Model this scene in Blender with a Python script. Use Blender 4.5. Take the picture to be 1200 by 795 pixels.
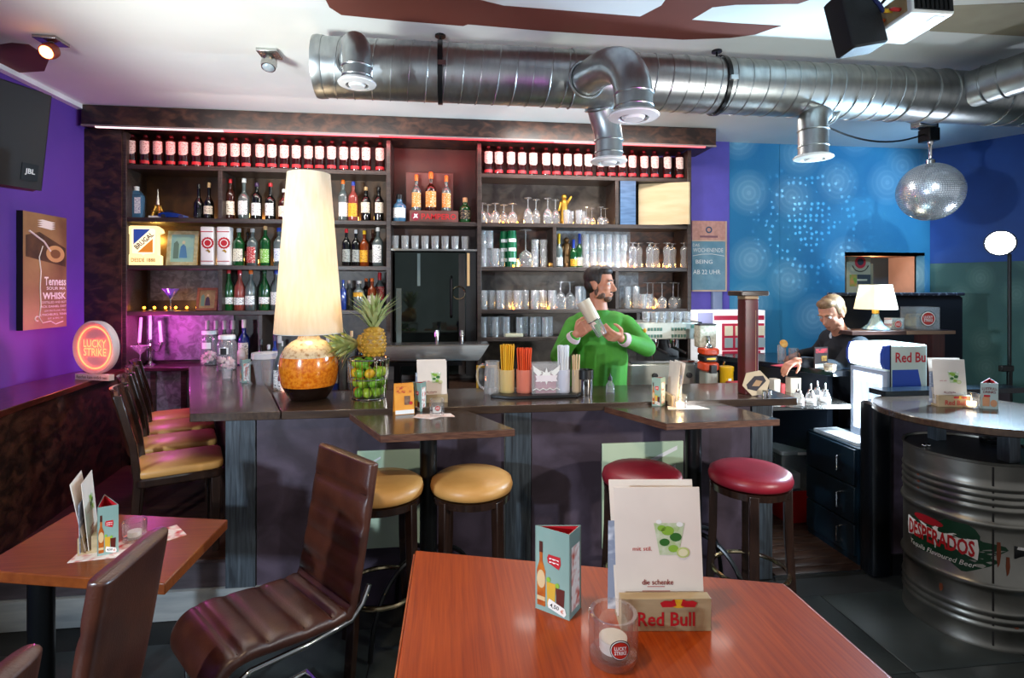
import bpy, bmesh, math, random
from mathutils import Vector, Matrix
random.seed(7)
for _o in list(bpy.data.objects):
    bpy.data.objects.remove(_o)
SC = bpy.context.scene
COL = SC.collection
PI = math.pi
R = math.radians
# ------------------------------------------------------------------ camera
F, CX, HY, HC, YAW = 630.0, 600.0, 338.0, 1.70, R(6.9)
SA, CA = math.sin(YAW), math.cos(YAW)
cam = bpy.data.cameras.new('camera')
cam.sensor_width = 36.0
cam.lens = F / 1200.0 * 36.0
cam.shift_y = -(397.5 - HY) / 1200.0
cam.clip_start = 0.05
co = bpy.data.objects.new('camera', cam)
COL.objects.link(co)
co.location = (0, 0, HC)
co.rotation_euler = (PI / 2, 0, -YAW)
SC.camera = co
# ------------------------------------------------------------------ view + world
SC.view_settings.view_transform = 'Standard'
SC.view_settings.look = 'None'
SC.view_settings.gamma = 1.0
SC.view_settings.use_curve_mapping = False
SC.view_settings.exposure = 0.22
w = bpy.data.worlds.new('world')
SC.world = w
w.use_nodes = True
w.node_tree.nodes['Background'].inputs[0].default_value = (0.92, 0.95, 1.0, 1)
w.node_tree.nodes['Background'].inputs[1].default_value = 0.36


def light(name, typ, loc, energy, col=(1, 1, 1), target=None, size=0.1, spot=None, blend=0.3, sizey=None):
    l = bpy.data.lights.new(name, typ)
    l.energy = energy
    l.color = col
    if typ == 'AREA':
        l.size = size
        if sizey:
            l.shape = 'RECTANGLE'
            l.size_y = sizey
    else:
        l.shadow_soft_size = size
    if typ == 'SPOT':
        l.spot_size = R(spot)
        l.spot_blend = blend
    o = bpy.data.objects.new(name, l)
    COL.objects.link(o)
    o.location = loc
    if target is not None:
        d = Vector(target) - Vector(loc)
        o.rotation_euler = d.to_track_quat('-Z', 'Y').to_euler()
    return o


# photographer's strobe on the stand at the right (in frame), hard and cool
light('strobe_light', 'SPOT', (3.50, 3.05, 2.02), 420, (0.50, 0.76, 1.0), (-0.6, 2.4, 0.9), 0.05, 120, 0.4)
# strobe left of the camera, cool and hard
light('left_strobe', 'SPOT', (-2.2, -0.4, 1.75), 330, (0.70, 0.85, 1.0), (0.1, 3.2, 1.2), 0.06, 76, 0.6)
# strobe right of the camera
light('right_strobe', 'SPOT', (2.4, 0.55, 1.6), 130, (1.0, 0.95, 0.9), (0.5, 3.6, 1.25), 0.06, 82, 0.6)
# unseen spots added beside the frame to brighten the far ceiling
light('bounce_light', 'SPOT', (-2.3, 0.9, 1.5), 520, (0.93, 1.0, 0.97), (-0.7, 3.8, 3.11), 0.3, 52, 0.9)
light('bounce_light', 'SPOT', (2.7, 0.5, 1.2), 150, (0.93, 1.0, 0.97), (1.6, 3.7, 3.11), 0.3, 52, 0.9)
# unseen warm fill added over the front tables (above the frame)
light('warm_fill_light', 'SPOT', (-0.3, 0.7, 3.0), 75, (1.0, 0.74, 0.46), (-0.1, 1.2, 0.8), 0.08, 120, 0.8)
# area lights above the back bar
light('bar_light', 'AREA', (1.3, 3.95, 3.05), 30, (1.0, 0.95, 0.88), (1.4, 4.3, 1.0), 1.6, sizey=0.15)
light('bar_light', 'AREA', (-1.2, 3.95, 3.05), 12, (1.0, 0.93, 0.84), (-1.2, 4.6, 1.3), 1.6, sizey=0.15)
# red LED line under the beam
light('led_light', 'AREA', (-0.2, 4.49, 2.93), 9, (1.0, 0.10, 0.12), (-0.2, 4.75, 2.6), 4.2, sizey=0.02)
# pink niche lamp, then unseen tint lights for blue wall, purple wall and duct
light('magenta_lamp', 'POINT', (-2.33, 4.55, 1.38), 9.0, (1.0, 0.10, 0.75), size=0.03)
light('blue_tint_light', 'SPOT', (4.6, 3.6, 2.7), 55, (0.32, 0.62, 1.0), (3.6, 4.9, 2.1), 0.1, 120, 0.6)
light('violet_tint_light', 'SPOT', (-1.6, 1.6, 3.0), 4, (0.6, 0.4, 1.0), (-2.82, 3.9, 2.0), 0.1, 90, 0.8)
light('magenta_tint_light', 'SPOT', (1.3, 1.0, 1.6), 16, (0.9, 0.15, 1.0), (0.5, 3.0, 2.85), 0.05, 60, 0.8)

# spot added to brighten the mirror ball; patterned spot standing in for its dots
light('ball_fill_spot', 'SPOT', (1.7, 0.6, 2.9), 260, (0.82, 0.92, 1.0), (3.35, 3.38, 2.37), 0.03, 14, 0.4)
dots = light('mirror_ball_dots', 'SPOT', (3.38, 3.62, 2.40), 75, (0.7, 0.9, 1.0), (3.55, 4.9, 2.35), 0.004, 62, 0.9)
dots.data.use_nodes = True
_n, _l = dots.data.node_tree.nodes, dots.data.node_tree.links
_tc = _n.new('ShaderNodeTexCoord')
_vo = _n.new('ShaderNodeTexVoronoi')
_vo.inputs['Scale'].default_value = 22
_vo.inputs['Randomness'].default_value = .4
_mr = _n.new('ShaderNodeMapRange')
_mr.inputs['From Min'].default_value = .24
_mr.inputs['From Max'].default_value = .31
_mr.inputs['To Min'].default_value = 1
_mr.inputs['To Max'].default_value = 0
_l.new(_tc.outputs['Normal'], _vo.inputs['Vector'])
_l.new(_vo.outputs['Distance'], _mr.inputs[0])
_l.new(_mr.outputs[0], _n['Emission'].inputs['Strength'])
light('recess_fill_light', 'POINT', (4.35, 5.05, 1.95), 3.5, (1.0, 0.8, 0.62), size=0.03)  # unseen point added to brighten the wall recess


# ------------------------------------------------------------------ pixel rays -> world points
def at(px, py, z=None, Y=None, Z=None, X=None):
    u = (px - CX) / F
    v = (HY - py) / F
    if Z is None:
        if z is not None:
            Z = (z - HC) / v
        elif Y is not None:
            Z = Y / (CA - SA * u)
        else:
            Z = X / (SA + u * CA)
    return Vector((Z * (SA + u * CA), Z * (CA - SA * u), HC + v * Z))


def depth(x, y):
    return SA * x + CA * y


# ------------------------------------------------------------------ mesh builder
class MB:
    def __init__(self):
        self.v, self.f = [], []

    def add(self, vs, fs, M=None):
        n = len(self.v)
        if M is not None:
            vs = [M @ Vector(p) for p in vs]
        self.v += [tuple(p) for p in vs]
        self.f += [tuple(i + n for i in q) for q in fs]
        return self

    def box(self, x0, x1, y0, y1, z0, z1, M=None):
        vs = [(x, y, z) for z in (z0, z1) for y in (y0, y1) for x in (x0, x1)]
        return self.add(vs, [(0, 2, 3, 1), (4, 5, 7, 6), (0, 1, 5, 4), (2, 6, 7, 3), (0, 4, 6, 2), (1, 3, 7, 5)], M)

    def rbox(self, x0, x1, y0, y1, z0, z1, r=.01, M=None, seg=3):
        """box with vertical edges rounded and a small top/bottom chamfer"""
        pts = []
        for cx, cy, a0 in ((x1 - r, y1 - r, 0), (x0 + r, y1 - r, 90), (x0 + r, y0 + r, 180), (x1 - r, y0 + r, 270)):
            for k in range(seg + 1):
                a = R(a0 + 90 * k / seg)
                pts.append((cx + r * math.cos(a), cy + r * math.sin(a)))
        c = min(r, (z1 - z0) * .3, (x1 - x0) * .2, (y1 - y0) * .2) * .6
        cx, cy = (x0 + x1) / 2, (y0 + y1) / 2
        sx, sy = 1 - 2 * c / (x1 - x0), 1 - 2 * c / (y1 - y0)
        ins = [(cx + (p[0] - cx) * sx, cy + (p[1] - cy) * sy) for p in pts]
        return self.loft([[(*p, z0) for p in ins], [(*p, z0 + c) for p in pts], [(*p, z1 - c) for p in pts], [(*p, z1) for p in ins]], M=M)

    def loft(self, rings, M=None, caps=True, closed=True):
        n = len(rings[0])
        vs = [p for r in rings for p in r]
        fs = []
        for i in range(len(rings) - 1):
            for j in range(n if closed else n - 1):
                k = (j + 1) % n
                fs.append((i * n + j, i * n + k, (i + 1) * n + k, (i + 1) * n + j))
        if caps and closed:
            fs.append(tuple(range(n - 1, -1, -1)))
            fs.append(tuple(range((len(rings) - 1) * n, len(rings) * n)))
        return self.add(vs, fs, M)

    def lathe(self, prof, n=16, M=None, c=(0, 0, 0)):
        vs, fs, idx = [], [], []
        for r, z in prof:
            if r < 1e-6:
                idx.append([len(vs)])
                vs.append((c[0], c[1], c[2] + z))
            else:
                idx.append(list(range(len(vs), len(vs) + n)))
                vs += [(c[0] + r * math.cos(2 * PI * k / n), c[1] + r * math.sin(2 * PI * k / n), c[2] + z) for k in range(n)]
        for a, b in zip(idx[:-1], idx[1:]):
            for k in range(n):
                l = (k + 1) % n
                if len(a) == 1 and len(b) == 1:
                    continue
                if len(a) == 1:
                    fs.append((a[0], b[l], b[k]))
                elif len(b) == 1:
                    fs.append((a[k], a[l], b[0]))
                else:
                    fs.append((a[k], a[l], b[l], b[k]))
        return self.add(vs, fs, M)

    def tube(self, pts, r, n=8, M=None, caps=True, closed=False):
        pts = [Vector(p) for p in pts]
        m = len(pts)
        rs = r if isinstance(r, (list, tuple)) else [r] * m
        T = []
        for i in range(m):
            if closed:
                t = pts[(i + 1) % m] - pts[i - 1]
            else:
                t = pts[min(i + 1, m - 1)] - pts[max(i - 1, 0)]
            T.append(t.normalized())
        nrm = T[0].orthogonal().normalized()
        rings = []
        for i in range(m):
            nrm = (nrm - T[i] * nrm.dot(T[i])).normalized()
            b = T[i].cross(nrm)
            rings.append([pts[i] + (nrm * math.cos(2 * PI * k / n) + b * math.sin(2 * PI * k / n)) * rs[i] for k in range(n)])
        if closed:
            rings.append(rings[0])
            return self.loft(rings, M, caps=False)
        return self.loft(rings, M, caps=caps)

    def prism(self, poly, z0, z1, M=None):
        return self.loft([[(p[0], p[1], z0) for p in poly], [(p[0], p[1], z1) for p in poly]], M)

    def sphere(self, c, r, nu=12, nv=8, M=None):
        if not isinstance(r, (list, tuple)):
            r = (r, r, r)
        rings = [[(0, 0, -1)]]
        prof = [(math.cos(R(-90 + 180 * i / nv)), math.sin(R(-90 + 180 * i / nv))) for i in range(nv + 1)]
        prof[0] = (0, -1)
        prof[-1] = (0, 1)
        S = Matrix.Translation(c) @ Matrix.Diagonal((*r, 1))
        return self.lathe(prof, nu, (M @ S) if M is not None else S)

    def torus(self, c, Rr, r, n=24, k=8, M=None):
        pts = [(c[0] + Rr * math.cos(2 * PI * i / n), c[1] + Rr * math.sin(2 * PI * i / n), c[2]) for i in range(n)]
        return self.tube(pts, r, k, M, closed=True)

    def cap(self, a, b, ra, rb, n=10):
        """tapered capsule"""
        a, b = Vector(a), Vector(b)
        d = b - a
        L = d.length
        M = Matrix.Translation(a) @ d.to_track_quat('Z', 'Y').to_matrix().to_4x4()
        prof = [(0, -ra)] + [(ra * math.cos(R(t)), ra * math.sin(R(t))) for t in (-60, -30, 0)]
        prof += [(rb * math.cos(R(t)), L + rb * math.sin(R(t))) for t in (0, 30, 60)] + [(0, L + rb)]
        return self.lathe(prof, n, M)

    def arc(self, r, half, z0, z1, n=8, th=0.0006, rnd=False, face=-90):
        """curved label patch facing -Y (local)"""
        vs, fs = [], []
        for i in range(n + 1):
            t = -1 + 2 * i / n
            a = R(face + half * t)
            zz = z0 + ((z1 - z0) * .22 * abs(t) ** 3 if rnd else 0)
            x, y = (r + th) * math.cos(a), (r + th) * math.sin(a)
            vs += [(x, y, zz), (x, y, z1)]
        for i in range(n):
            fs.append((2 * i, 2 * i + 2, 2 * i + 3, 2 * i + 1))
        return self.add(vs, fs)

    def mesh(self, name, m, smooth=38):
        me = bpy.data.meshes.new(name)
        me.from_pydata(self.v, [], self.f)
        me.materials.append(m)
        if smooth:
            me.shade_smooth()
            me.set_sharp_from_angle(angle=R(smooth))
        me.update()
        return me


CHD = {}


def obj(name, mb, m, parent=None, loc=None, rz=0, smooth=38, bevel=0, bseg=2):
    me = mb if isinstance(mb, bpy.types.Mesh) else mb.mesh(name, m, smooth)
    o = bpy.data.objects.new(name, me)
    COL.objects.link(o)
    if parent is not None:
        o.parent = parent
        CHD.setdefault(parent.name, []).append(o)
    if loc is not None:
        o.location = loc
    if rz:
        o.rotation_euler = (0, 0, rz)
    if bevel:
        b = o.modifiers.new('bevel', 'BEVEL')
        b.width = bevel
        b.segments = bseg
        b.limit_method = 'ANGLE'
        b.angle_limit = R(40)
    return o


def tag(o, label=None, cat=None, group=None, kind=None):
    if label:
        o['label'] = label
    if cat:
        o['category'] = cat
    if group:
        o['group'] = group
    if kind:
        o['kind'] = kind
    return o


def thing(name, label, cat, loc=(0, 0, 0), rz=0, group=None):
    o = bpy.data.objects.new(name, None)
    o.empty_display_size = .05
    COL.objects.link(o)
    o.location = loc
    o.rotation_euler = (0, 0, rz)
    return tag(o, label, cat, group)


def PW(t, name, mb, m, **k):
    """part modelled in world coordinates under an unrotated Empty (or a part at the world origin)"""
    root = t
    off = Vector((0, 0, 0))
    while root is not None:
        off += Vector(root.location)
        root = root.parent
    return obj(name, mb, m, t, loc=-off, **k)


def dup(root, loc=None, rz=None, label=None, group=None, parent=None):
    r = root.copy()
    COL.objects.link(r)
    if parent is not None:
        r.parent = parent
    if loc is not None:
        r.location = loc
    if rz is not None:
        r.rotation_euler = (0, 0, rz)
    if label:
        r['label'] = label
    if group:
        r['group'] = group
    for ch in list(KIDS(root)):
        c = ch.copy()
        COL.objects.link(c)
        c.parent = r
        for g in list(KIDS(ch)):
            d = g.copy()
            COL.objects.link(d)
            d.parent = c
    return r


def KIDS(o):
    return CHD.get(o.name, [])


def struct(name, mb, m, parent=None, **k):
    o = obj(name, mb, m, parent, **k)
    if parent is None:
        o['kind'] = 'structure'
    return o


ORD = ['first', 'second', 'third', 'fourth', 'fifth', 'sixth', 'seventh', 'eighth', 'ninth', 'tenth', 'eleventh', 'twelfth',
       'thirteenth', 'fourteenth', 'fifteenth', 'sixteenth', 'seventeenth', 'eighteenth', 'nineteenth', 'twentieth', 'twenty-first',
       'twenty-second', 'twenty-third', 'twenty-fourth']


# ------------------------------------------------------------------ materials
def lin(h):
    h = h.lstrip('#')
    c = [int(h[i:i + 2], 16) / 255 for i in (0, 2, 4)]
    return tuple((x / 12.92 if x <= .04045 else ((x + .055) / 1.055) ** 2.4) for x in c) + (1,)


MATS = {}


def pm(name, c, r=.5, m=0, c2=None, scale=5, stretch=(1, 1, 1), detail=4, lo=.35, hi=.65, bump=0, bscale=None, emit=0, ec=None,
       coat=0, spec=.5, r2=None, dist=0, trans=0):
    if name in MATS:
        return MATS[name]
    mt = bpy.data.materials.new(name)
    mt.use_nodes = True
    nt = mt.node_tree
    N, L = nt.nodes, nt.links
    p = N['Principled BSDF']
    p.inputs['Base Color'].default_value = lin(c)
    p.inputs['Roughness'].default_value = r
    p.inputs['Metallic'].default_value = m
    p.inputs['Specular IOR Level'].default_value = spec
    p.inputs['Coat Weight'].default_value = coat
    p.inputs['Coat Roughness'].default_value = .08
    if emit:
        p.inputs['Emission Color'].default_value = lin(ec or c)
        p.inputs['Emission Strength'].default_value = emit
    tc = N.new('ShaderNodeTexCoord')
    mp = N.new('ShaderNodeMapping')
    mp.inputs['Scale'].default_value = stretch
    L.new(tc.outputs['Object'], mp.inputs[0])
    nz = N.new('ShaderNodeTexNoise')
    nz.inputs['Scale'].default_value = scale
    nz.inputs['Detail'].default_value = detail
    nz.inputs['Distortion'].default_value = dist
    L.new(mp.outputs[0], nz.inputs['Vector'])
    mr = N.new('ShaderNodeMapRange')
    mr.inputs['From Min'].default_value = lo
    mr.inputs['From Max'].default_value = hi
    L.new(nz.outputs['Fac'], mr.inputs[0])
    mx = N.new('ShaderNodeMix')
    mx.data_type = 'RGBA'
    L.new(mr.outputs[0], mx.inputs['Factor'])
    mx.inputs['A'].default_value = lin(c)
    if c2:
        mx.inputs['B'].default_value = lin(c2)
    else:  # a faint tone variation
        a = lin(c)
        mx.inputs['B'].default_value = (a[0] * .86, a[1] * .86, a[2] * .86, 1)
    L.new(mx.outputs['Result'], p.inputs['Base Color'])
    if r2 is not None:
        m2 = N.new('ShaderNodeMapRange')
        m2.inputs['From Min'].default_value = lo
        m2.inputs['From Max'].default_value = hi
        m2.inputs['To Min'].default_value = r
        m2.inputs['To Max'].default_value = r2
        L.new(nz.outputs['Fac'], m2.inputs[0])
        L.new(m2.outputs[0], p.inputs['Roughness'])
    if bump:
        bp = N.new('ShaderNodeBump')
        bp.inputs['Strength'].default_value = bump
        bp.inputs['Distance'].default_value = .004
        if bscale:
            n2 = N.new('ShaderNodeTexNoise')
            n2.inputs['Scale'].default_value = bscale
            n2.inputs['Detail'].default_value = 3
            L.new(mp.outputs[0], n2.inputs['Vector'])
            L.new(n2.outputs['Fac'], bp.inputs['Height'])
        else:
            L.new(nz.outputs['Fac'], bp.inputs['Height'])
        L.new(bp.outputs[0], p.inputs['Normal'])
    if trans:
        tl = N.new('ShaderNodeBsdfTranslucent')
        tl.inputs[0].default_value = lin(c)
        ms = N.new('ShaderNodeMixShader')
        ms.inputs[0].default_value = trans
        L.new(p.outputs[0], ms.inputs[1])
        L.new(tl.outputs[0], ms.inputs[2])
        L.new(ms.outputs[0], N['Material Output'].inputs[0])
    MATS[name] = mt
    return mt


def glass(name, tint='#ffffff', lo=.08, hi=.75, white=.06, wc='#ffffff', rough=.03):
    if name in MATS:
        return MATS[name]
    mt = bpy.data.materials.new(name)
    mt.use_nodes = True
    N, L = mt.node_tree.nodes, mt.node_tree.links
    N.remove(N['Principled BSDF'])
    tr = N.new('ShaderNodeBsdfTransparent')
    tr.inputs[0].default_value = lin(tint)
    gl = N.new('ShaderNodeBsdfGlossy')
    gl.inputs['Roughness'].default_value = rough
    lw = N.new('ShaderNodeLayerWeight')
    lw.inputs[0].default_value = .5
    mr = N.new('ShaderNodeMapRange')
    mr.inputs['From Min'].default_value = .15
    mr.inputs['To Min'].default_value = lo
    mr.inputs['To Max'].default_value = hi
    L.new(lw.outputs['Facing'], mr.inputs[0])
    m1 = N.new('ShaderNodeMixShader')
    L.new(mr.outputs[0], m1.inputs[0])
    L.new(tr.outputs[0], m1.inputs[1])
    L.new(gl.outputs[0], m1.inputs[2])
    df = N.new('ShaderNodeBsdfDiffuse')
    df.inputs[0].default_value = lin(wc)
    m2 = N.new('ShaderNodeMixShader')
    m2.inputs[0].default_value = white
    L.new(m1.outputs[0], m2.inputs[1])
    L.new(df.outputs[0], m2.inputs[2])
    L.new(m2.outputs[0], N['Material Output'].inputs[0])
    MATS[name] = mt
    return mt


def wallpaper(name, c, c2, ring, scale=1.75):
    """blue plaster printed with concentric-circle motifs (voronoi rings)"""
    mt = pm(name, c, r=.6, c2=c2, scale=1.3, detail=6, bump=.25, bscale=60)
    N, L = mt.node_tree.nodes, mt.node_tree.links
    p = N['Principled BSDF']
    src = p.inputs['Base Color'].links[0].from_socket
    tc = [n for n in N if n.type == 'TEX_COORD'][0]
    vo = N.new('ShaderNodeTexVoronoi')
    vo.voronoi_dimensions = '2D'
    vo.inputs['Scale'].default_value = scale
    vo.inputs['Randomness'].default_value = .85
    sp = N.new('ShaderNodeSeparateXYZ')
    cb = N.new('ShaderNodeCombineXYZ')
    L.new(tc.outputs['Object'], sp.inputs[0])
    ad = N.new('ShaderNodeMath')
    ad.operation = 'SUBTRACT'
    L.new(sp.outputs['X'], ad.inputs[0])
    L.new(sp.outputs['Y'], ad.inputs[1])
    L.new(ad.outputs[0], cb.inputs[0])
    L.new(sp.outputs['Z'], cb.inputs[1])
    L.new(cb.outputs[0], vo.inputs['Vector'])
    # rings: sin(distance * k) inside a disc
    m1 = N.new('ShaderNodeMath'); m1.operation = 'MULTIPLY'; m1.inputs[1].default_value = 70.0
    L.new(vo.outputs['Distance'], m1.inputs[0])
    m2 = N.new('ShaderNodeMath'); m2.operation = 'SINE'
    L.new(m1.outputs[0], m2.inputs[0])
    r1 = N.new('ShaderNodeMapRange')
    r1.inputs['From Min'].default_value = -.2; r1.inputs['From Max'].default_value = 1
    r1.inputs['To Min'].default_value = .72
    L.new(m2.outputs[0], r1.inputs[0])
    r2 = N.new('ShaderNodeMapRange')
    r2.inputs['From Min'].default_value = .05; r2.inputs['From Max'].default_value = .42
    r2.inputs['To Min'].default_value = .6; r2.inputs['To Max'].default_value = 0
    L.new(vo.outputs['Distance'], r2.inputs[0])
    m3 = N.new('ShaderNodeMath'); m3.operation = 'MULTIPLY'
    L.new(r1.outputs[0], m3.inputs[0]); L.new(r2.outputs[0], m3.inputs[1])
    mx = N.new('ShaderNodeMix'); mx.data_type = 'RGBA'
    L.new(m3.outputs[0], mx.inputs['Factor'])
    L.new(src, mx.inputs['A'])
    mx.inputs['B'].default_value = lin(ring)
    L.new(mx.outputs['Result'], p.inputs['Base Color'])
    return mt


def lab(name, base, ink, amt=.8, sx=70, sz=170):
    """printed bottle label: rows of tiny ink marks"""
    return pm(name, base, r=.55, c2=ink, scale=1, stretch=(sx, sx, sz), detail=1, lo=.62 - .12 * amt, hi=.70)


M_ceil = pm('ceiling_paint', '#e9ebe6', .7, c2='#dfe2dd', scale=1.2, bump=.05, bscale=80)
M_ceilbrown = pm('ceiling_brown_paint', '#70392c', .65, c2='#653226', scale=2)
M_purple = pm('purple_paint', '#5c3a98', .55, c2='#4f308a', scale=1.5, bump=.08, bscale=90)
M_lilac = pm('lilac_paint', '#6a5cc0', .6)
M_blue = wallpaper('blue_wallpaper', '#3c92b8', '#257cab', '#a9d6e4')
M_teal = wallpaper('teal_wallpaper', '#3f6f68', '#2b5a58', '#6f9a90', 2.6)
M_white = pm('white_gloss', '#f1f0ec', .35)
M_mottle = pm('mottled_brown_board', '#241815', .38, c2='#6a4230', scale=13, stretch=(.7, .7, 1.2), detail=12, lo=.42, hi=.85, bump=.35, bscale=40, r2=.55, dist=.7)
M_mottle2 = pm('mottled_dark_back', '#2c211c', .42, c2='#5c5248', scale=6, detail=8, lo=.4, hi=.75, bump=.3, bscale=28, dist=1.0)
M_plaster = pm('violet_brown_plaster', '#352a34', .45, c2='#5c5060', scale=4, detail=9, lo=.35, hi=.75, bump=.2, bscale=22, dist=.8)
M_shelf = pm('shelf_wood', '#2a201c', .38, c2='#43362f', scale=6, stretch=(1, 12, 12), detail=6, bump=.15)
M_post = pm('dark_grained_post', '#2a2f35', .4, c2='#4a545c', scale=4, stretch=(16, 16, 1), detail=8, bump=.4, dist=.6)
M_counter = pm('counter_wood', '#33251d', .26, c2='#463528', scale=4, stretch=(1.2, 16, 8), detail=6, bump=.012, coat=.3)
M_edge = pm('plywood_edge', '#6a4634', .45, c2='#4a2c22', scale=9, stretch=(2, 2, 14), bump=.2)
M_red = pm('red_table_wood', '#a8460f', .32, c2='#86300a', scale=6, stretch=(34, 1.0, 6), detail=10, lo=.28, hi=.72, bump=.03, spec=.3, coat=.08, dist=.5)
M_redx = pm('red_table_wood_across', '#86451c', .3, c2='#6a3012', scale=5, stretch=(1.0, 22, 6), detail=8, lo=.25, hi=.75, bump=.02, coat=.15, spec=.35, dist=.3)
M_redge = pm('red_table_edge', '#b7622c', .35, c2='#8d3c14', scale=9, stretch=(2, 2, 9))
M_tile = pm('slate_tile', '#262c2c', .42, c2='#39403f', scale=3.2, detail=8, lo=.35, hi=.7, bump=.25, bscale=24, r2=.55)
M_grout = pm('grout', '#151818', .8)
M_plank = pm('dark_floor_plank', '#2c1f1a', .45, c2='#493428', scale=5, stretch=(1.2, 14, 4), detail=6, bump=.2)
M_plat = pm('platform_wood', '#2c1a14', .42, c2='#4a2e22', scale=4, stretch=(1.2, 12, 4), detail=7, bump=.2)
M_riser = pm('grey_riser_board', '#82888a', .55, c2='#989c9c', scale=3, stretch=(1, 8, 8), bump=.15)
M_steel = pm('galvanised_steel', '#b2b5b4', .32, 1, c2='#9da1a2', scale=9, stretch=(3, 1, 1), r2=.42, detail=3)
M_chrome = pm('chrome', '#d8d8d8', .08, 1)
M_brass = pm('worn_brass_ring', '#b9a988', .16, 1)
M_brush = pm('brushed_steel', '#b9b9b6', .26, 1, c2='#a5a5a2', scale=8, stretch=(1, 20, 20))
M_black = pm('black_plastic', '#111113', .4)
M_blackm = pm('black_metal', '#0e1012', .3, .3)
M_dwood = pm('dark_stool_wood', '#20130e', .25, c2='#2f1d15', scale=6, stretch=(8, 8, 1), coat=.5)
M_tan = pm('tan_leatherette', '#d09a57', .42, c2='#c18b49', scale=6, bump=.12, bscale=60)
M_redseat = pm('red_leatherette', '#8e1c2c', .38, c2='#7c1524', scale=6, bump=.12, bscale=60)
M_brown = pm('brown_leather', '#4c2414', .36, c2='#3a180d', scale=9, bump=.22, bscale=130, coat=.45, spec=.7)
M_brown.node_tree.nodes['Principled BSDF'].inputs['Coat Roughness'].default_value = .3
M_stitch = pm('leather_seam', '#2a120a', .45)
M_paper = pm('white_paper', '#f3ece4', .6)
M_menu = pm('menu_card', '#efe2d6', .5)
M_glass = glass('clear_glass')
M_glassb = glass('bright_glass', white=.10, lo=.10, hi=1.0)
M_frost = glass('frosted_plastic', white=.45, rough=.3)
M_ink = pm('black_ink', '#16120f', .6)
M_redink = pm('red_ink', '#c01522', .5)
M_whiteink = pm('white_ink', '#f6f4f0', .5)
M_greyink = pm('grey_ink', '#6f6a66', .6)
M_gold = pm('gold_paint', '#c0913a', .35, .8)
M_green = pm('lime_green', '#5f9a12', .4, c2='#9cc031', scale=6)
M_dgreen = pm('dark_green_ink', '#2a6b24', .5)
M_lgreen = pm('leaf_green_ink', '#8bb83a', .5)
M_amberl = pm('amber_bulb', '#ff9a2a', .4, emit=18, ec='#ff8a1e')


# ------------------------------------------------------------------ lettering
def frame(o, right, up):
    x = Vector(right).normalized()
    z = x.cross(Vector(up)).normalized()
    y = z.cross(x)
    M = Matrix((x, y, z)).transposed().to_4x4()
    return Matrix.Translation(o) @ M


FRONT = ((1, 0, 0), (0, 0, 1))


def tmesh(body, w_, h_=None, bold=0, shear=0, M=None, bend=None):
    cu = bpy.data.curves.new('t', 'FONT')
    cu.body = body
    cu.size = 1
    cu.offset = bold
    cu.shear = shear
    cu.resolution_u = 2
    cu.fill_mode = 'FRONT'
    o = bpy.data.objects.new('t', cu)
    me = o.to_mesh()
    vs = [v.co.copy() for v in me.vertices]
    fs = [tuple(p.vertices) for p in me.polygons]
    o.to_mesh_clear()
    bpy.data.objects.remove(o)
    bpy.data.curves.remove(cu)
    x0, x1 = min(v.x for v in vs), max(v.x for v in vs)
    y0, y1 = min(v.y for v in vs), max(v.y for v in vs)
    s = w_ / (x1 - x0)
    t = h_ / (y1 - y0) if h_ else s
    vs = [Vector(((v.x - (x0 + x1) / 2) * s, (v.y - (y0 + y1) / 2) * t, 0)) for v in vs]
    if bend:
        vs = [bend(v) for v in vs]
    mb = MB()
    mb.add(vs, fs, M)
    return mb


def text(parent, body, w_, h_, M, m, bold=0, shear=0, name='lettering', world=True, bend=None):
    mb = tmesh(body, w_, h_, bold, shear, M, bend)
    return PW(parent, name, mb, m, smooth=0) if world else obj(name, mb, m, parent, smooth=0)


def flat(poly, M, th=.0008):
    """thin printed patch: polygon in frame M, proud by th"""
    mb = MB()
    n = len(poly)
    mb.add([(p[0], p[1], th) for p in poly], [tuple(range(n))], M)
    return mb


def rect(cx, cy, w_, h_):
    return [(cx - w_ / 2, cy - h_ / 2), (cx + w_ / 2, cy - h_ / 2), (cx + w_ / 2, cy + h_ / 2), (cx - w_ / 2, cy + h_ / 2)]


def disc(cx, cy, rx, ry=None, n=24):
    ry = ry or rx
    return [(cx + rx * math.cos(2 * PI * k / n), cy + ry * math.sin(2 * PI * k / n)) for k in range(n)]
# ================================================================== THE ROOM
ZC = 3.11
XL, YB = -2.82, 4.90
YS = 4.60                      # front plane of the back-bar shelving
ZP = 0.28                      # raised seating platform
ZK = 1.07                      # bar counter top
# ceiling with painted brown shapes
ceil = struct('ceiling', MB().box(-3.0, 7.4, -2.2, 5.7, ZC, ZC + .12), M_ceil)


def ceil_poly(pts):
    mb = MB()
    q = [at(x, y, z=ZC) for x, y in pts]
    mb.loft([[(p.x, p.y, ZC - .003) for p in q], [(p.x, p.y, ZC) for p in q]])
    return mb


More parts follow.
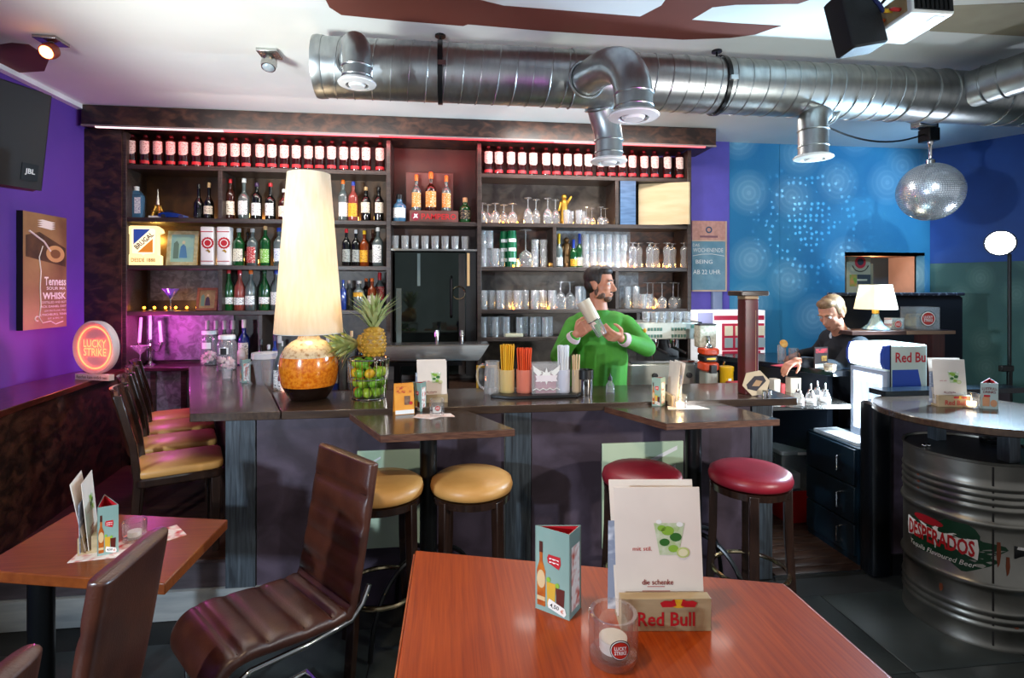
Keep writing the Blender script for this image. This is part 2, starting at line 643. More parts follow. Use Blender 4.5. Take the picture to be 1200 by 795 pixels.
obj('painted_shape', ceil_poly([(386, 8), (400, 17), (470, 24), (543, 30), (548, 28), (640, 36), (700, 40), (800, 46), (855, 44), (885, 40), (905, 33),
                               (915, 30), (860, 27), (810, 23), (835, 8), (862, 5), (935, 4), (958, -4), (1010, -40), (900, -120), (600, -150), (420, -110), (372, -20)]), M_ceilbrown, ceil)
obj('painted_shape', ceil_poly([(0, 52), (14, 50), (34, 52), (58, 68), (52, 83), (20, 85), (-25, 74), (-40, 58)]), M_ceilbrown, ceil)
obj('painted_shape', ceil_poly([(590, 5), (545, -6), (640, -40), (800, -30), (775, 5), (750, 18)]), M_ceil, ceil, loc=(0, 0, -.003))
obj('painted_shape', ceil_poly([(1075, 8), (1200, 3), (1330, 8), (1330, 48), (1200, 42), (1090, 36)]), pm('ceiling_olive_shade', '#a59c84', .7), ceil)  # grey-green darkening of this ceiling corner, shade painted as a patch
# left wall, back wall (with a recess), angled right wall
struct('wall_left', MB().box(XL - .15, XL, -2.2, YB + .1, 0, ZC), M_purple)
NX0, NX1, NZ0, NZ1 = 3.92, 4.80, 1.30, 2.03
bw = MB()
bw.box(1.9, NX0, YB, YB + .12, 0, ZC)
bw.box(NX1, 4.86, YB, YB + .12, 0, ZC)
bw.box(NX0, NX1, YB, YB + .12, NZ1, ZC)
bw.box(NX0, NX1, YB, YB + .12, 0, NZ0)
wb = struct('wall_back', bw, M_blue)
obj('shelving_wall_panel', MB().box(XL, 1.9, YB, YB + .12, 0, ZC), M_mottle2, wb)
pL = at(809, 200, Y=YB).x
pR = at(854, 200, Y=YB).x
obj('lilac_strip', MB().box(pL - .3, pR, YB - .012, YB, 0, ZC), M_lilac, wb)
# strip joints of the blue wallpaper
for px in (914,):
    x = at(px, 250, Y=YB).x
    obj('wallpaper_joint', MB().box(x - .004, x + .004, YB - .004, YB, 0, ZC), M_blue, wb)
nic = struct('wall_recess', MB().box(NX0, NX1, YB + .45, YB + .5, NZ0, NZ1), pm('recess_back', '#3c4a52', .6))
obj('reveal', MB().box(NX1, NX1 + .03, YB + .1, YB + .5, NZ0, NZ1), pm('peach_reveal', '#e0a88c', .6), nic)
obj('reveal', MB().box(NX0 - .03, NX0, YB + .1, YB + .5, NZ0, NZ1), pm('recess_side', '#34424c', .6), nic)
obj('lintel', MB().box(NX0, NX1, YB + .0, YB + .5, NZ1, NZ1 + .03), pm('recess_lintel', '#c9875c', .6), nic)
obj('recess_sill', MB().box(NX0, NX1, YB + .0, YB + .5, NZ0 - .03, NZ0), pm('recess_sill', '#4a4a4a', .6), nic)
A, B = Vector((4.84, 4.95, 0)), Vector((7.3, .85, 0))
d = (B - A).normalized()
nrm = Vector((-d.y, d.x, 0)) * -1
wr = MB()
wr.prism([(A.x, A.y), (B.x, B.y), (B.x + .12, B.y + .07), (A.x + .12, A.y + .07)], 0, ZC)
wrg = struct('wall_right', wr, M_teal)
# upper zone of the angled wall, the flash's blue light put into its colour
up = MB()
q = [A.lerp(B, 0) + Vector((-.004, -.003, 0)), A.lerp(B, .9) + Vector((-.004, -.003, 0))]
up.add([(q[0].x, q[0].y, 1.95), (q[1].x, q[1].y, 1.95), (q[1].x, q[1].y, ZC), (q[0].x, q[0].y, ZC)], [(0, 1, 2, 3)])
obj('blue_flash_zone', up, pm('flash_blue_tint', '#164f9e', .6), wrg)
struct('trim_1', MB().box(XL, XL + .05, -2.2, YS - .1, ZC - .035, ZC), M_white)
# floor slab with slate tiles
floor = struct('floor', MB().box(-3.0, 7.4, -2.2, 5.7, -.12, -.004), M_grout)
tm = MB().rbox(.003, .597, .003, .597, -.012, 0, .004, seg=1).mesh('tile', M_tile)
for i in range(12):
    for j in range(5):
        o = obj('tile', tm, M_tile, floor, loc=(-2.75 + .6 * i, -.25 + .6 * j, 0))
# planks behind the bar's right end (staff passage)
pk = MB().rbox(.001, 1.0, .002, .088, -.012, .012, .003, seg=1).mesh('plank', M_plank)
for j in range(16):
    obj('plank', pk, M_plank, floor, loc=(1.92, 2.94 + .09 * j, 0))
obj('floor_edge_strip', MB().box(1.9, 2.92, 2.925, 2.94, -.01, .018), M_brush, floor)
# platform with a two-board riser
plat = struct('floor_platform', MB().prism([(XL, 2.99), (-.95, 2.99), (-.95, 4.65), (XL, 4.65)], -.01, ZP), M_plat)
obj('riser', MB().box(XL, -.93, 2.955, 2.99, .15, ZP - .006), pm('dark_riser_board', '#3a3438', .5, c2='#4b444a', scale=4, stretch=(1, 8, 8)), plat)
obj('riser', MB().box(XL, -.93, 2.935, 2.985, 0, .146), M_riser, plat)
# pony wall with a ledge at the left
W0, W1 = (-2.21, 2.20), (-2.56, 4.64)
pw = struct('wall_bench', MB().prism([(XL, 2.2), W0, W1, (XL, 4.64)], 0, 1.025), M_mottle)
obj('ledge', MB().prism([(XL, 2.2), (W0[0] + .03, W0[1]), (W1[0] + .03, W1[1]), (XL, 4.64)], 1.025, 1.062), pm('ledge_wood', '#5a2a20', .28, c2='#3b1a14', scale=4, stretch=(12, 1, 4), coat=.4), pw, bevel=.004)
# ================================================================== BACK-BAR
bx0 = at(97, 150, Y=4.50).x
bx1 = at(838, 165, Y=4.50).x
beam = struct('trim_2', MB().box(bx0, bx1, 4.48, YB, 2.955, ZC - .002), M_mottle, bevel=.004)
obj('beam_lip', MB().box(bx0, bx1, 4.475, 4.5, 2.944, 2.957), pm('lip_grey', '#8a7a78', .5), beam)
# LED strip behind the lip
led = thing('led_strip', 'glowing red light strip running under the long brown beam', 'light strip', (0, 4.53, 2.94))
for k, (a, b, c, e) in enumerate([(bx0 + .1, -1.75, '#ffd5da', 1.6), (-1.75, -.55, '#ff5560', 2.2), (-.55, .9, '#ff2d38', 2.4), (.9, bx1 - .1, '#ff5a60', 2.0)]):
    PW(led, 'strip', MB().box(a, b, 4.476, 4.496, 2.936, 2.944), pm('led_%d' % k, c, .5, emit=e))
ROWS = [2.685, 2.265, 1.885, 1.517]
TH = .035
x145 = at(144, 300, Y=YS).x
x103 = at(103, 300, Y=YS).x
x258 = at(258, 230, Y=YS).x
x457 = at(457, 300, Y=YS).x
x561 = at(560, 300, Y=YS).x
x808 = at(809, 300, Y=YS).x
x650 = at(650, 290, Y=YS).x
x723 = at(723, 240, Y=YS).x
struct('trim_3', MB().box(XL, x145, YS - .02, YB, ZP, 2.95), M_mottle)          # mottled pillar at the left


def shelves(name, label, x0, x1, rows, divs, zb, backs):
    t = thing(name, label, 'shelf', ((x0 + x1) / 2, YS, zb))
    for z in rows:
        PW(t, 'shelf_board', MB().box(x0, x1, YS, YB - .01, z - TH, z), M_shelf, bevel=.003)
    for x in (x0 + .012, x1 - .012):
        PW(t, 'side_panel', MB().box(x - .018, x + .018, YS - .008, YB - .01, zb, 2.94), M_shelf, bevel=.003)
    for x, za, zc in divs:
        PW(t, 'divider', MB().box(x - .016, x + .016, YS - .004, YB - .01, za, zc), M_shelf, bevel=.003)
    for (a, b, za, zc, m) in backs:
        PW(t, 'back_panel', MB().box(a, b, YB - .018, YB - .008, za, zc), m)
    return t


M_backlit = pm('rust_back', '#37240f', .5, c2='#5c3c1c', scale=5, detail=8, bump=.3, dist=1)
M_litgrey = pm('lit_grey_stucco_back', '#5a5c60', .5, c2='#7d8288', scale=16, detail=8, lo=.4, hi=.6, bump=.6, dist=1.2)  # lit copy of the stucco back: pale strobe light put into the colour
shelf_l = shelves('shelving_unit', 'dark wooden back-bar shelf of liquor bottles left of the mirror', x145, x457, ROWS, [(x258, ROWS[1], ROWS[0] - TH), (x258, ROWS[3], ROWS[2] - TH), (at(305, 400, Y=YS).x, 1.09, ROWS[3] - TH)], 1.07,
                  [(x145, x457, ROWS[1], ROWS[0], M_backlit), (x145, x457, ROWS[2], ROWS[1], M_backlit), (x145 + .06, x258 - .02, ROWS[3] + .08, ROWS[2] - TH, M_litgrey),
                   (x145, x258, 1.09, ROWS[3] - TH, M_litgrey)])
shelf_r = shelves('shelving_unit', 'dark wooden back-bar shelf of glassware right of the mirror', x561, x808, ROWS + [1.276], [(x723, ROWS[1], ROWS[0] - TH), (x650, ROWS[2], ROWS[1] - TH), (x723, ROWS[3], ROWS[2] - TH), (at(748, 380, Y=YS).x, .95, ROWS[3] - TH)], .9,
                  [(x561, x808, ROWS[0], 2.94, M_mottle), (x723, x808, ROWS[1], ROWS[0] - TH, M_mottle2), (x561, x808, 1.0, ROWS[3] - TH, M_mottle2), (x561, x650, ROWS[2], ROWS[1] - TH, M_mottle), (x723 + .22, x808, ROWS[2], ROWS[1] - TH, M_mottle), (x723 + .3, x808, ROWS[3], ROWS[2] - TH, M_mottle), (x561, x723, ROWS[1], ROWS[0] - TH, M_mottle2), (x650 + .05, x723 + .22, ROWS[2], ROWS[1] - TH, M_litgrey), (x723, x723 + .3, ROWS[3], ROWS[2] - TH, M_litgrey), (x561, x723, ROWS[3], ROWS[2] - TH, M_mottle2)])
# centre bay: alcove, glass shelf and tall dark mirror door
ctr = thing('mirror_bay', 'dark alcove with tall mirror between the two bottle shelves', 'mirror', ((x457 + x561) / 2, YS, .9))
PW(ctr, 'back_panel', MB().box(x457, x561, YB - .02, YB - .008, 2.03, 2.95), pm('alcove_back', '#2e1c17', .45, c2='#45291f', scale=4, detail=7, bump=.2))
PW(ctr, 'shelf_board', MB().box(x457, x561, YS + .005, YB, ROWS[1] - TH, ROWS[1]), M_shelf, bevel=.003)
PW(ctr, 'shelf_board', MB().box(x457, x561, YS + .005, YB, 2.018, 2.034), M_brush)
PW(ctr, 'mirror_glass', MB().box(x457 + .03, x561 - .10, YS + .12, YS + .13, .95, 2.01), pm('dark_mirror', '#3a4340', .05, .9))
PW(ctr, 'mirror_frame', MB().box(x561 - .10, x561 - .012, YS + .02, YS + .15, .95, 2.015), pm('near_black', '#0c0b0c', .4))
PW(ctr, 'mirror_reflection', MB().box(x561 - .16, x561 - .105, YS + .112, YS + .119, .95, 2.0), pm('reflection_taupe', '#4a423d', .3))  # reflections in the mirror drawn as flat coloured strips
PW(ctr, 'mirror_reflection', MB().box(x457 + .04, x457 + .085, YS + .112, YS + .119, .95, 1.70), pm('reflection_pale', '#5c625c', .3))
PW(ctr, 'mirror_reflection', MB().box(x457 + .22, x457 + .245, YS + .112, YS + .119, 1.72, 2.0), pm('mirror_glint', '#6e7b7a', .2))
PW(ctr, 'door_handle', MB().tube([(x561 - .225, YS + .11, 1.45), (x561 - .225, YS + .07, 1.47), (x561 - .225, YS + .07, 1.78), (x561 - .225, YS + .11, 1.80)], .012), M_blackm)
PW(ctr, 'rosette', MB().torus((0, 0, 0), .055, .006, M=Matrix.Translation((x561 - .16, YS + .105, 1.66)) @ Matrix.Rotation(PI / 2, 4, 'X')), M_brass)
PW(ctr, 'wood_strip', MB().box(x561 - .092, x561 - .07, YS + .0, YS + .018, 1.72, 2.0), pm('beech_strip', '#c09a68', .5))
# base cabinets and worktop under the shelves (behind the bar)
base = thing('back_counter', 'dark back counter running under the bottle shelves', 'counter', (0, 4.35, 0))
PW(base, 'body', MB().box(-1.1, x808 - .05, 4.22, YB - .03, 0, .86), M_mottle2)
PW(base, 'worktop', MB().box(-1.1, x808 - .05, 4.18, YB - .03, .86, .89), M_counter, bevel=.004)
for k in range(5):
    xa = -1.05 + k * .62
    c = PW(base, 'cabinet_door', MB().box(xa, xa + .58, 4.2, 4.22, .08, .82), M_shelf, bevel=.003)
    PW(c, 'handle', MB().tube([(xa + .3, 4.2, .76), (xa + .3, 4.17, .76), (xa + .4, 4.17, .76), (xa + .4, 4.2, .76)], .006), M_chrome)
side = thing('side_counter', 'low mottled cabinet below the pink lit shelf niche', 'cabinet', (-2.2, 4.62, ZP))
PW(side, 'body', MB().box(-2.52, -1.9, 4.66, YB - .02, ZP, 1.03), M_litgrey)
PW(side, 'worktop', MB().box(-2.52, -1.60, 4.635, YB - .02, 1.03, 1.06), pm('niche_top', '#3a1c26', .3), bevel=.004)
for xa in (-2.35, -2.12, -1.93):
    PW(side, 'upright_batten', MB().box(xa - .02, xa + .02, 4.645, 4.66, ZP, 1.03), M_shelf)
# stainless tap beam
sb = thing('steel_canopy', 'brushed stainless steel gutter behind the fruit basket', 'bar equipment', (-.1, 4.2, 1.2))
ya = 4.05
xa, xb = at(436, 415, Y=ya).x, at(573, 415, Y=ya).x
prof = [(0, .13), (0, .112), (.008, .075), (.03, .035), (.065, .01), (.11, 0), (.2, 0), (.2, .13)]
zb = at(500, 426, Y=ya).z
r0 = [(xa, ya + p[0], zb + p[1]) for p in prof]
r1 = [(xb - (.13 - p[1]) * .6, ya + p[0], zb + p[1]) for p in prof]
PW(sb, 'trough', MB().loft([r0, r1]), pm('canopy_steel', '#c6c6c2', .35, .45, c2='#b8b8b4', scale=8, stretch=(1, 20, 20)), smooth=60)
PW(sb, 'lip', MB().box(xa, xb, ya - .006, ya + .2, zb + .13, zb + .138), M_brush)
PW(sb, 'underside', MB().box(xa, xb - .2, ya + .07, ya + .19, zb - .03, zb), M_blackm)
for px in (512, 541):
    x = at(px, 400, Y=ya + .1).x
    PW(sb, 'tap', MB().lathe([(.014, 0), (.014, .05), (.022, .055), (.018, .10), (0, .105)], 10, c=(x, ya + .1, zb + .138)), M_chrome)
PW(sb, 'support_post', MB().box(xa + .15, xa + .2, ya + .08, ya + .16, .91, zb), M_blackm)
PW(sb, 'support_post', MB().box(xb - .35, xb - .3, ya + .08, ya + .16, .91, zb), M_blackm)
# ================================================================== BAR COUNTER
bar = thing('bar_counter', 'long L-shaped dark wooden bar counter with violet plaster front panels', 'bar counter', (.4, 3.1, 0))
M_limb = pm('counter_limb_wood', '#33251d', .26, c2='#463528', scale=4, stretch=(14, 2.0, 8), detail=6, bump=.012, coat=.3)
PW(bar, 'counter_board', MB().prism([(-1.28, 2.87), (-.845, 2.87), (-1.06, 3.40), (-1.58, 4.62), (-2.07, 4.62)], ZK - .042, ZK), M_limb, bevel=.003)
PW(bar, 'counter_board', MB().prism([(-.84, 2.87), (2.0, 2.87), (2.0, 3.38), (-1.05, 3.40)], ZK - .042, ZK), M_counter, bevel=.003)
YF = 2.95


def bxx(px):
    return at(px, 560, Y=YF).x


xs = [bxx(265), bxx(300), bxx(592), bxx(622), bxx(880), bxx(904)]
for a, b in ((xs[0], xs[1]), (xs[2], xs[3]), (xs[4], xs[5])):
    PW(bar, 'post', MB().box(a, b, YF - .012, YF + .12, 0, ZK - .042), M_post, bevel=.003)
for a, b in ((xs[1], xs[2]), (xs[3], xs[4])):
    PW(bar, 'front_panel', MB().box(a + .004, b - .004, YF, YF + .02, 0, ZK - .042), M_plaster)
PW(bar, 'trim_strip', MB().box(xs[2] - .008, xs[2] - .001, YF - .016, YF, 0, ZK - .042), M_brush)
PW(bar, 'inner_panel', MB().box(xs[1], xs[5], 3.30, 3.32, 0, ZK - .042), M_mottle2)
PW(bar, 'end_panel', MB().box(xs[5] - .02, xs[5], YF + .12, 3.3, 0, ZK - .042), M_plaster)
PW(bar, 'side_panel', MB().prism([(xs[0] + .02, YF + .02), (xs[0] + .06, YF + .02), (-1.82, 4.6), (-1.86, 4.6)], ZP, ZK - .042), M_mottle)
PW(bar, 'inner_side_panel', MB().prism([(-.98, 3.3), (-.94, 3.3), (-1.58, 4.6), (-1.62, 4.6)], 0, ZK - .042), M_mottle2)
# pale green panels on the bar front with flat white lines
for k, (p0, p1, t0, t1) in enumerate(((419, 497, 527, 641), (705, 800, 518, 640))):
    x0, x1 = at(p0, 560, Y=YF).x, at(p1, 560, Y=YF).x
    z1, z0 = at((p0 + p1) / 2, t0, Y=YF).z, at((p0 + p1) / 2, t1, Y=YF).z
    g = PW(bar, 'pale_green_panel', MB().box(x0, x1, YF - .012, YF + .002, z0, z1), pm('pale_green_sheet', '#b9cfae', .18, c2='#c9dabd', scale=3), bevel=.003)
    Mf = frame(((x0 + x1) / 2, YF - .0125, (z0 + z1) / 2), *FRONT)
    W_, H_ = x1 - x0, z1 - z0
    if k:
        PW(g, 'white_rail_line', flat([(-W_ * .45, H_ * .10), (W_ * .42, H_ * .42), (W_ * .42, H_ * .46), (-W_ * .45, H_ * .14)], Mf), M_whiteink)
        for q in range(4):
            xx = W_ * (.02 + .11 * q)
            PW(g, 'white_slat_line', flat([(xx, -H_ * .3), (xx + W_ * .05, -H_ * .3), (xx + W_ * .05, H_ * (.16 + .04 * q)), (xx, H_ * (.13 + .04 * q))], Mf), M_whiteink)
    else:
        PW(g, 'white_rail_line', flat([(-W_ * .45, -H_ * .25), (W_ * .1, H_ * .0), (W_ * .1, H_ * .04), (-W_ * .45, -H_ * .20)], Mf), M_whiteink)
        PW(g, 'white_rail_line', flat([(-W_ * .45, H_ * .3), (-W_ * .15, H_ * .42), (-W_ * .15, H_ * .44), (-W_ * .45, H_ * .33)], Mf), M_whiteink)
# ================================================================== VENTILATION DUCT
DY, DZ, DR = 3.02, 2.90, .158
dx0 = -.69
duct = thing('ventilation_duct', 'large spiral galvanised steel duct running across the ceiling', 'duct', (1.0, DY, DZ))


def xcyl(x0, x1, r, n=40, lips=()):
    M = Matrix.Translation((x0, DY, DZ)) @ Matrix.Rotation(PI / 2, 4, 'Y')
    return MB().lathe([(0, 0), (r, 0), (r, x1 - x0), (0, x1 - x0)], n, M)


PW(duct, 'pipe', xcyl(dx0, 5.6, DR), M_steel)
PW(duct, 'end_cap', MB().lathe([(0, 0), (DR + .004, 0), (DR + .007, .02), (DR + .004, .05), (0, .05)], 40, Matrix.Translation((dx0 - .012, DY, DZ)) @ Matrix.Rotation(PI / 2, 4, 'Y')), M_steel)


def helix(x0, x1, r, pitch, rr):
    n = int((x1 - x0) / pitch * 30)
    pts = []
    for i in range(n + 1):
        a = 2 * PI * i / 30
        pts.append((x0 + (x1 - x0) * i / n, DY + r * math.cos(a), DZ - r * math.sin(a)))
    return MB().tube(pts, rr, 5)


for a, b in ((-.62, .68), (1.02, 2.72), (3.5, 5.3)):
    PW(duct, 'spiral_seam', helix(a, b, DR + .001, .095, .0035), M_steel)
for x in (.70, 1.0, 2.75, 2.92, 3.05, 3.42):
    PW(duct, 'joint_ring', MB().torus((0, 0, 0), DR + .002, .006, 40, 6, Matrix.Translation((x, DY, DZ)) @ Matrix.Rotation(PI / 2, 4, 'Y')), M_steel)
for px in (516, 840):
    x = at(px, 100, Y=DY).x
    c = PW(duct, 'clamp', MB().lathe([(DR + .008, -.014), (DR + .012, -.012), (DR + .012, .012), (DR + .008, .014)], 40, Matrix.Translation((x, DY, DZ)) @ Matrix.Rotation(PI / 2, 4, 'Y')), M_blackm)
    PW(c, 'screw', MB().box(x - .012, x + .03, DY - DR - .03, DY - DR - .008, DZ - .03, DZ - .005), M_chrome)
    PW(duct, 'hanger_rod', MB().tube([(x, DY, DZ + DR), (x, DY, ZC - .008)], .006, 6), M_blackm)
    PW(duct, 'ceiling_plate', MB().lathe([(0, -.01), (.03, -.01), (.03, 0)], 12, c=(x, DY, ZC)), M_blackm)


def bez(p, n=14):
    p = [Vector(q) for q in p]
    out = []
    for i in range(n + 1):
        t = i / n
        q = list(p)
        while len(q) > 1:
            q = [q[k].lerp(q[k + 1], t) for k in range(len(q) - 1)]
        out.append(q[0])
    return out


def spout(path, r, tail):
    pts = bez(path)
    pts2 = pts + [pts[-1] + Vector((0, 0, -tail))]
    t = PW(duct, 'air_outlet', MB().tube(pts2, r, 28, caps=False), M_steel, smooth=60)
    e = pts2[-1]
    PW(t, 'joint_ring', MB().torus(tuple(pts[-1]), r + .001, .005, 28, 6), M_steel)
    PW(t, 'joint_ring', MB().torus(tuple(pts[-1] + Vector((0, 0, -tail * .6))), r + .001, .004, 28, 6), M_steel)
    PW(t, 'flange', MB().lathe([(r * .78, .004), (r * .80, -.012), (r * 1.3, -.006), (r * 1.34, 0), (r * 1.2, .012), (r, .014)], 32, c=tuple(e)), M_white)['label'] = 'white flange'
    PW(t, 'valve_disc', MB().lathe([(0, -.02), (r * .5, -.018), (r * .62, -.004), (r * .55, .01), (0, .012)], 24, c=tuple(e)), M_white)
    q = pts[1] - pts[0]
    PW(t, 'collar', MB().torus((0, 0, 0), r + .01, .008, 28, 6, Matrix.Translation(pts[0] + q.normalized() * .02) @ q.to_track_quat('Z', 'Y').to_matrix().to_4x4()), M_steel)


spout([(-.49, 2.895, 2.87), (-.46, 2.72, 2.90), (-.42, 2.60, 2.90), (-.42, 2.60, 2.74)], .066, .075)
spout([(.755, 2.885, 2.84), (.78, 2.66, 2.83), (.86, 2.46, 2.83), (.86, 2.41, 2.60)], .088, .10)
spout([(.90, 3.09, 2.79), (.92, 3.12, 2.72), (.96, 3.12, 2.66), (.96, 3.12, 2.58)], .082, .12)
spout([(2.33, 3.05, 2.78), (2.22, 3.02, 2.80), (2.17, 2.98, 2.74), (2.17, 2.97, 2.64)], .082, .16)
# branch duct
bp = [Vector((3.14, 3.0, 2.905)), Vector((3.48, 2.0, 2.965))]
br = PW(duct, 'branch_pipe', MB().tube(bp, .11, 36), M_steel, smooth=60)
dq = (bp[1] - bp[0])
for t in (.16, .24, .36, .5, .65):
    PW(br, 'joint_ring', MB().torus((0, 0, 0), .112, .005, 36, 6, Matrix.Translation(bp[0].lerp(bp[1], t)) @ dq.to_track_quat('Z', 'Y').to_matrix().to_4x4()), M_steel)

# ================================================================== MIRROR BALL
bc = at(1090, 225, Z=3.76)
ball = thing('mirror_ball', 'large mirror ball hanging from a motor under the ceiling', 'mirror ball', tuple(bc))
rb = .20
mb = MB()
rows = 44
for i in range(rows):
    la0, la1 = R(-88 + 176 * i / rows + .35), R(-88 + 176 * (i + 1) / rows - .35)
    n = max(6, int(88 * math.cos((la0 + la1) / 2)))
    for k in range(n):
        a0, a1 = 2 * PI * k / n + .006, 2 * PI * (k + 1) / n - .006
        c = Vector((math.cos((la0 + la1) / 2) * math.cos((a0 + a1) / 2), math.cos((la0 + la1) / 2) * math.sin((a0 + a1) / 2), math.sin((la0 + la1) / 2)))
        rot = Matrix.Rotation(R(random.uniform(-2.2, 2.2)), 4, Vector((random.random() - .5, random.random() - .5, random.random() - .5)).normalized())
        q = []
        for la, a in ((la0, a0), (la0, a1), (la1, a1), (la1, a0)):
            p = Vector((math.cos(la) * math.cos(a), math.cos(la) * math.sin(a), math.sin(la)))
            q.append(bc + (c + rot @ (p - c)) * rb)
        mb.add(q, [(0, 1, 2, 3)])
PW(ball, 'mirror_facets', mb, pm('mirror_facet', '#e8f0f8', .22, .75), smooth=0)['kind'] = 'stuff'
PW(ball, 'core', MB().sphere(tuple(bc), rb * .99, 32, 20), pm('ball_core', '#5e6a75', .4))
PW(ball, 'neck', MB().lathe([(.03, 0), (.03, .03), (.012, .04), (.012, .13), (.02, .14), (.02, .17)], 14, c=(bc.x, bc.y, bc.z + rb - .01)), M_chrome)
mo = PW(ball, 'motor', MB().box(bc.x - .05, bc.x + .03, bc.y - .05, bc.y + .05, bc.z + rb + .15, bc.z + rb + .24), M_blackm, bevel=.006)
PW(ball, 'bracket', MB().tube([(bc.x - .06, bc.y, bc.z + rb + .24), (bc.x - .07, bc.y, bc.z + rb + .34), (bc.x - .06, bc.y, ZC)], .022, 10), M_chrome)
PW(mo, 'clamp_plate', MB().box(bc.x - .13, bc.x + .0, bc.y - .06, bc.y + .03, bc.z + rb + .235, bc.z + rb + .31), M_brush, bevel=.01)
PW(mo, 'wing_knob', MB().box(bc.x + .02, bc.x + .05, bc.y - .02, bc.y + .02, bc.z + rb + .24, bc.z + rb + .3), M_black, bevel=.006)
for s in (-.1, -.06):
    PW(mo, 'bolt_eye', MB().sphere((bc.x + s, bc.y - .065, bc.z + rb + .28), .012), M_black)
PW(ball, 'cable', MB().tube(bez([(2.3, 3.1, 2.74), (2.6, 3.2, 2.66), (2.95, 3.3, 2.64), (bc.x - .05, bc.y, bc.z + rb + .2)]), .006, 6), M_black)

# ================================================================== PROJECTOR
pr = thing('ceiling_projector', 'white projector with black lens panel hanging from the ceiling at top right', 'projector', (1.75, 1.9, 2.9))
p0 = Vector((1.83, 1.925, 2.80))
Mp = Matrix.Translation(p0) @ Matrix.Rotation(R(-4), 4, 'X')
PW(pr, 'case', MB().rbox(0, .19, 0, .24, 0, .10, .008, Mp), M_white)
gr = PW(pr, 'grille', MB().box(.012, .182, -.004, .001, .010, .094, Mp), M_black)
for k in range(8):
    PW(gr, 'louvre', MB().box(.018 + .02 * k, .023 + .02 * k, -.008, -.003, .013, .09, Mp), M_blackm)
PW(pr, 'port_panel', MB().box(-.004, .001, .02, .22, .012, .09, Mp), pm('port_panel_tan', '#b09468', .5))
for k, c in enumerate(('#b01c1c', '#e0b21e', '#c85a1c', '#d8d8d8')):
    PW(pr, 'plug', MB().lathe([(.008, 0), (.008, .04), (.004, .05), (0, .05)], 8, Mp @ Matrix.Translation((0, .05 + .04 * k, .035 + .018 * (k % 2))) @ Matrix.Rotation(-PI / 2, 4, 'Y')), pm('plug%d' % k, c, .4))
PW(pr, 'lens_shroud', MB().rbox(-.20, -.035, .09, .20, -.07, .17, .012, Mp @ Matrix.Rotation(R(-12), 4, 'Y')), pm('shroud_black', '#0b0c10', .6, bump=.2, bscale=200))
PW(pr, 'rating_label', MB().box(.12, .17, .02, .06, -.0015, 0, Mp), pm('tan_label', '#b59c86', .6))
PW(pr, 'cable', MB().tube([Mp @ Vector(p) for p in bez([(-.045, .09, .05), (-.12, .02, .05), (-.2, .05, .12), (-.18, .1, .28)])], .008, 6), pm('blue_cable', '#12205a', .4))
PW(pr, 'cable', MB().tube([Mp @ Vector(p) for p in bez([(-.045, .17, .05), (-.09, .0, .10), (.03, -.06, .14), (.06, .1, .25)])], .006, 6), M_black)
PW(pr, 'ceiling_pole', MB().tube([Mp @ Vector((.095, .12, .1)), Vector((p0.x + .095, p0.y + .12, ZC))], .025, 10), M_white)

# ================================================================== CEILING SPOTS + SPEAKER
for px, py, lit, l in ((60, 46, True, 'lit orange ceiling spot on a square plate by the purple wall'), (316, 61, False, 'unlit grey ceiling spot on a square plate left of the duct')):
    c = at(px, py, z=ZC)
    s = thing('ceiling_spot', l, 'ceiling lamp', tuple(c), group='small ceiling spots')
    PW(s, 'plate', MB().box(c.x - .06, c.x + .06, c.y - .06, c.y + .06, ZC - .02, ZC), M_brush, bevel=.003)
    PW(s, 'arm', MB().tube([(c.x, c.y, ZC - .02), (c.x + .005, c.y - .01, ZC - .045)], .012, 8), M_brush)
    tilt = Matrix.Translation((c.x, c.y - .01, ZC - .07)) @ Matrix.Rotation(R(-55 if lit else -22), 4, 'X')
    PW(s, 'head', MB().lathe([(.0, .045), (.03, .042), (.043, .02), (.045, -.01), (.04, -.035), (.034, -.035)], 18, tilt), M_brush if not lit else pm('spot_head', '#a05040', .4))
    PW(s, 'bulb', MB().lathe([(.037, -.03), (.03, -.042), (.012, -.05), (0, -.051)], 18, tilt), pm('bulb_orange', '#ffb070', .3, emit=14, ec='#ff9a50') if lit else pm('bulb_off', '#9aa4aa', .2))
sp = thing('wall_loudspeaker', 'black loudspeaker mounted high on the purple wall', 'loudspeaker', (-2.6, 3.5, 2.3))
Ms = Matrix.Translation((-2.60, 3.50, 2.60)) @ Matrix.Rotation(R(-20), 4, 'Z') @ Matrix.Rotation(R(8), 4, 'Y')
PW(sp, 'cabinet', MB().rbox(-.12, .13, -.17, .15, -.30, .30, .03, Ms), pm('speaker_black', '#0d0d10', .5, bump=.1, bscale=200))
gl = PW(sp, 'grille', MB().rbox(.13, .148, -.165, .145, -.29, .29, .012, Ms), pm('speaker_grille', '#121317', .55, bump=.5, bscale=500))
PW(gl, 'badge', MB().box(.148, .151, .02, .11, -.24, -.14, Ms), M_blackm)
text(gl, 'JBL', .055, .04, Ms @ frame((.152, .065, -.19), (0, 1, 0), (0, 0, 1)), M_whiteink, bold=.02)
PW(sp, 'wall_bracket', MB().tube([Ms @ Vector((-.1, 0, .1)), (XL, 3.55, 2.7)], .02, 8), M_blackm)

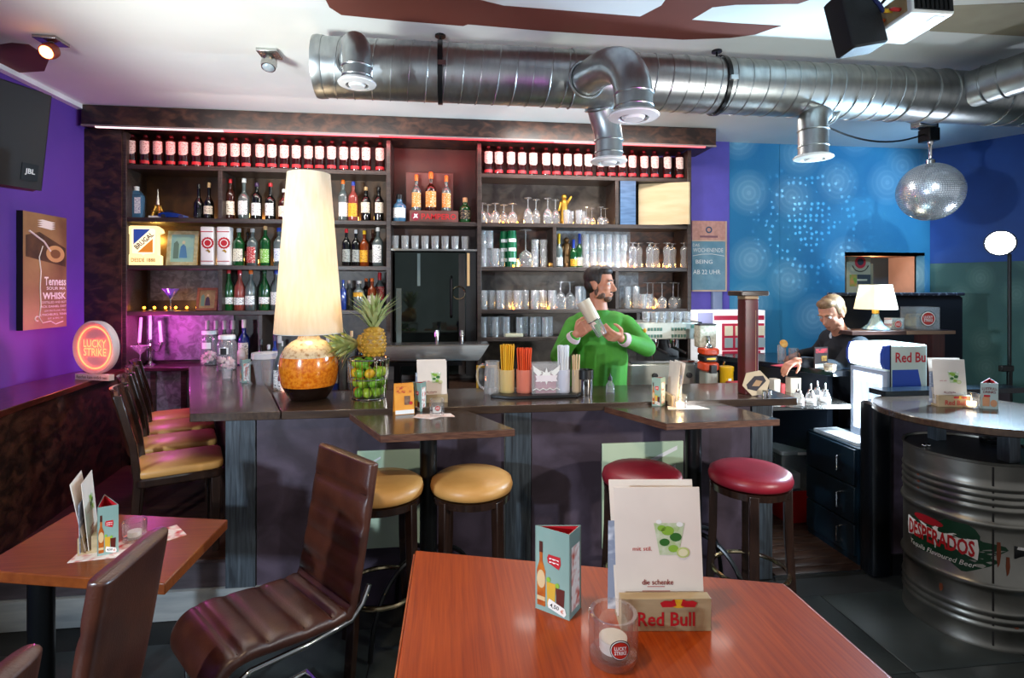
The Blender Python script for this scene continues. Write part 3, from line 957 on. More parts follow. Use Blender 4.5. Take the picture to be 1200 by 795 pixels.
# ================================================================== BAR STOOLS
def make_stool(label, m):
    t = thing('bar_stool', label, 'bar stool', group='round bar stools along the counter')
    obj('seat', MB().lathe([(0, .735), (.17, .735), (.192, .745), (.197, .765), (.190, .79), (.165, .805), (.09, .812), (0, .814)], 40), m, t, smooth=60)
    obj('seat_ring', MB().lathe([(.15, .70), (.185, .70), (.188, .733), (.15, .733)], 40), M_dwood, t)
    for k in range(4):
        a = R(45 + 90 * k)
        ca, sa_ = math.cos(a), math.sin(a)
        Mr = Matrix.Rotation(a, 4, 'Z')
        rings = []
        for rr, z, w_ in ((.175, .725, .024), (.178, .5, .024), (.195, .2, .022), (.215, 0, .019)):
            rings.append([(rr - w_, -.022, z), (rr + w_ * .6, -.022, z), (rr + w_ * .6, .022, z), (rr - w_, .022, z)])
        obj('leg', MB().loft(rings, Mr), M_dwood, t, bevel=.004)
    obj('foot_ring', MB().torus((0, 0, .30), .178, .011, 40, 8), M_brass, t)
    return t


st = make_stool('tan round bar stool beside the brown leather chair', M_tan)
st.location = (-.305, 2.575, 0)
st.rotation_euler = (0, 0, R(12))
dup(st, (.118, 2.585, 0), R(-4), 'tan round bar stool to the right of the black table column')
s2 = make_stool('red round bar stool half hidden behind the white menu card', M_redseat)
s2.location = (.96, 2.57, 0)
s2.rotation_euler = (0, 0, R(8))
dup(s2, (1.50, 2.52, 0), R(20), 'red round bar stool with brass foot ring at the right end')

# ================================================================== HIGH TABLES AT THE BAR
def high_table(label, pts, col):
    t = thing('high_table', label, 'high table', (col[0], col[1], 0), group='high tables butted against the bar')
    PW(t, 'table_top', MB().prism(pts, 1.018, 1.052), M_counter, bevel=.002)
    n = len(pts)
    for i in (0, 3) if label.startswith('left') else (0, 3):
        a, b = Vector((*pts[i], 0)), Vector((*pts[(i + 1) % n], 0))
        d_ = (b - a).normalized() * .002
        nn = Vector((d_.y, -d_.x, 0)) * 1.0
        PW(t, 'edge_band', MB().prism([(a.x + nn.x * .2, a.y + nn.y * .2), (b.x + nn.x * .2, b.y + nn.y * .2), (b.x + nn.x, b.y + nn.y), (a.x + nn.x, a.y + nn.y)], 1.020, 1.050), M_edge)
    PW(t, 'column', MB().lathe([(.0, .03), (.042, .03), (.042, 1.0), (.06, 1.004), (.06, 1.018), (0, 1.018)], 24, c=(col[0], col[1], 0)), M_blackm)
    for k in range(4):
        a = R(35 + 90 * k)
        dv = Vector((math.cos(a), math.sin(a), 0))
        c0 = Vector((col[0], col[1], 0))
        PW(t, 'foot', MB().tube(bez([c0 + Vector((0, 0, .42)) + dv * .04, c0 + dv * .24 + Vector((0, 0, .40)), c0 + dv * .30 + Vector((0, 0, .2)), c0 + dv * .31 + Vector((0, 0, .012))]), .012, 8), M_blackm)
    return t


high_table('high table with orange price card butted against the bar counter', [(-.29, 2.42), (.31, 2.455), (.10, 2.868), (-.50, 2.868)], (-.09, 2.66))
high_table('high table with tea light glass at the right part of the bar', [(1.045, 2.47), (1.635, 2.485), (1.53, 2.868), (.86, 2.868)], (1.29, 2.70))

# ================================================================== FRONT RED TABLE
ft = thing('front_table', 'large red-brown wooden table in the foreground', 'table', (.3, .75, 0))
FT = [(-.09, .30), (.715, .22), (.715, 1.07), (-.075, 1.312)]
PW(ft, 'table_top', MB().prism(FT, 1.032, 1.07), M_red, bevel=.004, bseg=3)
PW(ft, 'edge_band', MB().prism([(.7155, .24), (.7185, .24), (.7185, 1.06), (.7155, 1.062)], 1.036, 1.066), M_redge)
PW(ft, 'edge_band', MB().prism([(-.0935, .32), (-.0905, .32), (-.0762, 1.30), (-.0792, 1.30)], 1.036, 1.066), M_redge)
PW(ft, 'column', MB().lathe([(0, .02), (.045, .02), (.045, 1.032), (0, 1.032)], 20, c=(.32, .72, 0)), M_blackm)
PW(ft, 'base_plate', MB().lathe([(0, 0), (.24, 0), (.24, .012), (.05, .03), (0, .03)], 28, c=(.32, .72, 0)), M_blackm)
# ================================================================== LEFT RED TABLE
lt = thing('side_table', 'reddish wooden table with menus at the lower left', 'table', (-1.2, 2.05, 0))
a1, a2, a3, a4 = at(85, 600, z=.78), at(267, 609, z=.78), at(193, 684, z=.78), at(-30, 668, z=.78)
LT = [(p.x, p.y) for p in (a4, a3, a2, a1)]
PW(lt, 'table_top', MB().prism(LT, .742, .78), M_redx, bevel=.004)
PW(lt, 'column', MB().lathe([(0, .02), (.04, .02), (.04, .742), (0, .742)], 18, c=(-1.46, 2.14, 0)), M_blackm)
PW(lt, 'base_plate', MB().lathe([(0, 0), (.22, 0), (.22, .012), (.05, .03), (0, .03)], 28, c=(-1.46, 2.14, 0)), M_blackm)

# ================================================================== BROWN CANTILEVER CHAIRS
def make_cantilever(label):
    t = thing('leather_chair', label, 'chair', group='brown leather cantilever chairs')
    # padded shell swept along the side profile; channels between the seams bulge out
    wdt = .215

    def smooth_path(pts, n):
        out = []
        m_ = len(pts)
        P4 = [Vector(p) for p in pts]
        for i in range(n + 1):
            u = i / n * (m_ - 1)
            k = min(int(u), m_ - 2)
            f = u - k
            p0, p1, p2, p3 = P4[max(k - 1, 0)], P4[k], P4[k + 1], P4[min(k + 2, m_ - 1)]
            out.append(.5 * ((2 * p1) + (p2 - p0) * f + (2 * p0 - 5 * p1 + 4 * p2 - p3) * f * f + (3 * p1 - p0 - 3 * p2 + p3) * f ** 3))
        return out

    def shell(pts, th, nm, seams, n=44):
        cl = smooth_path(pts, n)
        rings = []
        for i, c in enumerate(cl):
            tn = (cl[min(i + 1, n)] - cl[max(i - 1, 0)]).normalized()
            nn = Vector((-tn.y, tn.x))
            f = i / n
            e = 1.0
            if f < .06:
                e = math.sqrt(max(.05, 1 - (1 - f / .06) ** 2))
            if f > .94:
                e = math.sqrt(max(.05, 1 - ((f - .94) / .06) ** 2))
            g = min(abs(f - q) for q in seams)
            pad = .017 * (min(1, g / .035) ** .5 - 1)
            rr = []
            for k in range(24):
                a_ = 2 * PI * k / 24
                cx, cy = math.cos(a_), math.sin(a_)
                x = math.copysign(abs(cx) ** .28, cx) * wdt * (.985 + .015 * e)
                h = math.copysign(abs(cy) ** .55, cy) * th / 2 * e
                if h > 0:
                    h += pad * min(1, (1 - abs(x) / wdt) * 12) * e
                rr.append((x, c.x + nn.x * h, c.y + nn.y * h))
            rings.append(rr)
        return obj(nm, MB().loft(rings), M_brown, t, smooth=75)
    s_ = shell([(-.262, .375), (-.258, .425), (-.225, .462), (-.16, .474), (-.06, .462), (.06, .448), (.15, .442), (.20, .446)], .062, 'seat', (.36, .52, .68, .84))
    b_ = shell([(.20, .425), (.222, .47), (.240, .55), (.262, .66), (.284, .78), (.304, .90), (.316, .97), (.32, 1.0)], .056, 'backrest', (.16, .29, .42, .55, .68))
    for pts, seams, par in (([(-.262, .375), (-.258, .425), (-.225, .462), (-.16, .474), (-.06, .462), (.06, .448), (.15, .442), (.20, .446)], (.36, .52, .68, .84), s_),
                            ([(.20, .425), (.222, .47), (.240, .55), (.262, .66), (.284, .78), (.304, .90), (.316, .97), (.32, 1.0)], (.16, .29, .42, .55, .68), b_)):
        cl = smooth_path(pts, 100)
        for q in seams:
            i_ = int(q * 100)
            tn = (cl[i_ + 1] - cl[i_ - 1]).normalized()
            c_ = cl[i_] + Vector((-tn.y, tn.x)) * ((.062 if par is s_ else .056) / 2 - .0155)
            obj('seam', MB().tube([(-wdt * .9, c_.x, c_.y), (0, c_.x, c_.y), (wdt * .9, c_.x, c_.y)], .0022, 5), M_stitch, par)
    # chrome sled frame
    for s in (-1, 1):
        pts = [(s * .20, .30, .52), (s * .20, .27, .46), (s * .20, .22, .415), (s * .20, .05, .405), (s * .20, -.16, .415), (s * .20, -.215, .39), (s * .20, -.23, .33), (s * .20, -.225, .05), (s * .20, -.205, .015), (s * .20, -.16, .012), (s * .20, .24, .012)]
        obj('frame_rail', MB().tube(pts, .011, 8), M_chrome, t, smooth=60)
    obj('floor_bar', MB().tube([(-.20, .24, .012), (.20, .24, .012)], .011, 8), M_chrome, t)
    return t


ch = make_cantilever('brown leather cantilever chair facing the left table, fully in view')
# local front is -Y; face towards (-.76,-.65)
ch.location = (-.665, 2.15, 0)
ch.rotation_euler = (0, 0, math.atan2(-.76, .65) + 0)
ch.scale = (1.0, 1.0, 1.0)
c2 = dup(ch, (-1.15, 1.54, 0), R(-90), 'brown leather chair seen from behind, pushed under the left table')
c2.scale = (.72, 1, 1)
c3 = dup(ch, (-1.15, 1.045, 0), R(-90), 'brown leather chair cut off by the bottom left corner')
c3.scale = (.72, 1, .98)

# ================================================================== WOODEN CHAIRS ON THE PLATFORM
def make_wood_chair(label):
    t = thing('wooden_chair', label, 'chair', group='wooden chairs along the left arm of the bar')
    obj('seat', MB().rbox(-.20, .20, -.20, .20, .445, .485, .05), M_tan, t, smooth=50)
    obj('seat_frame', MB().rbox(-.205, .205, -.205, .205, .40, .446, .04), M_dwood, t)
    for sy in (-1, 1):
        rings = [[(.165 - .018, sy * .175 - .018, 0), (.165 + .014, sy * .175 - .018, 0), (.165 + .014, sy * .175 + .018, 0), (.165 - .018, sy * .175 + .018, 0)],
                 [(.165 - .024, sy * .175 - .02, .41), (.165 + .024, sy * .175 - .02, .41), (.165 + .024, sy * .175 + .02, .41), (.165 - .024, sy * .175 + .02, .41)]]
        obj('leg', MB().loft(rings), M_dwood, t, bevel=.003)
        pts = [(-.23, 0), (-.20, .2), (-.185, .44), (-.205, .62), (-.25, .80), (-.27, .88)]
        rings = [[(x - .018, sy * .18 - .014, z), (x + .018, sy * .18 - .014, z), (x + .018, sy * .18 + .014, z), (x - .018, sy * .18 + .014, z)] for x, z in pts]
        obj('back_post', MB().loft(rings), M_dwood, t, bevel=.004)
    # curved top rail panel
    rings = []
    for z, x, w_ in ((.56, -.205, .175), (.62, -.215, .18), (.76, -.245, .185), (.86, -.272, .175), (.90, -.28, .14)):
        rr = []
        for k in range(9):
            y = -w_ + 2 * w_ * k / 8
            rr.append((x - .03 * (1 - (y / w_) ** 2) - .008, y, z))
        for k in range(8, -1, -1):
            y = -w_ + 2 * w_ * k / 8
            rr.append((x - .03 * (1 - (y / w_) ** 2) + .008, y, z))
        rings.append(rr)
    obj('backrest', MB().loft(rings), pm('bent_plywood', '#3b1c12', .22, c2='#54291a', scale=5, stretch=(6, 6, 1), coat=.5), t, smooth=50)
    return t


wpos = [(-1.46, 3.17), (-1.66, 3.585), (-1.83, 3.97), (-1.98, 4.30)]
wlab = ['nearest dark wooden chair with tan seat beside the bar arm', 'second wooden chair with tan seat from the front along the bar arm',
        'third wooden chair with tan seat from the front along the bar arm', 'farthest wooden chair with tan seat along the bar arm']
wc = make_wood_chair(wlab[0])
wc.location = (*wpos[0], ZP)
wc.rotation_euler = (0, 0, R(24))
wc.scale = (1, .92, 1)
for p, l in zip(wpos[1:], wlab[1:]):
    dup(wc, (*p, ZP), R(25), l).scale = (1, .86, 1)

# ================================================================== OIL DRUM TABLE
DC = Vector((2.70, 2.48, 0))
dr = thing('oil_drum', 'rusty steel oil drum printed with a beer logo', 'drum', tuple(DC))
rd = .288
prof = [(0, .012), (rd - .012, .012), (rd - .008, 0), (rd + .004, 0), (rd + .004, .012), (rd, .02)]


def ribs(z0, n, dz, h):
    out = []
    for i in range(n):
        z = z0 + i * dz
        out += [(rd, z - dz * .45), (rd + h * .6, z - dz * .25), (rd + h, z), (rd + h * .6, z + dz * .25), (rd, z + dz * .45)]
    return out


prof += ribs(.10, 3, .035, .006) + [(rd, .26)] + [(rd, .275), (rd + .008, .283), (rd + .012, .294), (rd + .008, .305), (rd, .313)]
prof += [(rd, .55), (rd, .565), (rd + .008, .573), (rd + .012, .584), (rd + .008, .595), (rd, .603)] + ribs(.655, 4, .034, .006)
prof += [(rd, .80), (rd, .865), (rd + .005, .868), (rd + .006, .88), (rd - .004, .88), (rd - .008, .865), (0, .865)]
mdrum = pm('drum_steel', '#75736c', .28, .9, c2='#97938a', scale=3, detail=8, r2=.42, dist=.6)
PW(dr, 'shell', MB().lathe([(r_, z) for r_, z in prof], 64, c=tuple(DC)), mdrum, smooth=50)
PW(dr, 'lid', MB().lathe([(0, .868), (rd - .01, .868), (rd - .012, .871), (0, .871)], 48, c=tuple(DC)), pm('drum_lid', '#3a3d3f', .3, .4))


def on_drum(a_deg, z, e=.0016):
    a0 = R(a_deg)

    def f(v):
        a = a0 + v.x / rd
        return Vector(((rd + e) * math.cos(a) + DC.x, (rd + e) * math.sin(a) + DC.y, z + v.y))
    return f


def drum_patch(a_deg, z, poly, m, nm, e):
    f = on_drum(a_deg, z, e)
    # fan-subdivided in x so it follows the curve
    n = len(poly)
    cx, cy = sum(p[0] for p in poly) / n, sum(p[1] for p in poly) / n
    mb_ = MB()
    vs, fs = [f(Vector((cx, cy, 0)))], []
    K = 5
    for k in range(1, K + 1):
        vs += [f(Vector((cx + (p[0] - cx) * k / K, cy + (p[1] - cy) * k / K, 0))) for p in poly]
    for j in range(n):
        l = (j + 1) % n
        fs.append((0, 1 + j, 1 + l))
        for k in range(K - 1):
            fs.append((1 + k * n + j, 1 + (k + 1) * n + j, 1 + (k + 1) * n + l, 1 + k * n + l))
    mb_.add(vs, fs)
    return PW(dr, nm, mb_, m)


aL = 194          # direction of the logo on the drum (degrees, world)
blob = [(.20 * math.cos(t) * (1 + .18 * math.sin(7 * t)), .10 * math.sin(t) * (1 + .3 * math.sin(5 * t + 1)) + .0) for t in [2 * PI * k / 40 for k in range(40)]]
drum_patch(aL + 10, .455, blob, pm('logo_green', '#0f3d24', .4), 'logo_splash', .0010)
drum_patch(aL, .457, [(-.165, -.05), (0, -.052), (.165, -.05), (.17, 0), (.165, .046), (.08, .05), (0, .056), (-.08, .05), (-.165, .046), (-.17, 0)], M_whiteink, 'logo_outline', .0016)
drum_patch(aL - 8, .528, disc(0, 0, .075, .02), pm('logo_red_scroll', '#a81420', .4), 'logo_scroll', .0014)
text(dr, 'DESPERADOS', .31, .078, None, pm('logo_red', '#c3161f', .4), bold=.03, bend=on_drum(aL, .455, .0024))
text(dr, 'Tequila Flavoured Beer', .30, .032, None, M_whiteink, shear=.3, bend=on_drum(aL + 2, .375, .0026))
for a_, z_, h_ in ((aL - 18, .70, .10), (aL + 48, .45, .12), (aL + 55, .40, .09), (aL + 5, .22, .04), (aL + 62, .12, .05)):
    drum_patch(a_, z_, [(-.006, h_ / 2), (-.008, 0), (-.004, -h_ / 2), (.004, -h_ / 2 * .7), (.009, 0), (.007, h_ / 2)], pm('rust', '#7a3c20', .8), 'rust_streak', .0012)
PW(dr, 'weld_seam', MB().box(-.004, .004, -.0015, .003, .02, .86, Matrix.Translation((DC.x + rd * math.cos(R(238)), DC.y + rd * math.sin(R(238)), 0)) @ Matrix.Rotation(R(-32), 4, 'Z')), pm('dark_seam', '#1a1614', .6))
drum_patch(267, .47, rect(0, 0, .13, .06), M_black, 'side_badge', .0012)
drum_patch(267, .485, [(-.055, 0), (0, -.015), (.06, 0), (.05, .012), (0, .004), (-.05, .012)], M_whiteink, 'side_badge', .002)
for dx_, dy_ in ((-.225, .05), (-.20, .05)):
    PW(dr, 'lid_bolt', MB().sphere((DC.x + dx_, DC.y + dy_, .878), .012, 10, 6), M_chrome)
dt = thing('drum_table_top', 'round wooden table top on a post above the oil drum', 'table', (DC.x, DC.y, .871))
PW(dt, 'table_top', MB().lathe([(0, 1.035), (.425, 1.035), (.432, 1.04), (.432, 1.066), (.427, 1.07), (0, 1.07)], 64, c=tuple(DC)), M_counter)
PW(dt, 'post', MB().box(DC.x - .06, DC.x + .0, DC.y - .24, DC.y - .18, .871, 1.035), M_post, bevel=.003)
PW(dt, 'post', MB().box(DC.x - .06, DC.x + .0, DC.y + .14, DC.y + .2, .871, 1.035), M_post, bevel=.003)
# ================================================================== BOTTLES
GREENG = pm('green_bottle_glass', '#0c3d1a', .08, c2='#155425', scale=3, coat=.6)
DARKG = pm('dark_bottle_glass', '#0b0d0c', .08, coat=.6)
BROWNG = pm('brown_bottle_glass', '#35130a', .08, coat=.6)
AMBERG = pm('amber_liquor', '#7c3208', .08, coat=.6)
CLEARG = pm('clear_bottle_glass', '#626b69', .06, c2='#474f4d', scale=9, coat=.7, spec=.8)
BLUEG = pm('pale_blue_glass', '#44708e', .06, coat=.7)
NAVYG = pm('cobalt_glass', '#13307c', .06, coat=.7)
PINKG = pm('pink_liquor', '#8e4038', .08, coat=.6)
RUMG = pm('rum_brown', '#2b0d0c', .14, coat=.5)
BM = {}


def bottle_meshes(h, r, nr, bh, sh, cap, gm, cm, lm, lz, bm=None, half=62, rnd=False):
    key = (round(h, 3), round(r, 3), nr, bh, sh, cap, gm.name, cm.name, lm.name if lm else '', lz, bm.name if bm else '', half)
    if key in BM:
        return BM[key]
    bz, sz, cz = bh * h, sh * h, h * (1 - cap)
    body = MB().lathe([(0, 0), (r * .93, 0), (r, .006), (r, bz), (r * .93, bz + (sz - bz) * .35), (r * .6, bz + (sz - bz) * .75), (nr * r * 1.1, sz), (nr * r, sz + .01), (nr * r, cz + .002)], 18)
    c = MB().lathe([(nr * r * 1.0, cz - .001), (nr * r * 1.16, cz), (nr * r * 1.16, h - .004), (nr * r * 1.0, h), (0, h)], 14)
    out = [('bottle_body', body.mesh('bottle_body', gm, 50)), ('cap', c.mesh('cap', cm))]
    if lm:
        out.append(('label', MB().arc(r, half, lz[0] * h, lz[1] * h, 10, .0008, rnd).mesh('label', lm)))
    if bm:
        out.append(('label_band', MB().arc(r, half, .07 * h, .17 * h, 10, .0008).mesh('label_band', bm)))
    BM[key] = out
    return out


def bottle(loc, h, r, label, gm, cm, lm=None, lz=(.12, .45), nr=.33, bh=.58, sh=.76, cap=.1, bm=None, group=None, rz=0, half=62, rnd=False, name='bottle', cat='bottle', neck=None):
    t = thing(name, label, cat, loc, rz, group)
    for nm, me in bottle_meshes(h, r, nr, bh, sh, cap, gm, cm, lm, lz, bm, half, rnd):
        obj(nm, me, None, t)
    if neck:
        obj('neck_label', MB().arc(r * nr, 180, h * .78, h * .85, 14, .0012), neck, t)
    return t


YR = YS + .10


def spot(px, row_z, Y=YR):
    p = at(px, 300, Y=Y)
    return (p.x, Y, row_z), depth(p.x, Y)


L_rum = lab('rum_label', '#d6c2b8', '#8a4a48')
M_rcap = pm('dark_red_cap', '#5a1016', .4)
M_rband = pm('red_label_band', '#c02a30', .5)
left_px = [157, 173, 188, 203, 218, 233, 248, 263, 278, 291, 307, 321, 335, 349, 363, 376, 390, 404, 417, 430, 446]
right_px = [572, 584, 598, 611, 624, 639, 651, 664, 676, 688, 702, 715, 727, 739, 753, 765, 780, 794]
for nm, row in (('left', left_px), ('right', right_px)):
    for i, px in enumerate(row):
        loc, Z = spot(px, ROWS[0])
        loc = (loc[0], loc[1] - .03 + random.uniform(-.004, .004), loc[2])
        bottle(loc, .252, .0385, '%s dark rum bottle with cream label from the left, top row, %s shelf' % (ORD[i], nm), RUMG, M_rcap, L_rum, (.36, .79), nr=.36, bh=.80, sh=.91, cap=.07, bm=M_rband,
               group='dark rum bottles in the top row', rnd=True, half=66)

CAPS = {k: pm('cap_' + k, v, .35) for k, v in dict(red='#b81a24', blue='#1c3a9a', white='#e9e6df', black='#141414', gold='#b8892c', yellow='#e0b51e', orange='#e06a1c', purple='#3c2048',
                                                  green='#123c20', cork='#c6a070', silver='#b5b5b5', brown='#5a3a28').items()}
LB = dict(cream=lab('label_cream', '#ece2cc', '#6e5340'), white=lab('label_white', '#f1efea', '#4a4a58'), red=lab('label_red', '#b51f26', '#f0d8c8'), yellow=lab('label_yellow', '#e2a51e', '#7a2a10'),
          black=lab('label_black', '#15151a', '#c9b48a'), blue=lab('label_blue', '#e4e8ee', '#2748a0'), green=lab('label_green', '#7fb83a', '#f0f4e0'), orange=lab('label_orange', '#d88428', '#fff0d0'), grey=lab('label_grey', '#9a9a92', '#30302c'))
# (px, top, base, width_px, glass, cap, label, description, extra)
rows_l = {1: [
    (270, 204, 252, 10, BROWNG, 'red', 'cream', 'red capped bottle with cream label, first right of the divider', {}),
    (286, 204, 253, 12, CLEARG, 'white', 'white', 'clear long necked bottle with white label on second shelf', dict(bh=.5, sh=.66)),
    (301, 209, 253, 11, DARKG, 'purple', 'white', 'dark bottle with purple cap and white label', {}),
    (317, 210, 254, 11, DARKG, 'red', 'white', 'dark bottle with red and white neck on second shelf', dict(bh=.5, sh=.66)),
    (333, 218, 255, 12, BROWNG, 'white', 'cream', 'squat brown bottle with white cap left of the big lampshade', dict(bh=.5)),
    (402, 207, 256, 11, CLEARG, 'orange', 'white', 'clear bottle with white label and orange neck, right of lampshade', {}),
    (414, 210, 257, 11, PINKG, 'blue', 'yellow', 'rosy bottle with blue cap and yellow label, second shelf', {}),
    (429, 216, 257, 11, DARKG, 'cork', 'cream', 'dark cream liqueur bottle with cork coloured top', dict(bh=.55, lz=(.25, .55))),
    (444, 216, 257, 11, DARKG, 'black', 'cream', 'dark cream liqueur bottle with black top by the upright', dict(bh=.55, lz=(.25, .55)))],
    2: [
    (280, 265, 309, 12, GREENG, 'silver', 'cream', 'green bottle with cream label beside the white tins', {}),
    (290, 268, 308, 10, BROWNG, 'black', 'red', 'brown bottle mostly hidden behind the red labelled bottle', dict(Y=.20)),
    (296, 266, 310, 12, CLEARG, 'silver', 'red', 'clear bottle with big red label on third shelf', dict(lz=(.08, .5))),
    (311, 263, 310, 11, GREENG, 'cork', 'green', 'green bottle with pointed light green label', dict(lz=(.08, .42))),
    (327, 266, 311, 12, CLEARG, 'blue', 'blue', 'clear bottle with blue cap and pale blue label', {}),
    (339, 273, 311, 10, AMBERG, 'red', 'yellow', 'amber bottle half behind the lampshade, third shelf', {}),
    (406, 267, 311, 10, DARKG, 'red', 'grey', 'dark bottle with red cap, first right of lampshade on third shelf', {}),
    (417, 268, 311, 10, DARKG, 'silver', 'grey', 'dark bottle with silver cap on third shelf', {}),
    (427, 269, 311, 10, AMBERG, 'yellow', 'yellow', 'amber rum bottle with yellow cap and yellow label', {}),
    (437, 266, 310, 10, BROWNG, 'brown', 'grey', 'brown bottle standing behind the white label bottle by the upright', dict(Y=.20)),
    (443, 265, 311, 12, CLEARG, 'white', 'white', 'clear bottle with white cap and white label by the upright', dict(lz=(.1, .55)))],
    3: [
    (268, 316, 364, 12, GREENG, 'red', 'white', 'green vermouth bottle with red cap, leftmost on fourth shelf', dict(lz=(.16, .32), bh=.5)),
    (281, 317, 364, 12, PINKG, 'red', 'white', 'pink vermouth bottle with red cap on fourth shelf', dict(lz=(.14, .32), bh=.5)),
    (294, 317, 364, 12, CLEARG, 'orange', 'white', 'clear vermouth bottle with copper cap on fourth shelf', dict(lz=(.14, .36), bh=.5)),
    (310, 316, 364, 12, GREENG, 'green', 'white', 'green vermouth bottle with dark green cap on fourth shelf', dict(lz=(.16, .32), bh=.5)),
    (324, 317, 364, 12, CLEARG, 'blue', 'white', 'clear vermouth bottle with blue cap beside the lampshade', dict(lz=(.14, .45), bh=.5)),
    (402, 330, 365, 8, NAVYG, 'blue', None, 'slim cobalt blue bottle beside the lampshade edge', {}),
    (409, 331, 365, 9, CLEARG, 'white', None, 'slim clear bottle with white stopper on fourth shelf', dict(Y=.19)),
    (421, 331, 365, 13, CLEARG, 'white', 'yellow', 'broad grey tinted bottle behind the pineapple crown', dict(lz=(.45, .6))),
    (429, 329, 365, 9, BROWNG, 'orange', None, 'brown bottle with orange cap behind the pineapple crown', dict(Y=.21)),
    (436, 328, 365, 10, AMBERG, 'orange', 'cream', 'amber bottle with orange cap behind the pineapple crown', dict(Y=.07)),
    (445, 322, 365, 11, CLEARG, 'red', 'red', 'clear bottle with tall red cap and red label on fourth shelf', dict(lz=(.25, .62), cap=.2, Y=.17))]}
for ri, lst in rows_l.items():
    for (px, ty, by, wp, gm, cc, lc, dsc, ex) in lst:
        ex = dict(ex)
        Y = YS + ex.pop('Y', .10)
        loc, Z = spot(px, ROWS[ri], Y)
        h = (by - ty) * Z / F
        bottle(loc, h, wp * .52 * Z / F, dsc, gm, CAPS[cc], LB[lc] if lc else None, group='liquor bottles on the left shelf', rz=R(random.uniform(-25, 25)), **ex)
# second shelf, first compartment
loc, Z = spot(160, ROWS[1])
t = thing('gin_bottle', 'square pale blue gin bottle at the left end of second shelf', 'bottle', loc)
obj('bottle_body', MB().rbox(-.055, .055, -.03, .03, 0, .19, .014), BLUEG, t)
obj('shoulder', MB().loft([[(-.05, -.026, .19), (.05, -.026, .19), (.05, .026, .19), (-.05, .026, .19)], [(-.02, -.02, .225), (.02, -.02, .225), (.02, .02, .225), (-.02, .02, .225)]]), BLUEG, t)
obj('cap', MB().lathe([(.018, .225), (.02, .23), (.02, .26), (0, .262)], 14), CAPS['white'], t)
obj('label', MB().box(.0, .045, -.0315, -.0302, .04, .17), LB['blue'], t)
loc, Z = spot(185, ROWS[1])
t = thing('eiffel_tower_model', 'small golden tower figurine beside the blue toy car', 'figurine', loc)
for k in range(4):
    a = R(45 + 90 * k)
    obj('leg', MB().tube([(.042 * math.cos(a), .042 * math.sin(a), .02), (.03 * math.cos(a), .03 * math.sin(a), .06), (.014 * math.cos(a), .014 * math.sin(a), .11)], [.012, .01, .008], 6), M_gold, t)
obj('base', MB().box(-.05, .05, -.04, .04, 0, .022), M_white, t)
obj('deck', MB().box(-.034, .034, -.034, .034, .056, .066), M_gold, t)
obj('deck', MB().box(-.02, .02, -.02, .02, .105, .113), M_gold, t)
obj('spire', MB().tube([(0, 0, .11), (0, 0, .19), (0, 0, .245)], [.014, .006, .002], 6), pm('pale_metal', '#c9c2b0', .4, .6), t)
loc, Z = spot(204, ROWS[1])
t = thing('toy_car', 'dark blue toy sports car on the second shelf', 'toy car', (loc[0], loc[1], loc[2]), R(8))
obj('body', MB().loft([[(-.10, y * .7, .02), (-.10, y, .03), (-.10, y, .035), (-.10, y * .8, .042)] if 0 else [(-.105, -.03, .018), (-.105, .03, .018), (-.105, .03, .04), (-.105, -.03, .04)] for y in (1,)] +
                 [[(x, -w_, .012), (x, w_, .012), (x, w_ * .9, z), (x, -w_ * .9, z)] for x, w_, z in ((-.08, .038, .05), (-.03, .04, .052), (.03, .04, .045), (.09, .036, .03), (.112, .026, .022))]), NAVYG, t, smooth=60)
obj('cabin', MB().loft([[(-.075, -.03, .048), (.03, -.03, .046), (.03, .03, .046), (-.075, .03, .048)], [(-.05, -.022, .07), (-.005, -.022, .07), (-.005, .022, .07), (-.05, .022, .07)]]), DARKG, t)
for x in (-.065, .065):
    for y in (-.037, .037):
        obj('wheel', MB().lathe([(0, -.006), (.017, -.006), (.017, .006), (0, .006)], 14, Matrix.Translation((x, y, .017)) @ Matrix.Rotation(PI / 2, 4, 'X')), M_chrome, t)
for px, ty, wp, cc, lc, l in ((233, 211, 11, 'black', None, 'dark champagne style bottle without label left of the divider'), (245, 209, 11, 'cork', 'cream', 'dark wine bottle with cream label left of the divider')):
    loc, Z = spot(px, ROWS[1])
    bottle(loc, (252.5 - ty) * Z / F, wp / 2 * Z / F, l, DARKG, CAPS[cc], LB[lc] if lc else None, (.14, .36), nr=.3, bh=.38, sh=.62, cap=.14, group='wine bottles')
# third shelf: lit sign, framed picture, two tins
loc, Z = spot(170, ROWS[2], YS + .05)
k_ = Z / F
t = thing('lit_rum_sign', 'glowing cream rum sign with blue and orange shield', 'illuminated sign', loc)
msign = pm('sign_glow', '#ffe9b0', .4, emit=.9, ec='#ffe2a0')
obj('sign_body', MB().prism([(-18 * k_, 0), (18 * k_, 0), (18 * k_, 11 * k_), (15 * k_, 12.5 * k_), (15 * k_, 36 * k_), (20 * k_, 38 * k_), (19 * k_, 42 * k_), (14 * k_, 46 * k_), (-14 * k_, 46 * k_), (-19 * k_, 42 * k_), (-20 * k_, 38 * k_), (-15 * k_, 36 * k_), (-15 * k_, 12.5 * k_), (-18 * k_, 11 * k_)], 0, .05, Matrix.Rotation(PI / 2, 4, 'X') @ Matrix.Translation((0, 0, -.025))), msign, t)
Mf = frame((0, -.026, 0), *FRONT)
shield = [(-11, 43), (11, 43), (13, 41), (12, 14), (2, 13), (0, 11), (-2, 13), (-12, 14), (-13, 41)]
sh_ = obj('shield', flat([(x * k_, y * k_) for x, y in shield], Mf), pm('sign_cream', '#fff0c8', .4, emit=.9), t)
obj('shield_field', flat([(x * k_, y * k_) for x, y in ((-10.5, 24), (8, 42), (-10.5, 42))], Mf, .002), pm('sign_blue', '#3553a8', .4, emit=.35), sh_)
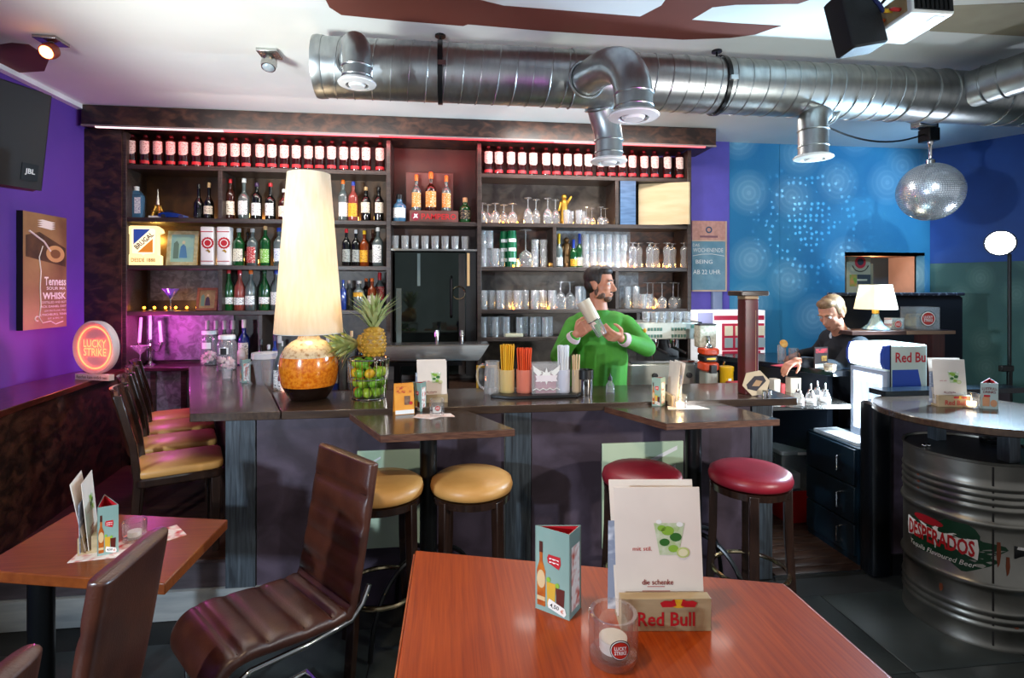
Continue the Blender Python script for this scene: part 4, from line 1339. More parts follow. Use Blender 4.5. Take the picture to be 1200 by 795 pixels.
obj('shield_field', flat([(x * k_, y * k_) for x, y in ((-6, 15), (10.5, 15), (10.5, 31))], Mf, .002), pm('sign_orange', '#d9822a', .4, emit=.6), sh_)
Md = Mf @ Matrix.Translation((1 * k_, 28.5 * k_, .003)) @ Matrix.Rotation(R(43), 4, 'Z')
text(sh_, 'BRUGAL', 25 * k_, 6 * k_, Md, pm('sign_brown', '#6a3a18', .5), bold=.02, world=False)
text(t, 'DESDE 1888', 26 * k_, 4.5 * k_, Mf @ Matrix.Translation((0, 6 * k_, .002)), pm('sign_text', '#b8862a', .5), bold=.01, world=False)


def picture(loc, w_, h_, label, fm, bg, tilt=-8, rz=0, fig='#5c8fb8', fig2='#e8d8b0', name='framed_picture'):
    t = thing(name, label, 'picture', loc, rz)
    M = Matrix.Rotation(R(tilt), 4, 'X') @ Matrix.Rotation(PI / 2, 4, 'X')
    b = .12 * w_
    for (x0, x1, y0, y1) in ((-w_ / 2, w_ / 2, 0, b), (-w_ / 2, w_ / 2, h_ - b, h_), (-w_ / 2, -w_ / 2 + b, b, h_ - b), (w_ / 2 - b, w_ / 2, b, h_ - b)):
        obj('frame_bar', MB().box(x0, x1, y0, y1, -.008, .012, M), fm, t, bevel=.002)
    obj('picture_print', MB().box(-w_ / 2 + b, w_ / 2 - b, b, h_ - b, -.006, .002, M), bg, t)
    # a robed figure standing by an arch
    obj('printed_figure', flat([(-.10 * w_, .22 * h_), (.16 * w_, .22 * h_), (.10 * w_, .55 * h_), (.02 * w_, .62 * h_), (-.07 * w_, .55 * h_)], M, .003), pm(name + fig, fig, .5), t)
    obj('printed_figure', flat(disc(.02 * w_, .67 * h_, .055 * w_, .05 * h_, 12), M, .0034), pm(name + fig2, fig2, .5), t)
    obj('printed_arch', flat([(-.3 * w_, .2 * h_), (-.13 * w_, .2 * h_), (-.13 * w_, .62 * h_), (-.2 * w_, .72 * h_), (-.3 * w_, .64 * h_)], M, .0026), pm(name + 'arch', '#6f8a78', .6), t)
    return t


loc, Z = spot(213, ROWS[2], YS + .06)
picture(loc, .235, .285, 'pale framed picture of a robed figure beside the lit sign', pm('cream_frame', '#d6cba0', .4, c2='#b8a878', scale=30), pm('pastel_print', '#a9cdb4', .5, c2='#8fb8b8', scale=9))
for px, l in ((245, 'white gift tin with red seal, left of the pair'), (264, 'white gift tin with red seal, right of the pair')):
    loc, Z = spot(px, ROWS[2], YS + .07)
    t = thing('gift_tin', l, 'tin', loc, 0, 'white gift tins')
    hh = 45 * Z / F
    obj('tin_body', MB().rbox(-.05, .05, -.045, .045, 0, hh, .012), pm('tin_white', '#efe9e6', .3), t)
    obj('lid', MB().rbox(-.051, .051, -.046, .046, hh - .03, hh + .002, .012), pm('tin_lid', '#e6dfdc', .3), t)
    Mf = frame((0, -.0455, 0), *FRONT)
    obj('red_stripe', flat(rect(0, hh - .04, .098, .007), Mf), M_redink, t)
    obj('red_stripe', flat(rect(0, .035, .098, .006), Mf), M_redink, t)
    s_ = obj('seal', flat([((.045 + .004 * (k % 2)) * math.cos(2 * PI * k / 28) + .008, hh * .58 + (.045 + .004 * (k % 2)) * math.sin(2 * PI * k / 28)) for k in range(28)], Mf), M_redink, t)
    obj('seal_ring', flat(disc(.008, hh * .58, .032), Mf, .0016), M_whiteink, s_)
    obj('seal_ring', flat(disc(.008, hh * .58, .025), Mf, .0022), M_redink, s_)
    obj('ribbon', flat([(-.01, hh * .38), (.012, hh * .42), (.03, hh * .36), (.02, hh * .32), (.008, hh * .36)], Mf), M_gold, t)
# fourth shelf: martini glass, small icon picture, amber fairy lights
loc, Z = spot(200, ROWS[3], YS + .08)
t = thing('martini_glass', 'martini glass with violet drink on the shelf of tiny lights', 'glass', loc)
obj('bowl', MB().lathe([(.004, .095), (.03, .13), (.066, .178), (.068, .18)], 24), pm('violet_drink', '#6f6aa8', .06, coat=.8), t)
obj('stem', MB().lathe([(.004, .006), (.0035, .05), (.0045, .096)], 10), M_glassb, t)
obj('foot', MB().lathe([(0, 0), (.034, 0), (.034, .003), (.004, .008)], 24), M_glassb, t)
loc, Z = spot(242, ROWS[3], YS + .07)
picture(loc, .155, .19, 'small red framed icon picture leaning by the vermouth bottles', pm('rosy_frame', '#a8563c', .45, c2='#8a402c', scale=30), pm('icon_print', '#b08a5c', .5, c2='#8a5a3a', scale=14), -14, R(6), '#4a2440', '#e0b890', 'icon_picture')
for px in (169, 181, 194, 206, 219, 231):
    loc, Z = spot(px, ROWS[3], YS + .12)
    o = obj('fairy_light', MB().sphere((0, 0, .012), .0105, 10, 6), M_amberl, None, (loc[0], loc[1], loc[2] + .012))
    i = (169, 181, 194, 206, 219, 231).index(px)
    tag(o, '%s small amber fairy light from the left on the fourth shelf' % ORD[i], 'fairy light', 'amber fairy lights')
light('fairy_glow', 'POINT', (spot(205, 0)[0][0], YS + .15, ROWS[3] + .05), .35, (1, .45, .08), size=.02)
light('sign_glow_light', 'POINT', (spot(172, 0)[0][0], YS + .24, ROWS[2] + .22), 2.2, (1, .62, .12), size=.03)
for px, rw in ((232, 1), (300, 1), (300, 2), (255, 2), (420, 1)):
    light('shelf_glow', 'POINT', (spot(px, 0)[0][0], YS + .24, ROWS[rw] + .04), .55, (1, .55, .15), size=.02)
# niche behind the left arm: candlestick, cocktail glass, marshmallow bottles
for i, px in enumerate((243, 253, 263, 273)):
    p = at(px, 400, Y=4.76)
    bottle((p.x, 4.76, 1.06), .37, .034, '%s clear swing-top bottle from the left behind the marshmallow jars' % ORD[i], CLEARG, CAPS['silver'], None, bh=.55, sh=.72, cap=.2, nr=.42, group='swing-top bottles')
p = at(286, 400, Y=4.70)
bottle((p.x, 4.70, 1.06), .38, .045, 'cobalt blue vodka bottle with white label behind the jars', NAVYG, CAPS['white'], LB['white'], (.1, .5), bh=.56, sh=.7, cap=.18)
# low bottles in the bay behind the lamp
low = [(306, 398, 'black', DARKG), (315, 404, 'silver', CLEARG), (322, 393, 'purple', NAVYG), (330, 400, 'silver', CLEARG), (384, 396, 'silver', DARKG), (392, 393, 'blue', NAVYG), (402, 392, 'white', CLEARG), (412, 388, 'cork', CLEARG), (421, 395, 'black', DARKG)]
for i, (px, ty, cc, gm) in enumerate(low):
    Y = 4.45
    p = at(px, ty, Y=Y)
    bottle((p.x, Y, .89), p.z - .89, .034, '%s bottle from the left standing low behind the table lamp' % ORD[i], gm, CAPS[cc], LB['grey'] if i % 2 else None, bh=.6, sh=.78, group='bottles standing low behind the lamp')
# ================================================================== CENTRE ALCOVE
xm = (x457 + x561) / 2
dsp = thing('rum_display', 'brown rum display stand with a lettered step between the shelves', 'display stand', (xm - .07, YS + .12, ROWS[1]))
M_disp = pm('display_brown', '#6b4038', .5, c2='#5a332c', scale=6)
px0, px1 = at(480, 260, Y=YS + .06).x, at(537, 260, Y=YS + .06).x
zt = at(505, 247, Y=YS + .06).z
PW(dsp, 'step', MB().box(px0, px1, YS + .06, YS + .16, ROWS[1], zt), M_disp, bevel=.002)
PW(dsp, 'backboard', MB().box(at(476, 220, Y=YS + .17).x, at(531, 220, Y=YS + .17).x, YS + .16, YS + .175, ROWS[1], at(500, 203, Y=YS + .17).z), M_disp, bevel=.002)
Mf = frame(((px0 + px1) / 2, YS + .0595, (ROWS[1] + zt) / 2), *FRONT)
text(dsp, 'PAMPERO', (px1 - px0) * .72, .05, Mf @ Matrix.Translation(((px1 - px0) * .1, 0, .001)), pm('pampero_red', '#c01a22', .5), bold=.015)
PW(dsp, 'emblem', flat(disc(-(px1 - px0) * .38, 0, .036), Mf, .001), pm('emblem_red', '#8a1430', .5))
PW(dsp, 'emblem', flat([(-(px1 - px0) * .38 + x, y) for x, y in ((-.02, -.02), (.0, -.008), (.02, -.016), (.012, .01), (.022, .022), (0, .018), (-.012, .024), (-.008, .004))], Mf, .002), M_whiteink)
for i, (px, ty, gm, l) in enumerate(((488, 205, CLEARG, 'clear rum bottle with orange label, left on the display step'), (505, 202, BROWNG, 'tall dark rum bottle with orange label, centre of the display step'), (523, 206, CLEARG, 'clear rum bottle with orange label, right on the display step'))):
    Y = YS + .11
    p = at(px, ty, Y=Y)
    bottle((p.x, Y, zt), p.z - zt, (.05 if i == 1 else .042), l, gm, CAPS['orange'], LB['orange'], (.1, .5), bh=.52, sh=.7, cap=.17, group='rum bottles on the display step')
for px, ty, wp, gm, l, lc in ((468, 228, 16, BLUEG, 'squat bluish bottle left of the rum display', 'white'), (545, 232, 13, GREENG, 'squat tequila bottle with black label right of the rum display', 'black')):
    p = at(px, ty, Y=YR)
    bottle((p.x, YR, ROWS[1]), p.z - ROWS[1], wp / 2 * depth(p.x, YR) / F, l, gm, CAPS['black' if px < 500 else 'cork'], LB[lc], (.15, .5), bh=.55, sh=.72, nr=.4, cap=.18)
# ================================================================== GLASSWARE
GM = {}


def gl_mesh(kind, h, r):
    key = (kind, round(h, 3), round(r, 3))
    if key in GM:
        return GM[key]
    n = 18
    if kind == 'tumbler':
        pr = [('glass_wall', [(r * .86, 0), (r * .88, .01), (r, h), (r * .95, h), (r * .84, .014)]), ('base', [(0, 0), (r * .86, 0), (r * .84, .013), (0, .014)])]
    elif kind == 'highball':
        pr = [('glass_wall', [(r * .94, 0), (r, .01), (r, h), (r * .95, h), (r * .94, .02)]), ('base', [(0, 0), (r * .94, 0), (r * .94, .018), (0, .02)])]
    elif kind == 'upturned_goblet':
        pr = [('bowl', [(r * .92, 0), (r, h * .15), (r * .98, h * .38), (r * .6, h * .55), (r * .16, h * .62)]), ('stem', [(r * .16, h * .62), (r * .11, h * .8), (r * .16, h * .95)]), ('foot', [(r * .16, h * .95), (r * .85, h * .985), (r * .85, h), (0, h)])]
    elif kind == 'upturned_wine':
        pr = [('bowl', [(r * .8, 0), (r, h * .2), (r * .85, h * .36), (r * .3, h * .45), (r * .1, h * .47)]), ('stem', [(r * .1, h * .47), (r * .07, h * .7), (r * .1, h * .95)]), ('foot', [(r * .1, h * .95), (r * .85, h * .985), (r * .85, h), (0, h)])]
    elif kind == 'hurricane':
        pr = [('bowl', [(r * .95, 0), (r, h * .12), (r * .78, h * .42), (r * .98, h * .68), (r * .8, h * .82), (r * .2, h * .88)]), ('foot', [(r * .2, h * .88), (r * .25, h * .96), (r * .9, h * .985), (r * .9, h), (0, h)])]
    elif kind == 'cup':
        pr = [('cup_wall', [(r * .7, 0), (r * .95, h * .4), (r, h), (r * .93, h), (r * .85, h * .3)]), ('base', [(0, 0), (r * .7, 0), (r * .66, .006), (0, .008)])]
    GM[key] = [(nm, MB().lathe(p, n).mesh(nm, M_glassb if kind != 'cup' else M_glassb, 50)) for nm, p in pr]
    return GM[key]


def drink(kind, loc, h, r, label, group, name='glass', cat='glass'):
    t = thing(name, label, cat, loc, 0, group)
    for nm, me in gl_mesh(kind, h, r):
        obj(nm, me, None, t)
    return t


k5 = 4.7 / F


def glass_row(pxs, rz_, h, r, kind, desc, group, Y=YS + .09, jit=.012, name='glass'):
    for i, px in enumerate(pxs):
        p = at(px, 300, Y=Y)
        gap = min([abs(px - q) for q in pxs if q != px] or [99]) * k5
        yy = Y + (random.uniform(-jit, jit) * .4 if gap > 2 * r + .004 else -.035 + .075 * (i % 2))
        drink(kind, (p.x, yy, rz_), h, r, desc.replace('#', ORD[i]), group, name)


def lin_px(a, b, n):
    return [a + (b - a) * i / (n - 1) for i in range(n)]


glass_row(lin_px(463, 545, 8), 2.034, .115, .034, 'tumbler', '# shot tumbler from the left above the mirror', 'tumblers above the mirror', YS + .08)
# small red print on those tumblers is left as a tinted base
R1, R2, R3, R4, R5 = ROWS[1], ROWS[2], ROWS[3], 1.276, .89
glass_row([565, 572, 580, 591, 600], R1, .17, .042, 'upturned_goblet', '# upturned small goblet from the left, second shelf of glasses', 'upturned goblets', YS + .08, .03, 'goblet')
glass_row([618, 629, 641, 652], R1, .225, .04, 'upturned_goblet', '# tall upturned goblet from the left, second shelf of glasses', 'tall upturned goblets', YS + .09, .01, 'goblet')
glass_row([663, 670, 677, 684], R1, .125, .03, 'tumbler', '# small clear tumbler in the block beside the gold figurine', 'small tumblers', YS + .08, .02)
glass_row([686, 695, 703, 711], R1, .155, .032, 'upturned_wine', '# upturned flute glass near the shelf divider', 'upturned flutes', YS + .08, .012, 'flute_glass')
for a, b, z_, h, l in ((565, 587, R2, .19, '# stacked highball from the left by the green bottles'),):
    glass_row([566, 573, 580, 588], z_, .16, .032, 'highball', l, 'stacked highballs', YS + .08, .01)
    for i, px in enumerate((566, 574)):
        p = at(px, 300, Y=YS + .08)
        drink('highball', (p.x, YS + .08, z_ + .162), .155, .031, 'highball stacked on the %s glass from the left, third shelf' % ORD[i], 'stacked highballs')
M_green_print = pm('green_foil', '#0c6a3e', .3, c2='#0a5030', scale=5)
for i, px in enumerate((592, 600)):
    loc, Z = spot(px, R2)
    t = thing('green_bottle', ['dark green foil bottle half behind its twin, third shelf', 'bright green foil bottle with white bands, third shelf'][i], 'bottle', (loc[0], loc[1] + (.07 if i == 0 else 0), loc[2]), 0, 'green foil bottles')
    obj('bottle_body', MB().lathe([(0, 0), (.04, 0), (.042, .02), (.042, .25), (.036, .30), (.036, .32), (0, .322)], 18), M_green_print, t)
    for z in (.05, .14, .22):
        obj('white_band', MB().arc(.042, 50, z, z + .03, 8, .001), M_whiteink, t)
loc, Z = spot(616, R2)
drink('upturned_wine', loc, .33, .065, 'tall upturned balloon glass on the third shelf', 'balloon glasses', 'balloon_glass')
p = at(611, 300, Y=YS + .05)
drink('upturned_wine', (p.x - .05, YS + .16, R2), .2, .06, 'short upturned balloon glass behind the tall one', 'balloon glasses', 'balloon_glass')
for j in range(3):
    for i, px in enumerate((627, 637)):
        p = at(px, 300, Y=YS + .09)
        drink('tumbler', (p.x, YS + .09, R2 + j * .082), .08, .036, 'stacked tumbler, %s layer, %s column beside the balloon glasses' % (('bottom', 'middle', 'top')[j], ('left', 'right')[i]), 'stacked tumblers')
# right part of third shelf
for px, ty, gm, cc, lc, l in ((655, 274, CLEARG, 'yellow', 'white', 'clear bottle with white label just right of the divider'), (672, 281, GREENG, 'blue', 'yellow', 'green sparkling bottle with blue neck and yellow label'), (679, 274, GREENG, 'blue', 'cream', 'taller green sparkling bottle with blue neck')):
    p = at(px, ty, Y=YS + .12)
    bottle((p.x, YS + .12, R2), p.z - R2, .034, l, gm, CAPS[cc], LB[lc], (.05, .3), bh=.5, sh=.68, cap=.3, group='bottles among the glasses')
figm = pm('bronze_figure', '#7a5a38', .35, .7)
for px, z_, h, m_, l in ((664, R2, .28, figm, 'bronze statuette standing among bottles on the third shelf'), (661, R1, .29, M_gold, 'golden statuette with raised arm behind the tall goblets')):
    p = at(px, 300, Y=YS + .16)
    t = thing('statuette', l, 'figurine', (p.x, YS + .16, z_))
    s = h / .28
    obj('figure', MB().cap((0, 0, .0 * s), (0, 0, .02 * s), .035 * s, .03 * s).cap((.012 * s, 0, .03 * s), (.005 * s, 0, .12 * s), .018 * s, .026 * s).cap((-.014 * s, 0, .03 * s), (-.005 * s, 0, .12 * s), .018 * s, .026 * s).cap((0, 0, .12 * s), (0, 0, .2 * s), .03 * s, .034 * s).sphere((0, 0, .25 * s), .025 * s).cap((.03 * s, 0, .2 * s), (.06 * s, -.01, (.25 if m_ is M_gold else .14) * s), .013 * s, .01 * s).cap((-.03 * s, 0, .2 * s), (-.05 * s, -.02, .13 * s), .013 * s, .01 * s), m_, t, smooth=70)
for j in range(2):
    for i, px in enumerate((686, 695, 704, 713, 722)):
        p = at(px, 300, Y=YS + .09)
        drink('highball', (p.x, YS + .09, R2 + j * .15), .148, .034, '%s highball from the left in the %s layer behind the barman' % (ORD[i], ('lower', 'upper')[j]), 'stacked highballs behind the barman')
for i, px in enumerate((730, 731)):
    p = at(px, 300, Y=YS + .09)
    drink('highball', (p.x, YS + .09, R2 + i * .15), .148, .034, ('lower', 'upper')[i] + ' highball at the right end of the bright stacked block', 'stacked highballs behind the barman')
glass_row([740, 750, 760, 770, 780, 790, 800], R2, .225, .038, 'hurricane', '# upturned curved beer glass from the left, third shelf right', 'upturned beer glasses', YS + .09, .008, 'beer_glass')
# fourth shelf
glass_row(lin_px(566, 646, 9), R3, .165, .036, 'highball', '# long drink glass from the left, fourth shelf', 'long drink glasses', YS + .09, .01)
glass_row(lin_px(570, 648, 8), R3, .16, .034, 'highball', '# long drink glass from the left in the rear row, fourth shelf', 'long drink glasses', YS + .19, .01)
glass_row([656, 669], R3, .24, .05, 'upturned_goblet', '# big upturned goblet from the left beside the barman', 'big upturned goblets', YS + .09, .01, 'goblet')
glass_row([677, 684, 735, 745], R3, .2, .033, 'highball', '# tall tumbler from the left around the barman on the fourth shelf', 'tall tumblers', YS + .14, .02)
glass_row([752, 762], R3, .13, .04, 'tumbler', '# low tumbler from the left beside the wine glasses', 'low tumblers', YS + .09)
glass_row([757, 767, 774, 778, 787, 797], R3, .235, .045, 'upturned_wine', '# upturned wine glass from the left, fourth shelf right', 'upturned wine glasses', YS + .12, .03, 'wine_glass')
# fifth board
glass_row([566, 573, 580, 587, 593], R4, .175, .03, 'highball', '# slim glass from the left in the left block, fifth shelf', 'slim glasses', YS + .09, .01)
glass_row([608, 616, 624, 631, 638, 645], R4, .17, .03, 'highball', '# slim glass from the left in the right block, fifth shelf', 'slim glasses', YS + .09, .01)
o = obj('folded_napkins', MB().rbox(-.07, .09, -.08, .08, 0, .03, .01), pm('pale_napkin', '#c6bb9a', .7), None, (*spot(600, 0)[0][:2], R4))
tag(o, 'low stack of pale folded napkins between the slim glasses', 'napkins')
# cabinet door + pale panel in the second shelf, right
x0, x1 = at(727, 240, Y=YS).x, at(745, 240, Y=YS).x
o = obj('wooden_flap', MB().box(x0, x1, YS + .0, YS + .015, R1, ROWS[0] - TH), pm('bluish_grain', '#4f6b8c', .4, c2='#3c5676', scale=4, stretch=(2, 2, 14)), None)
tag(o, 'narrow blue grey board closing part of the second shelf', 'board')
x0, x1 = at(752, 240, Y=YS + .02).x, at(807, 240, Y=YS).x
mb = MB().prism([(x0, YS + .10), (x1 - .02, YS - .05), (x1 - .005, YS - .04), (x0 + .01, YS + .11)], R1 + .005, ROWS[0] - TH - .005)
o = obj('pale_wooden_door', mb, pm('pale_birch', '#cbb48e', .5, c2='#bda57e', scale=3, stretch=(1, 1, 6)), None)
tag(o, 'pale birch board door ajar at the right end of second shelf', 'door')
# amber lights under the glassware
gl_i = 0
for px, rw in ((588, R1), (604, R1), (690, R1), (600, R2), (645, R2), (700, R2), (738, R2), (775, R2), (600, R3), (640, R3), (760, R3)):
    p = at(px, 300, Y=YS + .17)
    o = obj('shelf_bulb', MB().sphere((0, 0, 0), .009, 8, 6), M_amberl, None, (p.x, YS + .05, rw + .0095))
    tag(o, '%s tiny amber bulb counted along the shelves of glasses' % ORD[gl_i], 'fairy light', 'amber bulbs among the glasses')
    gl_i += 1
    light('glass_glow', 'POINT', (p.x, YS + .2, rw + .03), .8, (1, .5, .12), size=.02)
# ================================================================== LEFT WALL + LEDGE
cv = thing('canvas_print', 'brown whiskey canvas print with white lettering on the purple wall', 'picture', (XL, 4.15, 1.42))
y0, y1 = at(27, 300, X=XL + .04).y, at(78, 300, X=XL + .04).y
z0, z1 = 1.42, 2.215
M_cv = pm('canvas_sepia', '#6a4630', .6, c2='#b08a58', scale=2.2, detail=5, lo=.3, hi=.7)
PW(cv, 'canvas', MB().box(XL + .002, XL + .04, y0, y1, z0, z1), M_cv)
PW(cv, 'canvas_side', MB().box(XL + .002, XL + .04, y0 - .002, y0, z0, z1), M_ink)
W_, H_ = y1 - y0, z1 - z0
Mf = frame((XL + .0405, y0, z0), (0, 1, 0), (0, 0, 1))
MW = pm('canvas_white', '#efe6da', .6)
for s, w_, h_, fx, fy, b in (('Tenness', .52, .075, .72, .415, .02), ('SOUR MA', .46, .028, .74, .352, .012), ('WHISK', .56, .062, .70, .285, .03), ('DISTILLED AND BOT', .58, .02, .70, .228, .0), ('JACK DANIEL DIST', .64, .024, .67, .188, .01),
                             ('LEM MOTLOW, PRO', .52, .018, .72, .152, 0), ('LYNCHBURG, TENN', .62, .022, .68, .118, .01), ('EST. & REG. IN', .36, .014, .72, .085, 0)):
    text(cv, s, w_ * W_, h_ * H_, Mf @ Matrix.Translation((fx * W_, fy * H_, .001)), MW, bold=b)
# scroll ornament, books and record player drawing
PW(cv, 'scroll_line', MB().tube([Mf @ Vector((x * W_, y * H_, .001)) for x, y in ((.42, .72), (.34, .62), (.38, .5), (.36, .36), (.38, .2), (.34, .1), (.42, .05), (.6, .06), (.72, .03), (.9, .05))], .004, 5), MW)
PW(cv, 'scroll_curl', MB().tube([Mf @ Vector(((.3 + .05 * math.cos(t)) * W_, (.09 + .02 * math.sin(t)) * H_, .001)) for t in [k * .5 for k in range(11)]], .004, 5), MW)
for k in range(4):
    PW(cv, 'printed_book', flat([(.30 * W_, (.885 + .018 * k) * H_), (.62 * W_, (.87 + .018 * k) * H_), (.72 * W_, (.885 + .018 * k) * H_), (.42 * W_, (.897 + .018 * k) * H_)], Mf, .001), MW)
PW(cv, 'printed_turntable', flat([(.05 * W_, .62 * H_), (.97 * W_, .55 * H_), (.97 * W_, .72 * H_), (.35 * W_, .84 * H_), (.05 * W_, .8 * H_)], Mf, .0006), pm('sepia_dark', '#3a261a', .6, c2='#5a3c26', scale=12))
PW(cv, 'printed_record', flat(disc(.72 * W_, .66 * H_, .22 * W_, .075 * H_), Mf, .0012), pm('sepia_tan', '#c79a62', .6))
PW(cv, 'printed_record', flat(disc(.72 * W_, .66 * H_, .12 * W_, .04 * H_), Mf, .0018), pm('sepia_brown', '#7a5030', .6))
PW(cv, 'printed_arm', MB().tube([Mf @ Vector((x * W_, y * H_, .001)) for x, y in ((.12, .84), (.45, .76), (.6, .68))], .006, 5), MW)
# lucky strike neon sign
nc = at(113, 396, X=-2.44)
ns = thing('round_neon_sign', 'round white cigarette brand neon sign on the bench ledge', 'neon sign', (nc.x, nc.y, 1.062))
Mn = frame((nc.x, nc.y, 1.285), (.93, -.36, 0), (0, 0, 1))
PW(ns, 'dish', MB().lathe([(0, 0), (.135, 0), (.15, .012), (.178, .03), (.188, .02), (.185, -.02), (0, -.03)], 48, Mn), pm('sign_white_dish', '#dcd4da', .25), smooth=60)
M_neon = pm('neon_red', '#ff7a55', .4, emit=5.5, ec='#ff5a36')
PW(ns, 'neon_ring', MB().torus((0, 0, .016), .145, .0048, 48, 6, Mn), M_neon)
for w2, yy in (('LUCKY', .028), ('STRIKE', -.032)):
    text(ns, w2, .205, .056, Mn @ Matrix.Translation((0, yy, .012)), M_neon, bold=.015, name='neon_lettering')
pl = PW(ns, 'base_plate', MB().box(-.15, .15, -.02, .02, 0, .04, frame((nc.x, nc.y - .02, 1.0625), (.93, -.36, 0), (-(-.36) * 0, 0, 1)) @ Matrix.Rotation(-PI / 2, 4, 'X') @ Matrix.Translation((0, 0, 0))), M_white)
text(pl, 'Rauchen kann tödlich sein', .27, .022, frame((nc.x - .007, nc.y - .04, 1.082), (.93, -.36, 0), (0, 0, 1)), M_ink)
light('neon_glow', 'POINT', (nc.x + .12, nc.y - .2, 1.2), .9, (1, .22, .12), size=.06)
# candlestick
cb = Vector((at(206, 430, Y=4.68).x, 4.70, 1.06))
cb.x = at(176, 430, Y=4.76).x
cb.y = 4.76
cs = thing('candelabrum', 'silver three-armed candlestick with white candles in the pink niche', 'candlestick', tuple(cb))
PW(cs, 'base', MB().lathe([(0, 0), (.05, 0), (.05, .008), (.02, .02), (.012, .04), (.018, .06), (.012, .09), (.014, .15), (.02, .17), (.012, .19), (.02, .20), (.02, .22), (0, .22)], 20, c=tuple(cb)), M_chrome)
for i, s in enumerate((-1, 1)):
    PW(cs, 'arm', MB().tube([cb + Vector(p) for p in bez([(0, 0, .16), (s * .03, 0, .10), (s * .08, 0, .10), (s * .085, 0, .18)])], .006, 8), M_chrome)
    PW(cs, 'cup', MB().lathe([(.006, .17), (.02, .18), (.02, .195), (0, .195)], 14, c=(cb.x + s * .085, cb.y, cb.z)), M_chrome)
    PW(cs, 'candle', MB().lathe([(.0125, .195), (.012, .40 - .03 * i), (0, .405 - .03 * i)], 12, Matrix.Translation((cb.x + s * .085, cb.y, cb.z)) @ Matrix.Translation((0, 0, .19)) @ Matrix.Rotation(R(-4 * s), 4, 'Y') @ Matrix.Translation((0, 0, -.19))), M_white)
PW(cs, 'candle', MB().lathe([(.0125, .22), (.012, .46), (0, .465)], 12, c=tuple(cb)), M_white)
cg = at(164, 430, Y=4.65)
t = thing('cocktail_glass', 'wide cocktail glass on the left of the candlestick', 'glass', (cg.x, 4.65, 1.06))
obj('bowl', MB().lathe([(.005, .11), (.028, .132), (.066, .175), (.068, .177), (.026, .138)], 24), M_glassb, t)
obj('stem', MB().lathe([(.005, .006), (.004, .06), (.006, .112)], 10), M_glassb, t)
obj('foot', MB().lathe([(0, 0), (.04, 0), (.04, .003), (.005, .008)], 24), M_glassb, t)

# ================================================================== THINGS ON THE LEFT ARM OF THE BAR
def jar(px, py, r, h, label, dark):
    p = at(px, py, z=ZK)
    t = thing('storage_jar', label, 'jar', tuple(p), 0, 'jars of marshmallows')
    obj('jar_glass', MB().lathe([(0, .0), (r * .95, 0), (r, .012), (r, h * .72), (r * .92, h * .8), (r * .78, h * .84), (r * .78, h * .9)], 24), M_glassb, t)
    obj('lid', MB().lathe([(r * .8, h * .88), (r * .86, h * .89), (r * .86, h * .97), (r * .8, h), (0, h)], 24), M_white, t)
    mm = MB()
    for k in range(26):
        a = random.uniform(0, 2 * PI)
        rr = r * .78 * math.sqrt(random.random())
        z = .02 + .3 * h * random.random()
        mm.lathe([(0, -.014), (.013, -.012), (.014, .012), (0, .014)], 8, Matrix.Translation((rr * math.cos(a), rr * math.sin(a), z)) @ Matrix.Rotation(random.uniform(0, 3), 4, 'X') @ Matrix.Rotation(random.uniform(0, 3), 4, 'Y'))
    obj('marshmallows', mm, pm('marshmallow', '#f0dcd2', .7, c2='#eebfc6', scale=18), t)['kind'] = 'stuff'
    obj('label', MB().arc(r, 28, h * .48, h * .66, 8, .001), M_white, t)
    if dark:
        obj('label_print', MB().arc(r, 18, h * .47, h * .65, 8, .002), M_ink, t)
    return t


jar(246, 427, .072, .28, 'left marshmallow jar with white label on the bar arm', False)
jar(266, 434, .070, .27, 'right marshmallow jar with black printed label on the bar arm', True)
p = at(283, 428, z=ZK)
o = obj('shell_ornament', MB().lathe([(0, 0), (.035, .01), (.042, .07), (.03, .12), (0, .14)], 14, Matrix.Diagonal((1, .5, 1, 1))), pm('pearl', '#d8cfc8', .3, c2='#a89a94', scale=12), None, tuple(p))
tag(o, 'pale ribbed shell ornament between the jars and the blue bottle', 'ornament')
p = at(266, 445, z=ZK)
drink('tumbler', tuple(p), .075, .036, 'small clear tumbler in front of the marshmallow jars', 'tea light tumblers', 'tumbler')


